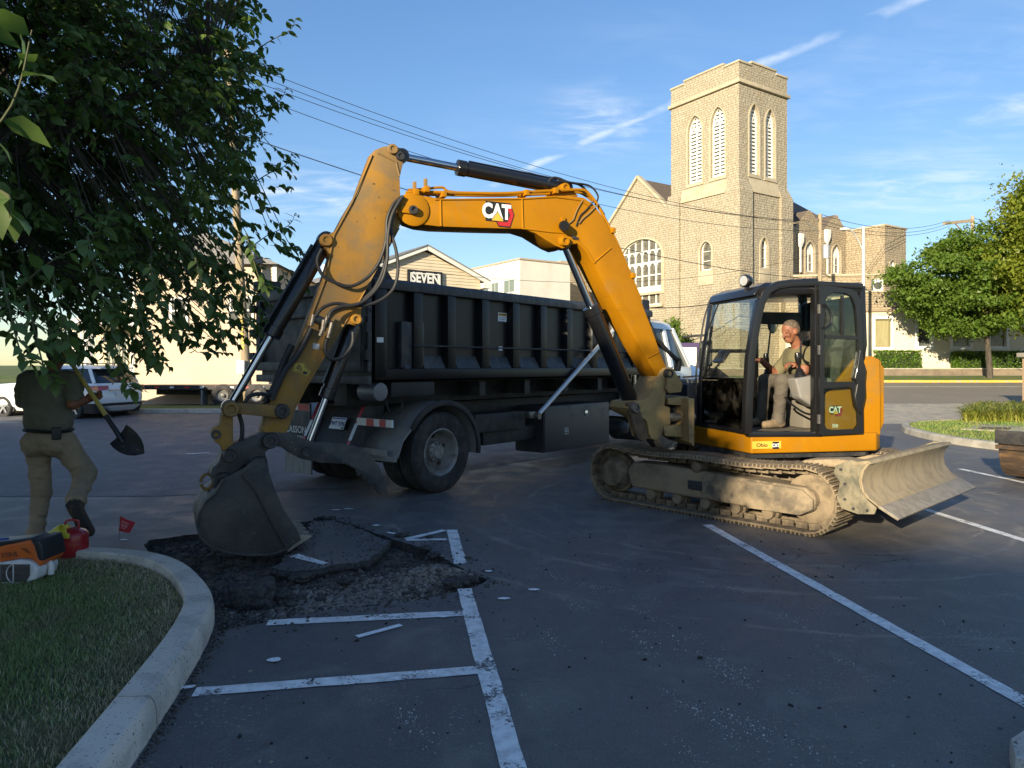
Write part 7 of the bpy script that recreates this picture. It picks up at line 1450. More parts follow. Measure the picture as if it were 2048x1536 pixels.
# ================================================================ people: one continuous body each, from blended volumes
def surface_nets(D, org, h):
    s = D < 0; nx, ny, nz = D.shape
    c = np.zeros((nx - 1, ny - 1, nz - 1), int)
    for i in (0, 1):
        for j in (0, 1):
            for k in (0, 1): c += s[i:nx - 1 + i, j:ny - 1 + j, k:nz - 1 + k]
    act = (c > 0) & (c < 8); idx = -np.ones(act.shape, int); I = np.argwhere(act); idx[act] = np.arange(len(I))
    acc = np.zeros((len(I), 3)); cnt = np.zeros(len(I)); co = [(i, j, k) for i in (0, 1) for j in (0, 1) for k in (0, 1)]
    for a in range(8):
        for b in range(a + 1, 8):
            if sum(abs(np.array(co[a]) - np.array(co[b]))) != 1: continue
            pa, pb = I + co[a], I + co[b]; da = D[tuple(pa.T)]; db = D[tuple(pb.T)]; m = (da < 0) != (db < 0); t = np.where(m, da / np.where(m, da - db, 1), 0)
            acc[m] += (pa + (pb - pa) * t[:, None])[m]; cnt[m] += 1
    V = acc / cnt[:, None] * h + org; F = []
    for ax in range(3):
        sl0 = [slice(None)] * 3; sl1 = [slice(None)] * 3; sl0[ax] = slice(0, -1); sl1[ax] = slice(1, None); ch = s[tuple(sl0)] != s[tuple(sl1)]; E = np.argwhere(ch); b, c_ = [(1, 2), (2, 0), (0, 1)][ax]
        E = E[(E[:, b] > 0) & (E[:, c_] > 0) & (E[:, b] < D.shape[b] - 1) & (E[:, c_] < D.shape[c_] - 1)]
        q = []
        for ob, oc in ((-1, -1), (0, -1), (0, 0), (-1, 0)): e = E.copy(); e[:, b] += ob; e[:, c_] += oc; q.append(idx[tuple(e.T)])
        q = np.stack(q, 1); fl = ~s[tuple(E.T)]; q[fl] = q[fl][:, ::-1]; F.append(q)
    F = np.vstack(F); return V, F[(F >= 0).all(1)]
def body(prims, h=0.0085):
    """prims: (material, kind, a, b, ra, rb, blend) round cones or (material,'ell',c,radii,rot,None,blend)"""
    lo = np.array([1e9] * 3); hi = -lo
    for p in prims:
        pts = [np.array(p[2], float)] + ([np.array(p[3], float)] if p[1] == 'cone' else []); r = max(p[4], p[5]) if p[1] == 'cone' else max(p[3])
        for q in pts: lo = np.minimum(lo, q - r - .03); hi = np.maximum(hi, q + r + .03)
    n = np.ceil((hi - lo) / h).astype(int) + 1; D = np.full(n, 9.0, np.float32); best = np.full(n, 9.0, np.float32); lab = np.zeros(n, np.int8)
    ax = [lo[i] + np.arange(n[i]) * h for i in range(3)]
    for p in prims:
        m, kind, bl = p[0], p[1], p[6]
        if kind == 'cone': A, B = np.array(p[2], float), np.array(p[3], float); r = max(p[4], p[5]); l, u = np.minimum(A, B) - r - .06, np.maximum(A, B) + r + .06
        else: A = np.array(p[2], float); r = max(p[3]); l, u = A - r - .06, A + r + .06
        i0 = np.maximum(0, ((l - lo) / h).astype(int)); i1 = np.minimum(n, ((u - lo) / h).astype(int) + 2); sl = tuple(slice(a, b) for a, b in zip(i0, i1))
        X = np.stack(np.meshgrid(*[ax[k][sl[k]] for k in range(3)], indexing='ij'), -1)
        if kind == 'cone':
            d = B - A; t = np.clip(((X - A) @ d) / (d @ d), 0, 1); f = np.linalg.norm(X - A - t[..., None] * d, axis=-1) - (p[4] + (p[5] - p[4]) * t)
        else:
            rr = np.array(p[3], float); Q = X - A
            if p[4] is not None: Q = Q @ np.array(p[4])
            k0 = np.linalg.norm(Q / rr, axis=-1); k1 = np.linalg.norm(Q / rr ** 2, axis=-1); f = k0 * (k0 - 1) / np.maximum(k1, 1e-6)
        cur = D[sl]
        if bl > 0: hh = np.clip(.5 + .5 * (cur - f) / bl, 0, 1); D[sl] = cur + (f - cur) * hh - bl * hh * (1 - hh)
        else: D[sl] = np.minimum(cur, f)
        bs = best[sl]; w = f < bs; best[sl] = np.where(w, f, bs); lab[sl] = np.where(w, m, lab[sl])
    V, F = surface_nets(D, lo, h); cc = np.clip(np.round((V[F].mean(1) - lo) / h).astype(int), 0, n - 1); return V, F, lab[tuple(cc.T)]
def person_mesh(name, prims, mats, h=.0085, folds=.004, cloth=(1, 2)):
    V, F, L_ = body(prims, h); me = rawmesh(name, V, F)
    for m in mats: me.materials.append(m)
    me.polygons.foreach_set('material_index', L_.astype(np.int32)); me.polygons.foreach_set('use_smooth', [True] * len(F)); me.update()
    # cloth thickness and soft folds on the clothed faces
    vl = np.zeros(len(V), int); vl[F.ravel()] = np.repeat(np.isin(L_, cloth), 4); nrm = np.zeros(len(V) * 3, np.float32); me.vertices.foreach_get('normal', nrm); nrm = nrm.reshape(-1, 3); d = np.zeros(len(V))
    for i in np.nonzero(vl)[0]:
        p = V[i]; d[i] = .006 + folds * (mnoise.noise((p[0] * 7 + p[2] * 5, p[1] * 7, p[2] * 13)) * 2.0 + mnoise.noise((p[0] * 19, p[1] * 19 + p[2] * 9, p[2] * 30)) * 1.1 + abs(mnoise.noise((p[0] * 11, p[1] * 11, p[2] * 24 + p[0] * 12))) * 1.2)
    V2 = V + nrm * d[:, None]; me.vertices.foreach_set('co', V2.astype(np.float32).ravel()); me.update(); return me
def C(m, a, b, ra, rb, bl=.03): return (m, 'cone', a, b, ra, rb, bl)
def E(m, c, r, rot=None, bl=.02): return (m, 'ell', c, r, rot, None, bl)
M_skin = mat('skin_tanned', (.25, .098, .05), .6, col2=(.17, .062, .034), scale=7); M_shirt = mat('olive_shirt', (.15, .145, .10), .9, col2=(.12, .118, .078), scale=6, bump=.2, bscale=220); M_pant = mat('tan_work_trousers', (.31, .235, .15), .9, col2=(.25, .19, .12), scale=4, bump=.3, bscale=160); M_boot = mat('dark_boot', (.045, .032, .022), .8, col2=(.09, .055, .03), scale=9); M_hair = mat('short_grey_brown_hair', (.075, .052, .036), .9, col2=(.15, .115, .085), scale=40, bump=.4, bscale=200)
M_boot2 = mat('dusty_suede_boot', (.20, .14, .085), .9, col2=(.13, .09, .055), scale=6); M_pant2 = mat('dusty_grey_trousers', (.105, .088, .066), .9, col2=(.06, .05, .04), scale=4, bump=.3, bscale=160); M_shirt2 = mat('faded_olive_shirt', (.15, .13, .066), .9, col2=(.11, .096, .05), scale=5, bump=.2, bscale=200)
def rx3(a): c, s = math.cos(a), math.sin(a); return [[1, 0, 0], [0, c, -s], [0, s, c]]
def hand(m, w, d, n, palm=.042, fl=.038, curl=1.0, r=.0095):
    """palm with four unequal curled fingers and a thumb; w wrist, d pointing direction, n palm normal"""
    w, d, n = Vector(w), Vector(d).normalized(), Vector(n).normalized(); s_ = d.cross(n).normalized(); out = []
    pc = w + d * .05; out.append(E(m, tuple(pc), (.050, .044, .020), [list(q) for q in zip(*[tuple(d), tuple(s_), tuple(n)])] if False else np.array([tuple(d), tuple(s_), tuple(n)]).T.tolist(), .015))
    for i, k in enumerate((.92, 1.05, 1.0, .8)):
        b = w + d * .085 + s_ * (.030 - i * .0205); a1 = b + (d * math.cos(.5 * curl) + n * math.sin(.5 * curl)) * fl * k; a2 = a1 + (d * math.cos(1.5 * curl) + n * math.sin(1.5 * curl)) * fl * .75 * k; a3 = a2 + (d * math.cos(2.3 * curl) + n * math.sin(2.3 * curl)) * fl * .55 * k
        out += [C(m, tuple(b), tuple(a1), r, r * .95, .006), C(m, tuple(a1), tuple(a2), r * .95, r * .88, .003), C(m, tuple(a2), tuple(a3), r * .88, r * .75, .003)]
    t0 = w + d * .03 + s_ * .035; t1 = t0 + (d * .5 + s_ * .6 + n * .5) * .035; t2 = t1 + (d * .8 + n * .5) * .03; out += [C(m, tuple(t0), tuple(t1), .013, .0115, .01), C(m, tuple(t1), tuple(t2), .0115, .009, .004)]; return out
# ---- worker walking away with a shovel; local x to the right, y away from the lot
WM = T(at(100, 0, 6.4).x, 6.4, 0.0)
SK, SH, PT, BT = 0, 1, 2, 3
pr = []
# legs: left planted, right trailing with the sole showing
pr += [C(PT, (-.11, 0, .95), (-.10, .03, .50), .098, .072, .03), C(PT, (-.10, .03, .50), (-.125, .0, .12), .070, .058, .03), C(PT, (-.125, 0, .15), (-.125, -.0, .09), .066, .070, .01), C(BT, (-.125, .0, .08), (-.13, .15, .045), .056, .046, .02), E(BT, (-.125, -.03, .05), (.05, .07, .05))]
pr += [C(PT, (.12, .0, .95), (.285, .06, .66), .105, .082, .03), C(PT, (.285, .06, .66), (.37, -.20, .50), .082, .068, .03), C(PT, (.37, -.20, .50), (.385, -.235, .475), .070, .074, .01), C(BT, (.385, -.245, .47), (.415, -.285, .41), .054, .052, .02), C(BT, (.41, -.30, .44), (.50, -.25, .21), .050, .048, .02)]
pr += [E(PT, (0, .0, .97), (.205, .15, .13)), E(PT, (-.09, -.06, .95), (.11, .10, .12)), E(PT, (.09, -.06, .95), (.11, .10, .12))]
pr += [E(SH, (-.02, .01, 1.15), (.205, .145, .13), None, .05), E(SH, (-.03, .02, 1.33), (.215, .15, .18), None, .06), E(SH, (-.03, .03, 1.46), (.225, .13, .12), None, .05), C(SH, (-.20, .03, 1.52), (.17, .03, 1.52), .075, .075, .05), C(SK, (-.01, .04, 1.55), (.0, .07, 1.66), .062, .058, .03)]
pr += [E(SK, (.02, .09, 1.765), (.078, .098, .118), None, .03), E(SK, (.05, .15, 1.735), (.045, .05, .06), None, .03), C(SK, (.075, .185, 1.755), (.085, .205, 1.735), .013, .015, .01), E(SK, (-.055, .08, 1.755), (.012, .024, .034), None, .008), E(SK, (.098, .07, 1.755), (.012, .024, .034), None, .008)]
pr += [E(4, (.018, .072, 1.80), (.083, .104, .094), None, .006), E(4, (.02, .03, 1.755), (.07, .05, .075), None, .01)]
pr += [C(SH, (.20, .03, 1.50), (.235, -.03, 1.36), .074, .068, .03), C(SK, (.235, -.03, 1.36), (.24, -.05, 1.30), .052, .048, .02), C(SK, (.24, -.05, 1.30), (.345, .02, 1.345), .047, .034, .02)]
pr += hand(SK, (.345, .02, 1.345), (.75, .1, .45), (-.3, .4, -.6), curl=1.05)
pr += [C(SH, (-.24, .03, 1.50), (-.30, .10, 1.32), .074, .066, .03), C(SK, (-.30, .10, 1.32), (-.28, .18, 1.24), .052, .045, .02), C(SK, (-.28, .18, 1.24), (.02, .26, 1.42), .045, .033, .02)] + hand(SK, (.02, .26, 1.42), (.9, .1, .3), (0, -.6, .6), curl=1.0)
wk = put('person', person_mesh('person', pr, [M_skin, M_shirt, M_pant, M_boot, M_hair], .0085, .006), None, None, WM, label='worker in olive t-shirt and tan trousers striding away with a shovel', cat='person')
mb = MB(); mb.tube([(.200 * math.cos(a) - .01, .150 * math.sin(a) + .0, 1.065 + .008 * math.sin(a * 2)) for a in np.linspace(0, 2 * math.pi, 33)[:-1]], .017, 6, closed=True); obj('belt', mb, mat('black_leather', (.014, .013, .012), .5), wk)
mb = MB(); mb.box((.145, -.135, 1.045), (.075, .045, .11), Matrix.Rotation(R(35), 4, 'Z')); obj('belt_pouch', mb, MATS['black_leather'], wk, bevel=.012, seg=3)
mb = MB(); mb.box((.085, -.152, .99), (.018, .006, .02)); obj('pocket_tag', mb, mat('tag_tan', (.5, .42, .3), .7), wk)
mb = MB(); so = Matrix.Rotation(R(-16), 4, 'Y') @ Matrix.Rotation(R(8), 4, 'X')
solep = [(0, .02), (.045, .0), (.05, -.07), (.04, -.14), (.052, -.22), (.045, -.275), (0, -.295), (-.045, -.275), (-.052, -.22), (-.038, -.14), (-.046, -.07), (-.042, .0)]
mb.prism(solep, -.013, .013); me = mb.mesh('sole', .005); 
put('boot_sole', me, mat('sole_black', (.018, .016, .015), .7, col2=(.10, .055, .025), scale=5, lo=.55, hi=.7), wk, WM @ Matrix.Translation((.400, -.350, .475)) @ Matrix.Rotation(R(-21), 4, 'Y') @ Matrix.Rotation(R(10), 4, 'X'))
# ---- shovel in his hand
def wp(px, py, y): return Vector(((px - 100) / FX * (6.4 + y) + (6.4 * 0) + ((100 - CX) / FX) * y, y, CH - (py - HY) / FX * (6.4 + y)))
sh0, sh1 = wp(140, 722, .02), wp(243, 878, -.03); d = (sh1 - sh0).normalized()
shv = thing('shovel', 'yellow handled black round shovel held by the striding worker', 'shovel', WM)
mb = MB(); mb.tube([sh0 - d * .25, sh0, sh0.lerp(sh1, .72)], [.018, .018, .021], 12); obj('handle', mb, mat('yellow_fibreglass', (.55, .42, .07), .5, col2=(.45, .36, .12), scale=12, stretch=(1, 1, 8)), shv)
mb = MB(); k0 = sh0.lerp(sh1, .70); mb.tube([k0, sh0.lerp(sh1, .88), sh1 + Vector((.015, 0, -.03))], [.024, .023, .026], 12); obj('socket', mb, M_blk, shv)
ax_ = (wp(291, 909, -.06) - wp(236, 868, -.02)).normalized(); sd = ax_.cross(Vector((.1, -1, .25))).normalized(); up3 = sd.cross(ax_); o0 = wp(236, 868, -.02); rings = []
for t, w in ((0, .105), (.06, .112), (.15, .108), (.22, .088), (.27, .055), (.30, .012)):
    c = o0 + ax_ * t * 1.02 + up3 * (-.02 + .05 * math.sin(t * 9)); rings.append([c - sd * w + up3 * .022, c - sd * w * .5 - up3 * .004, c - up3 * .012, c + sd * w * .5 - up3 * .004, c + sd * w + up3 * .022, c + sd * w * .5 + up3 * .0, c - up3 * .006, c - sd * w * .5 + up3 * .0])
mb = MB(); mb.loft(rings); obj('blade', mb, M_blk2, shv, smooth=60)
# ---- operator on the excavator seat; local x forward, y towards the lot, z up
def op(px, py, y=.32): return FC.p(px, py, y)
hx, hz = op(1577, 662)[0], op(1577, 662)[2]; sx0 = sx_
SHD = op(1604, 702, .32); pr = []
hip = (sx0 - .10, .30, 1.47)
for s_, kpx in ((.10, 0), (-.10, 0)):
    kn = (op(1553, 762)[0] + (.0 if s_ > 0 else .05), .30 + s_ * 1.35, op(1553, 762)[2]); an_ = (op(1546, 836)[0] + (.0 if s_ > 0 else .06), .30 + s_ * 1.3, 1.06)
    pr += [C(PT, (hip[0], .30 + s_, hip[2] - .02), kn, .098, .072, .03), C(PT, kn, an_, .070, .055, .03), C(PT, an_, (an_[0] + .005, an_[1], an_[2] - .03), .062, .064, .01), C(BT, (an_[0] - .01, an_[1], .99), (an_[0] + .17, an_[1], .975), .050, .042, .02), E(BT, (an_[0] - .03, an_[1], .985), (.055, .048, .045))]
pr += [E(PT, hip, (.15, .19, .13), None, .04), E(SH, (hip[0] + .03, .30, 1.62), (.135, .185, .14), None, .06), E(SH, (SHD[0] + .05, .31, SHD[2] - .12), (.13, .20, .17), None, .06), C(SH, (SHD[0] + .02, .13, SHD[2] - .03), (SHD[0] + .02, .50, SHD[2] - .03), .07, .07, .05)]
pr += [C(SK, (SHD[0] + .04, .33, SHD[2] + .0), (hx - .045, .35, hz - .09), .064, .058, .03)]
hd0 = len(pr)
hr = np.array([[math.cos(.25), 0, math.sin(.25)], [0, 1, 0], [-math.sin(.25), 0, math.cos(.25)]])
pr += [E(SK, (hx - .025, .36, hz + .035), (.100, .076, .092), None, .03), E(SK, (hx + .03, .375, hz - .04), (.062, .058, .070), None, .035), E(SK, (hx + .045, .38, hz - .085), (.036, .040, .030), None, .02)]
pr += [C(SK, (hx + .085, .392, hz + .018), (hx + .108, .40, hz - .022), .012, .017, .012), C(SK, (hx + .060, .42, hz + .030), (hx + .082, .37, hz + .035), .016, .016, .012), C(SK, (hx + .078, .395, hz - .062), (hx + .070, .41, hz - .064), .013, .012, .008), E(SK, (hx + .060, .425, hz - .015), (.026, .020, .024), None, .02), E(SK, (hx - .035, .437, hz - .005), (.026, .012, .034), None, .008), E(SK, (hx - .03, .285, hz - .005), (.026, .012, .034), None, .008)]
pr += [E(4, (hx - .040, .36, hz + .062), (.094, .079, .078), None, .004), E(4, (hx - .075, .36, hz + .01), (.055, .070, .075), None, .01)]
ca_, sa_ = math.cos(.30), math.sin(.30)                # the head bows towards the levers
def bow(p): x, z = p[0] - (hx - .03), p[2] - (hz - .02); return (hx - .02 + x * ca_ + z * sa_, p[1], hz - .03 - x * sa_ + z * ca_)
for i_ in range(hd0, len(pr)):
    q_ = list(pr[i_]); q_[2] = bow(q_[2])
    if q_[1] == 'cone': q_[3] = bow(q_[3])
    pr[i_] = tuple(q_)
EL = op(1612, 742, .58); HN = op(1585, 728, .50)
pr += [C(SH, (SHD[0] + .0, .50, SHD[2] - .04), (EL[0] + .0, .56, EL[2] + .10), .075, .066, .03), C(SK, (EL[0], .56, EL[2] + .10), (EL[0] + .02, .585, EL[2]), .050, .045, .02), C(SK, (EL[0] + .02, .585, EL[2]), (HN[0] - .04, .52, HN[2] - .005), .044, .032, .02)] + hand(SK, (HN[0] - .04, .52, HN[2] - .005), (1, -.1, .1), (.1, -.1, -1), curl=.8)
H2 = op(1512, 720, .18); pr += [C(SH, (SHD[0] + .02, .12, SHD[2] - .04), (SHD[0] + .16, .07, SHD[2] - .24), .074, .064, .03), C(SK, (SHD[0] + .16, .07, SHD[2] - .24), (SHD[0] + .20, .08, SHD[2] - .26), .05, .045, .02), C(SK, (SHD[0] + .20, .08, SHD[2] - .26), (H2[0] - .09, .14, H2[2]), .045, .033, .02)] + hand(SK, (H2[0] - .09, .14, H2[2]), (1, .05, .0), (0, 0, -1), curl=.9)
opr = put('person', person_mesh('person_seated', pr, [M_skin, M_shirt2, M_pant2, M_boot2, M_hair], .0085, .0032), None, None, FC.M, label='seated operator in faded olive shirt looking down inside the excavator cab', cat='person')
for yy in (.378, .43): mb = MB(); mb.ell(bow((hx + .074, yy, hz + .012)), (.008, .012, .005), 8, 6); obj('eye', mb, mat('eye_dark', (.03, .02, .018), .3), opr)
mb = MB(); mb.ell(bow((hx + .080, .397, hz - .063)), (.006, .016, .0035), 8, 6); obj('mouth', mb, mat('lip', (.12, .04, .03), .6), opr)
# ================================================================ things on the ground
# broken asphalt slab, tilted in the pit, still wearing a piece of stripe
sl_px = [(527, 1137), (556, 1117), (584, 1098), (606, 1062), (616, 1044), (666, 1043), (712, 1057), (754, 1072), (790, 1085), (770, 1106), (741, 1124), (700, 1131), (662, 1134), (610, 1143), (565, 1146)]
def slab_z(x, y): return .035 + .030 * (y - 6.2) + .012 * (x + 1.6)
sp2 = []
for q in sl_px:
    P = gp(*q, .04); sp2.append((P.x, P.y))
_c = Vector((sum(q[0] for q in sp2) / len(sp2), sum(q[1] for q in sp2) / len(sp2))); sp2 = [tuple(_c + (Vector(q) - _c) * .9 + Vector((0, .05))) for q in sp2]
sp2 = jag(sp2, .05, .022, 99); cS = Vector((sum(q[0] for q in sp2) / len(sp2), sum(q[1] for q in sp2) / len(sp2)))
SM = T(cS.x, cS.y, 0); n = len(sp2); tops = [(x - cS.x, y - cS.y, slab_z(x, y)) for x, y in sp2]
m1 = [((x - cS.x) * random.uniform(1.0, 1.03), (y - cS.y) * random.uniform(1.0, 1.03), slab_z(x, y) - .045) for x, y in sp2]; b1 = [((x - cS.x) * random.uniform(.93, .99), (y - cS.y) * random.uniform(.93, .99), slab_z(x, y) - .10) for x, y in sp2]
slab = thing('asphalt_slab', 'large broken asphalt slab lying in the pit beside the bucket', 'asphalt slab', SM)
mb = MB(); mb.add(tops, [tuple(range(n))]); obj('top_face', mb, M_lot, slab, smooth=0)
mb = MB(); mb.add([(a, b, c - .001) for a, b, c in tops] + m1 + b1, [(i + k * n, (i + 1) % n + k * n, (i + 1) % n + (k + 1) * n, i + (k + 1) * n) for i in range(n) for k in (0, 1)]); obj('broken_edge', mb, MATS['asphalt_core'], slab, smooth=0)
a, b = gp(588, 1108, .04), gp(652, 1124, .04); t = (b - a).normalized(); s_ = Vector((-t.y, t.x, 0)) * .05
mb = MB(); mb.add([(*(q.xy - cS), slab_z(q.x, q.y) + .003) for q in (a + s_, b + s_ * .5, b - s_ * .6, a - s_)], [(0, 1, 2, 3)]); obj('stripe_remnant', mb, M_paint, slab)
def slab_crumb(r):
    i = r.integers(len(sp2)); x, y = Vector(sp2[i]).lerp(cS, abs(r.normal(0, .22))); return (x - cS.x, y - cS.y, slab_z(x, y) + .003) if inpoly(x, y, sp2) else None
stones(520, .006, slab_crumb, 'loose_crumbs', M_clod, slab, 21)
def chunk(px, py, z, dims, seed, label, group=None, m=None):
    P = gp(px, py, z); r = np.random.default_rng(seed); bm_ = bmesh.new(); bmesh.ops.create_icosphere(bm_, subdivisions=3, radius=1.0)
    for v in bm_.verts:
        k = 1 + .45 * mnoise.noise(v.co * 1.5 + Vector((seed * 3.1, 0, 0))) + .22 * mnoise.noise(v.co * 3.7 + Vector((0, seed, 0))) + .08 * mnoise.noise(v.co * 9 + Vector((0, seed, 0))); c = Vector((v.co.x, v.co.y, max(-.7, min(.55 + .25 * v.co.x, v.co.z)))); v.co = Vector((c.x * dims[0], c.y * dims[1], c.z * dims[2])) * k
    me = bpy.data.meshes.new('chunk'); bm_.to_mesh(me); bm_.free(); o = put('asphalt_chunk', me, m or MATS['asphalt_core'], None, T(P.x, P.y, z + dims[2] * .5, r.uniform(-.6, .6)), label=label, cat='rubble', group=group); return o
chunk(503, 1206, -.06, (.19, .13, .13), 1, 'large dark lump of broken asphalt beside the kerb in the pit')
for i, (px, py, s_) in enumerate(((566, 1195, .055), (556, 1187, .045), (905, 1172, .06), (940, 1163, .05), (803, 1074, .05), (925, 1170, .04), (850, 1100, .05), (580, 1210, .04), (868, 1112, .045), (600, 1160, .07), (690, 1165, .05), (640, 1040, .05), (660, 1042, .06), (858, 1076, .03), (935, 1118, .025))): chunk(px, py, -.03 if 500 < px < 700 and py > 1100 else -.005, (s_ * 1.25, s_, s_ * .7), 5 + i, 'small loose asphalt lump lying around the pit edge', 'loose asphalt lumps')
# exposed rim strips of the cut along the far edge
# red marker flag
fp = gp(238, 1082); flag = thing('marker_flag', 'small red utility marker flag on a thin wire by the kerb', 'flag', T(fp.x, fp.y, 0)); Yf = fp.y
mb = MB(); f0 = at(237, 1062, Yf); f1 = at(240, 1033, Yf); f2 = at(270, 1045, Yf); f3 = at(259, 1066, Yf); L0 = Vector((fp.x, fp.y, 0))
mb.tube([(0, 0, -.02), (f0 - L0) * .5 + Vector((.004, 0, 0)), f1 - L0], .0022, 5); obj('wire_stem', mb, M_steel, flag)
grid = []; 
for i in range(5):
    for j in range(4): p = f0.lerp(f3, i / 4).lerp(f1.lerp(f2, i / 4), j / 3) - L0; p.y += .008 * math.sin(i * 1.7 + j * .4); grid.append(p)
mb = MB(); mb.add(grid + [q + Vector((0, .0016, 0)) for q in grid], [(i * 4 + j, (i + 1) * 4 + j, (i + 1) * 4 + j + 1, i * 4 + j + 1) for i in range(4) for j in range(3)] + [(20 + i * 4 + j, 20 + i * 4 + j + 1, 20 + (i + 1) * 4 + j + 1, 20 + (i + 1) * 4 + j) for i in range(4) for j in range(3)]); fl_ = obj('flag_sheet', mb, mat('flag_red', (.52, .03, .04), .6), flag)
fm_ = facing((f0 + f1 + f2 + f3) / 4 + Vector((-.002, -.014, .02)), f2 - f1, f1 - f0)
lettering('flag_lettering', 'BURIED', .022, mat('flag_pink', (.75, .35, .33), .6), fl_, fm_ @ Matrix.Translation((0, .012, 0)), .01); lettering('flag_lettering', 'GAS', .034, MATS['flag_pink'], fl_, fm_ @ Matrix.Translation((0, -.016, 0)), .02); lettering('flag_lettering', 'LINE', .022, MATS['flag_pink'], fl_, fm_ @ Matrix.Translation((0, -.042, 0)), .01)
# red safety can with handle, yellow funnel
cp = gp(125, 1117, .10); can = thing('safety_can', 'red steel fuel safety can with bail handle on the lawn edge', 'fuel can', T(cp.x, cp.y + .12, .09)); M_canr = mat('can_red', (.36, .018, .022), .35, coat=.3, col2=(.28, .015, .02), scale=5)
mb = MB(); mb.lathe([(.118, 0), (.122, .012), (.122, .17), (.118, .185), (.10, .205), (.06, .222), (.03, .23), (.001, .231)], n=32); cbody = obj('can_body', mb, M_canr, can, smooth=50)
mb = MB(); mb.tube(catmull([(-.045, 0, .22), (-.045, 0, .285), (.05, 0, .285), (.055, 0, .22)], 5), .009, 8); obj('handle', mb, M_canr, can); mb = MB(); mb.lathe([(.035, 0), (.035, .03), (.028, .04)], (-.05, .0, .215), n=14); obj('spout_cap', mb, mat('can_yellow', (.55, .42, .04), .5), can)
for i, ch in enumerate('SAFETY CAN'):
    if ch == ' ': continue
    a = R(-90 - 52 + i * 11.2); lettering('can_lettering', ch, .034, mat('can_print', (.42, .10, .05), .5), cbody, Matrix(W[can.name]) @ facing((.1225 * math.cos(a), .1225 * math.sin(a), .11), (-math.sin(a), math.cos(a), 0)), .005)
tipf, moutf = at(77, 1079, 5.62), at(122, 1064, 5.62); fdir = (moutf - tipf); fn_l = fdir.length
fun = thing('funnel', 'yellow plastic funnel lying across the red safety can', 'funnel', Matrix.Translation(tipf)); mb = MB(); u = Vector((fdir.x, .03, fdir.z)).normalized()
mb.lathe([(.009, 0), (.014, .03), (.052, fn_l * .80), (.060, fn_l * .97), (.057, fn_l), (.050, fn_l * .985), (.012, .05), (.006, .0)], (0, 0, 0), u, 24, closed=True); obj('cone', mb, mat('funnel_yellow', (.60, .50, .05), .4), fun, smooth=50); mb = MB(); mb.box(u * fn_l * .95 + Vector((.035, 0, -.035)), (.05, .02, .04)); obj('tab', mb, MATS['funnel_yellow'], fun, bevel=.008)
# orange and white cut-off machine lying on the lawn
BL = Frame(0, 0, 0); by = 5.10
def bq(px, py): p = at(px, py, by); return (p.x, p.z)
blo = thing('power_cutter', 'orange and white petrol power tool with slatted air grille on the grass', 'power tool', T(at(50, 0, by).x, by, .09)); O0 = Vector((at(50, 0, by).x, by, .09))
M_or = mat('orange_plastic', (.60, .13, .02), .4, col2=(.50, .10, .018), scale=4, dust=(.25, .16, .10), dlo=.6, dhi=.85); M_wpl = mat('grey_white_plastic', (.62, .62, .60), .45, col2=(.5, .5, .48), scale=6); M_bpl = mat('black_plastic', (.018, .019, .022), .45)
def bl_part(nm, px, y0, y1, m, parent=blo, bevel=.01): mb = MB(); mb.prism([(a - O0.x, b - O0.z) for a, b in (bq(*q) for q in px)], y0, y1); return obj(nm, mb, m, parent, bevel=bevel, seg=3)
bl_part('motor_cover', [(-20, 1098), (5, 1092), (62, 1080), (70, 1088), (78, 1118), (88, 1122), (80, 1134), (72, 1126), (60, 1118), (40, 1117), (5, 1124), (-20, 1126)], 0, .24, M_or, bevel=.015); gr_ = bl_part('air_filter_cover', [(-20, 1126), (5, 1124), (40, 1118), (62, 1120), (74, 1128), (80, 1138), (76, 1158), (60, 1163), (10, 1172), (-20, 1172)], -.03, .22, M_wpl, bevel=.02); bl_part('rear_grip', [(62, 1079), (80, 1080), (86, 1096), (89, 1121), (78, 1120), (70, 1092)], -.012, .25, M_bpl, bevel=.012); bl_part('top_handle', [(-20, 1086), (8, 1084), (60, 1077), (66, 1083), (40, 1088), (5, 1095), (-20, 1098)], .02, .2, M_bpl, bevel=.01)
for i in range(15):
    yy = 1127 + i * 2.35; x1_ = 66 if i < 10 else 66 - (i - 9) * 1.5; mb = MB(); a, z0_ = bq(7, yy + i * .0); b, _ = bq(x1_, yy); mb.bx(a - O0.x, b - O0.x, -.036, -.0305, z0_ - O0.z - .0028, z0_ - O0.z + .0028); obj('grille_slot', mb, M_bpl, gr_)
mb = MB(); cg = bq(34, 1144); mb.tube([(cg[0] - O0.x + .05 * math.cos(t), -.037, cg[1] - O0.z + .062 * math.sin(t)) for t in np.linspace(1.57, 4.71, 16)], .0035, 5); obj('grille_ring', mb, M_wpl, gr_); mb = MB(); mb.bx(cg[0] - O0.x - .003, cg[0] - O0.x + .003, -.040, -.0335, cg[1] - O0.z - .06, cg[1] - O0.z + .06); obj('grille_bar', mb, M_wpl, gr_)
mb = MB(); P = [at(a, b, by + .1) - O0 for a, b in ((86, 1130), (96, 1124), (102, 1132), (102, 1148))]; mb.tube(catmull(P, 5), .022, 12); obj('tube_handle', mb, M_wpl, blo); mb = MB(); P = [at(a, b, by + .1) - O0 for a, b in ((-12, 1082), (16, 1080))]; mb.tube(P, .016, 10); obj('blue_strap', mb, mat('strap_blue', (.02, .05, .30), .5), blo)
for k_ in range(5): a, z0_ = bq(44 + k_ * 3, 1097 + k_ * 2.2); mb = MB(); mb.bx(a - O0.x - .004, a - O0.x + .035 - k_ * .003, -.003, .0, z0_ - O0.z - .002, z0_ - O0.z + .002); obj('vent_slot', mb, M_bpl, blo)
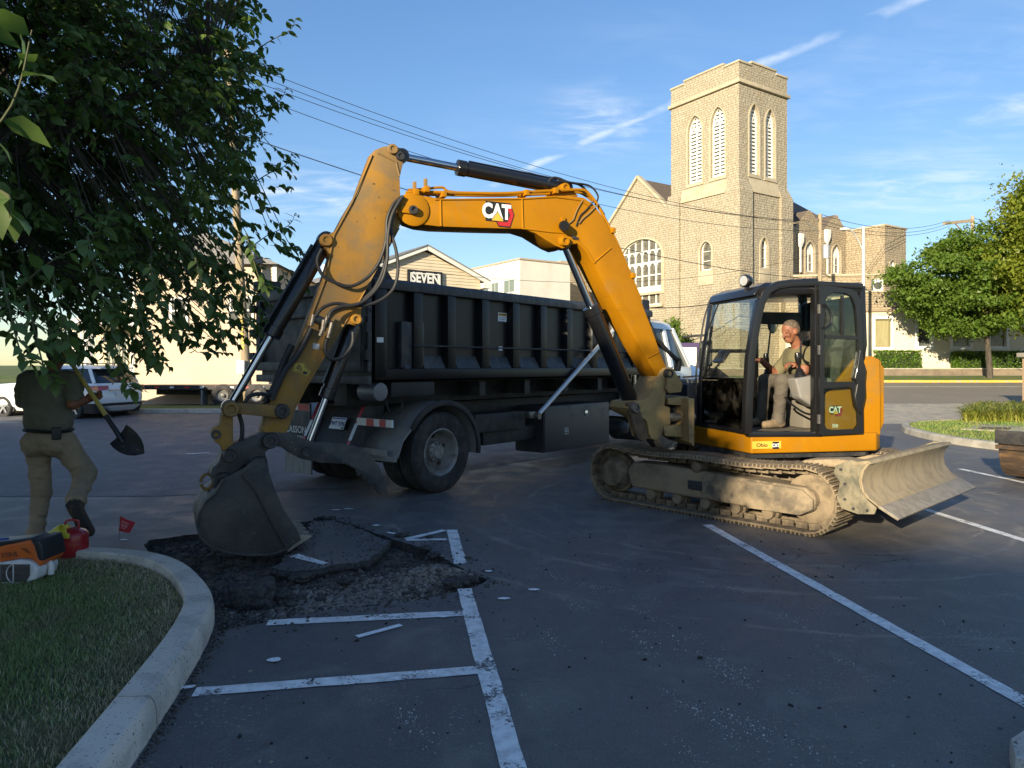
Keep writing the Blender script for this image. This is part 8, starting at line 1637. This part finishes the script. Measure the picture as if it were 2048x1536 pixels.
a, z0_ = bq(20, 1110); lettering('maker_lettering', 'STIHL', .05, mat('print_dark', (.16, .05, .03), .5), blo, Matrix.Translation(O0) @ facing((a - O0.x, -.0015, z0_ - O0.z), (1, 0, .12)), .02)
# loader bucket at the right edge of the lot
LBM = T(7.06, 10.1, .03, R(-58)); ldr = thing('loader_bucket', 'rust scraped steel loader bucket resting on the lot', 'bucket', LBM)
M_rust = mat('scraped_rusty_steel', (.055, .036, .024), .7, .2, col2=(.17, .10, .045), scale=3.5, lo=.45, hi=.65, bump=.35, bscale=30, stretch=(.5, 1, 3), dust=(.035, .03, .028), dlo=.5, dhi=.65, dscale=3)
prof = [(-.05, .66), (-.03, .50), (.0, .30), (.06, .13), (.18, .03), (.36, .0), (.85, .0), (.87, .03), (.40, .05), (.22, .08), (.11, .18), (.05, .34), (.02, .52), (.01, .66)]
mb = MB(); mb.prism(prof, -.12, 1.8, 'x'); mb.v = [(x, y, z) for x, y, z in mb.v]; obj('bucket_shell', mb, M_rust, ldr, bevel=.006); mb = MB(); mb.prism([(-.04, .62), (.0, .28), (.07, .12), (.2, .03), (.84, .01), (.80, .10), (.45, .62)], -.115, -.09, 'x'); obj('side_plate', mb, M_rust, ldr, bevel=.006)
mb = MB(); mb.bx(-.14, 1.82, -.085, -.03, .50, .69); obj('top_lip', mb, M_blk2, ldr, bevel=.01); mb = MB(); mb.bx(-.14, 1.82, -.075, -.02, .42, .48); obj('back_rib', mb, M_rust, ldr, bevel=.01)
# ================================================================ parked car and flatbed trailer on the left
SV = Frame(at(147, 838, 21.3).x + .05, 21.35, math.atan2(.265, -.965))      # x forward, origin at the near rear wheel
suv = thing('parked_suv', 'white sport utility car parked along the street before the porch', 'car', SV.M)
M_carw = mat('pearl_white_paint', (.74, .75, .76), .22, coat=.6); M_cargl = mat('car_glass', (.018, .020, .022), .06, spec=.7); M_trimk = mat('car_black_trim', (.02, .02, .021), .55)
def csec(z, x0, x1, hw, r0, r1, yc=-.92):
    """rounded plan outline at height z; car centre line at y=yc"""
    pts = []
    for cx_, cy_, a0, r_ in ((x1 - r1, hw - r1, 0, r1), (x0 + r0, hw - r0, 90, r0), (x0 + r0, -hw + r0, 180, r0), (x1 - r1, -hw + r1, 270, r1)):
        for k in range(5): a = R(a0 + k * 22.5); pts.append((cx_ + r_ * math.cos(a), yc + cy_ + r_ * math.sin(a), z))
    return pts
YC = -.80
mb = MB(); mb.loft([csec(.24, -.80, 3.55, .80, .2, .3, YC), csec(.42, -.90, 3.70, .90, .22, .4, YC), csec(.62, -.93, 3.74, .92, .22, .45, YC), csec(.92, -.90, 3.66, .925, .22, .5, YC), csec(1.04, -.86, 3.45, .90, .22, .55, YC), csec(1.10, -.84, 2.4, .87, .2, .3, YC)]); cbod = obj('car_body', mb, M_carw, suv, smooth=40)
mb = MB(); mb.loft([csec(1.101, -.80, 2.25, .85, .18, .3, YC), csec(1.36, -.62, 1.75, .76, .18, .3, YC), csec(1.53, -.48, 1.35, .68, .18, .3, YC)]); gh_ = obj('greenhouse', mb, M_cargl, suv, smooth=40)
mb = MB(); mb.loft([csec(1.531, -.58, 1.40, .70, .16, .3, YC), csec(1.60, -.60, 1.25, .66, .18, .3, YC), csec(1.645, -.35, .95, .52, .2, .3, YC)]); rf_ = obj('roof', mb, M_carw, suv, smooth=45)
for s_ in (-1, 1):
    for (a, b) in (((-.70, .83, 1.10), (-.40, .70, 1.54)), ((-.28, .855, 1.10), (-.08, .70, 1.54)), ((.95, .86, 1.10), (.85, .70, 1.54)), ((2.2, .80, 1.10), (1.30, .68, 1.54))): mb = MB(); mb.bar([(a[0], YC + s_ * a[1], a[2]), (b[0], YC + s_ * b[1], b[2])], .04, .10 if a[0] < -.5 else .06); obj('pillar', mb, M_carw if a[0] in (-.70, 2.2) else M_trimk, gh_)
    mb = MB(); mb.tube([(-.4, YC + s_ * .62, 1.66), (-.2, YC + s_ * .62, 1.70), (.9, YC + s_ * .62, 1.70), (1.1, YC + s_ * .6, 1.65)], .018, 6); obj('roof_rail', mb, M_trimk, rf_)
    mb = MB(); mb.loft([[(-.93, YC + s_ * .90, .88), (-.93, YC + s_ * .52, .92), (-.91, YC + s_ * .52, 1.03), (-.88, YC + s_ * .90, 1.03)], [(-.6, YC + s_ * .94, .90), (-.88, YC + s_ * .52, .92), (-.86, YC + s_ * .52, 1.03), (-.55, YC + s_ * .92, 1.03)]]); obj('tail_lamp', mb, mat('tail_red', (.38, .02, .025), .2, coat=.5), suv)
    mb = MB(); mb.ell((1.75, YC + s_ * 1.0, 1.12), (.06, .11, .09)); obj('door_mirror', mb, M_carw, suv)
for y_, s_ in ((0.02, 1), (YC * 2 - .02, -1)):
    for x_ in (0, 2.72):
        mb = MB(); mb.prism([(x_ + .42 * math.cos(a), .36 + .42 * math.sin(a)) for a in np.linspace(R(-20), R(200), 16)], y_ - s_ * .05 + s_ * .095, y_ - s_ * .3); obj('wheel_arch', mb, M_trimk, cbod)
        mb = MB(); r_ = .355; w = .22; mb.lathe([(r_ * .66, -w * .45), (r_ * .9, -w * .5), (r_, -w * .35), (r_, w * .35), (r_ * .9, w * .5), (r_ * .66, w * .45)], (x_, y_, r_), (0, s_, 0), 32, closed=True); wl_ = obj('wheel', mb, M_tyre, suv, smooth=50)
        mb = MB(); mb.lathe([(r_ * .66, .09), (r_ * .60, .08), (r_ * .58, .03), (r_ * .2, .045), (.001, .06)], (x_, y_, r_), (0, s_, 0), 30, caps=False); rim_ = obj('rim', mb, mat('dark_alloy', (.05, .05, .055), .4, .5), wl_)
        for i in range(5): a = i * 2 * math.pi / 5 + .3; mb = MB(); mb.bar([(x_, y_ + s_ * .065, r_), (x_ + math.cos(a) * r_ * .62, y_ + s_ * .08, r_ + math.sin(a) * r_ * .62)], .02, .06); obj('spoke', mb, mat('alloy', (.35, .35, .36), .35, .7), wl_)
mb = MB(); mb.loft([csec(.20, -.86, -.2, .86, .2, .02, YC), csec(.50, -.96, -.2, .915, .22, .02, YC)]); obj('rear_bumper', mb, M_trimk, suv, smooth=40); mb = MB(); mb.loft([csec(.26, -.95, -.55, .55, .2, .02, YC), csec(.38, -.985, -.55, .75, .22, .02, YC), csec(.42, -.98, -.55, .8, .22, .02, YC)]); obj('skid_plate', mb, mat('silver_skid', (.5, .5, .5), .4, .5), suv, smooth=40)
mb = MB(); mb.bx(-.945, -.93, YC - .26, YC + .26, .70, .84); obj('number_plate', mb, M_refw, suv); mb = MB(); mb.bx(-.95, -.92, YC - .5, YC + .5, .885, .91); obj('chrome_strip', mb, M_chrome, suv); mb = MB(); mb.ell((-.935, YC, 1.0), (.012, .07, .03), 10, 6); obj('badge', mb, M_deco_y, suv)
mb = MB(); mb.bx(-.72, -.48, YC - .62, YC + .62, 1.53, 1.575); obj('spoiler', mb, M_carw, suv, bevel=.015); mb = MB(); mb.tube([(-.79, YC - .05, 1.15), (-.70, YC + .3, 1.22)], .01, 5); obj('rear_wiper', mb, M_trimk, suv)
for x_ in (.85, 1.9): mb = MB(); mb.bx(x_ - .12, x_ + .08, YC + .925, YC + .955, .96, .985); obj('door_handle', mb, M_carw, cbod)
# flatbed trailer
ty = 24.9; tz = gz(ty) + .02; TR = T(at(270, 780, ty).x, ty, tz); trl = thing('flatbed_trailer', 'long black flatbed trailer with red and white tape beside the siding wall', 'trailer', TR)
tl = at(660, 780, ty).x - at(270, 780, ty).x; zd = at(0, 770, ty).z - tz
M_deck = mat('pale_deck_boards', (.46, .38, .27), .9, col2=(.35, .29, .2), scale=3)
for i in range(12): mb = MB(); mb.bx(0, tl, i * .2, i * .2 + .19, zd - .04, zd); obj('deck_board', mb, M_deck, trl)
mb = MB(); mb.bx(-.05, tl, -.06, -.004, zd - .16, zd - .0); rl_ = obj('side_rail', mb, M_chas, trl)
for i in range(13): mb = MB(); a = .2 + i * tl / 13; mb.bx(a, a + .14, -.068, -.061, zd - .11, zd - .05); obj('tape_mark', mb, M_red if i % 2 else M_refw, rl_)
for y_ in (.5, 1.9): mb = MB(); mb.bx(.5, tl, y_, y_ + .1, zd - .36, zd - .161); obj('frame_beam', mb, M_chas, trl)
wx_ = [at(p, 780, ty).x - at(270, 780, ty).x for p in (447, 514)]
for x_ in wx_ + [wx_[1] + (wx_[1] - wx_[0])]:
    for y_, s_ in ((-.02, -1), (2.3, 1)): mb = MB(); r_ = .39; mb.lathe([(r_ * .55, -.11), (r_ * .9, -.12), (r_, -.09), (r_, .09), (r_ * .9, .12), (r_ * .55, .11)], (x_, y_, r_), (0, s_, 0), 28, closed=True); w_ = obj('wheel', mb, M_tyre, trl, smooth=50); mb = MB(); mb.lathe([(r_ * .56, .10), (r_ * .5, .04), (r_ * .2, .0), (r_ * .18, .08), (.001, .09)], (x_, y_, r_), (0, s_, 0), 24, caps=False); obj('rim', mb, M_rim, w_)
mb = MB(); mb.bx(wx_[0] - .75, wx_[0] - .70, -.1, .35, .05, zd - .17); obj('mud_flap', mb, M_poly, trl)
# ================================================================ the tree over the lawn, close to the camera
r = np.random.default_rng(77); TC = np.array([-4.9, 5.5, 4.0]); TRD = np.array([3.15, 3.15, 2.6]); TB = Vector((-5.4, 5.0, .07))
nt_ = thing('near_tree', 'dark leafy crab apple tree overhanging the lawn, worker and kerb', 'tree', T(*TB)); tbv = np.array(TB)
mb = MB(); limb(mb, (0, 0, -.05), (.05, .0, 1.55), .15, .12, r, 12, 6, .02); obj('trunk', mb, M_bark, nt_)
limbs = []
for i in range(16):
    a = i * 2.399; el = r.uniform(.0, 1.0); e_ = TC - tbv + TRD * .8 * np.array([math.cos(a) * math.cos(el), math.sin(a) * math.cos(el), math.sin(el) * .9 - .22]); s_e = (e_ + tbv)[0] * .866 - (e_ + tbv)[1] * .5; e_ = e_ + np.array([-.866, .5, 0]) * max(0.0, s_e + 5.4); mb = MB(); P = limb(mb, (.04, 0, 1.2 + .05 * i), e_, .065, .012, r, 7, 8, .05); limbs += P[2:]; obj('limb', mb, M_bark, nt_)
limbs = np.array([tuple(q) for q in limbs])
def leafy(bases, dirs, lens, nper, size, r, droop=.55):
    """leaves set alternately along short twigs"""
    n = len(bases); t = (np.arange(nper) + .6) / nper; P = bases[:, None, :] + dirs[:, None, :] * (lens[:, None, None] * t[None, :, None]); P[:, :, 2] -= (t ** 2)[None, :] * lens[:, None] * .12
    side = np.cross(dirs, np.array([0, 0, 1.0])); side /= np.linalg.norm(side, axis=1, keepdims=True) + 1e-6; sg = np.where(np.arange(nper) % 2, 1, -1)
    D = dirs[:, None, :] * .55 + side[:, None, :] * sg[None, :, None] * .8 + r.normal(0, .3, (n, nper, 3)); return P.reshape(-1, 3), D.reshape(-1, 3)
NTW = 9000; q = r.normal(0, 1, (NTW * 5, 3)); q /= np.linalg.norm(q, axis=1, keepdims=True); rad = r.uniform(.02, 1, NTW * 5) ** .36; B = q * rad[:, None]
lump = 1 + .13 * np.sin(4.1 * q[:, 0] + 1.3) * np.cos(3.7 * q[:, 2]) + .08 * np.sin(9 * q[:, 1] + 2 * q[:, 2])
B = B * TRD * lump[:, None] + TC - tbv; W_ = B + tbv
dens = np.array([mnoise.noise((a * 1.1, b * 1.1, c * 1.3)) for a, b, c in W_]); keep = (dens > -.34) & (W_[:, 2] > 1.42 + .30 * np.clip(W_[:, 0] + 3.6, 0, 3)) & (W_[:, 0] * .866 - W_[:, 1] * .5 < np.where(r.random(len(W_)) < .05, -4.8, -5.0) + .22 * dens) & ~((np.hypot(W_[:, 0] + 4.17, W_[:, 1] - 6.45) < .5) & (W_[:, 2] < 2.15)); B = B[keep][:NTW]; q = q[keep][:NTW]
dirs = q * np.array([1, 1, .8]) + r.normal(0, .55, q.shape); dirs /= np.linalg.norm(dirs, axis=1, keepdims=True); lens = r.uniform(.14, .32, len(B)); P, D = leafy(B, dirs, lens, 11, .07, r)
v, f = leaf_cloud(P, .076, r, 'leaf', .55, D, .28)
fo = rawmesh('foliage', v, f); fo.polygons.foreach_set('use_smooth', [True] * len(fo.polygons)); put('foliage', fo, M_leaf, nt_, kind='stuff')
tw = MB()
for b, d_, l in zip(B, dirs, lens):
    P3 = [Vector(b), Vector(b) + Vector(d_) * l * .5 + Vector((0, 0, -.02 * l)), Vector(b) + Vector(d_) * l + Vector((0, 0, -.2 * l))]; k = np.argmin(((limbs - b) ** 2).sum(1)) if r.random() < .5 else None
    if k is not None: P3 = [Vector(limbs[k]).lerp(P3[0], .0)] + P3
    tw.tube(P3, [.006, .004, .003, .0015][-len(P3):], 3, cap=False)
put('twigs', tw.mesh('twigs', smooth=0), M_bark, nt_, kind='stuff')
# the shoots that hang nearest the camera: every leaf a piece of its own
V0, F0 = leaf_template(); vv = V0.copy(); lmesh = []
for k in range(4):
    vk = V0 * np.array([1, .85 + .1 * k, 1]); vk[:, 2] += -.10 * vk[:, 0] ** 2 * k * .6; me = rawmesh('leaf', vk, F0); me.polygons.foreach_set('use_smooth', [True] * 8); me.materials.append(M_leaf); lmesh.append(me)
def shoot(path, nleaf, size, seed, up=False):
    rr_ = np.random.default_rng(seed); P = catmull([Vector(p) - TB for p in path], 6); mb = MB(); mb.tube(P, [.006 - .0045 * i / (len(P) - 1) for i in range(len(P))], 6); sh_ = obj('shoot', mb, mat('green_twig', (.075, .08, .03), .8), nt_); L_ = len(P)
    for i in range(nleaf):
        t = (i + .5) / nleaf * .96 + .04; k = min(L_ - 2, int(t * (L_ - 1))); p = P[k].lerp(P[k + 1], t * (L_ - 1) - k); d = (P[k + 1] - P[k]).normalized(); a = i * 2.4 + rr_.uniform(-.3, .3); s1 = d.orthogonal().normalized(); s2 = d.cross(s1); x = (d * .5 + (s1 * math.cos(a) + s2 * math.sin(a)) + Vector((0, 0, -.35))).normalized(); y = Vector((rr_.normal(0, .4), rr_.normal(0, .4), 1)).cross(x).normalized(); z = x.cross(y); s = size * rr_.uniform(.75, 1.2)
        Mx = Matrix(((x.x * s, y.x * s, z.x * s, p.x), (x.y * s, y.y * s, z.y * s, p.y), (x.z * s, y.z * s, z.z * s, p.z), (0, 0, 0, 1))); put('leaf', lmesh[rr_.integers(4)], None, sh_, W[nt_.name] @ Mx)
shoot([(-1.75, 1.55, 1.85), (-1.25, 1.45, 2.02), (-1.02, 1.42, 2.14), (-.96, 1.42, 2.32)], 13, .085, 1)
shoot([(-1.80, 1.60, 2.3), (-1.25, 1.5, 2.36), (-1.0, 1.45, 2.34)], 8, .085, 2); shoot([(-1.5, 1.5, 1.95), (-1.05, 1.42, 2.0), (-.99, 1.40, 1.94)], 8, .08, 3)
for i, (px, py, Y, h) in enumerate(((185, 480, 3.3, .32), (210, 610, 3.4, -.25), (330, 640, 4.2, -.3), (560, 200, 6.3, .3), (572, 330, 6.4, .25), (580, 60, 6.3, .3), (578, 450, 6.4, .2), (300, 700, 4.0, -.15), (250, 760, 4.1, -.12), (90, 740, 3.2, -.2), (420, 620, 4.5, -.2), (520, 560, 5.0, -.1), (140, 690, 3.3, -.2), (40, 700, 3.0, -.25))):
    p = at(px, py, Y); b = p + (Vector((-.42, .1, -.22)) if h > 0 else Vector((-.12, .06, .34))); e_ = p + Vector((.06, -.02, .10 if h > 0 else -.06)); shoot([b, b.lerp(p, .5) + Vector((-.01, 0, .02)), p, e_], 17, .088, 10 + i)
# ================================================================ unseen brick blocks and tree added behind the camera to shade the lot
sd_ = Vector((math.sin(R(SUN_AZ)), math.cos(R(SUN_AZ)), 0)); rt_ = Vector((-sd_.y, sd_.x, 0))      # towards the sun; across it
def behind(s, D): p = sd_ * D + Vector((.866, -.5, 0)) * s; return p
DB = 40.0; tanE = math.tan(R(SUN_EL))
BBM = Matrix.Translation(behind(0, DB)) @ Matrix.Rotation(math.atan2(-.5, .866), 4, 'Z')   # x across the light, +x to the right
M_bk = stone_mat('red_brick', (.26, .13, .085), (.21, .10, .07), (.30, .27, .23), .22, .075, .25, (.16, .08, .06))
def shade_block(name, label, x0, x1, w_top, depth=8):
    t = thing(name, label, 'building', BBM); zt = w_top + DB * tanE; mb = MB(); mb.bx(x0, x1, -depth, -.02 * (8 - depth), 0, zt); obj('wall', mb, M_bk, t, smooth=0); mb = MB(); mb.bx(x0 - .1, x1 + .1, -depth - .1, .1, zt + .002, zt + .12); obj('coping', mb, M_trim, t)
    n = max(1, int((x1 - x0) / 3))
    for i in range(n):
        xc = x0 + (i + .5) * (x1 - x0) / n; mb = MB(); mb.bx(xc - .7, xc + .7, .005, .06, 1.0, 2.6); w_ = obj('window', mb, M_white, t); mb = MB(); mb.bx(xc - .6, xc + .6, .062, .075, 1.1, 2.5); obj('pane', mb, M_dglass, w_)
shade_block('shade_block_long', 'long unseen brick block added behind the camera to shade lawn and truck', -23.0, -4.75, 4.75)  # added out of view, top edge set by the shade on truck and street
shade_block('shade_block_mid', 'middle height unseen brick block added to shade the tracks and lower stick', -4.76, -1.8, 2.9, 7)  # unseen step in height, shaped for the shade edge on tracks and stick
shade_block('shade_block_low', 'low unseen brick block added to shade the near asphalt', -1.81, 9.0, 1.82, 6)  # unseen low block, added so the near asphalt falls in shade
p = behind(-2.9, 11); tree('shade_tree', 'unseen young tree shaped to cast mottled shade on the boom', (p.x, p.y, 0), 2.4, (p.x, p.y, 5.65), (.8, .8, 1.1), 40, 20, .15, M_leaf2, 41, None, .26, .08, 'quad', .9, .2)  # out of view, crown placed and thinned to mottle the lower boom
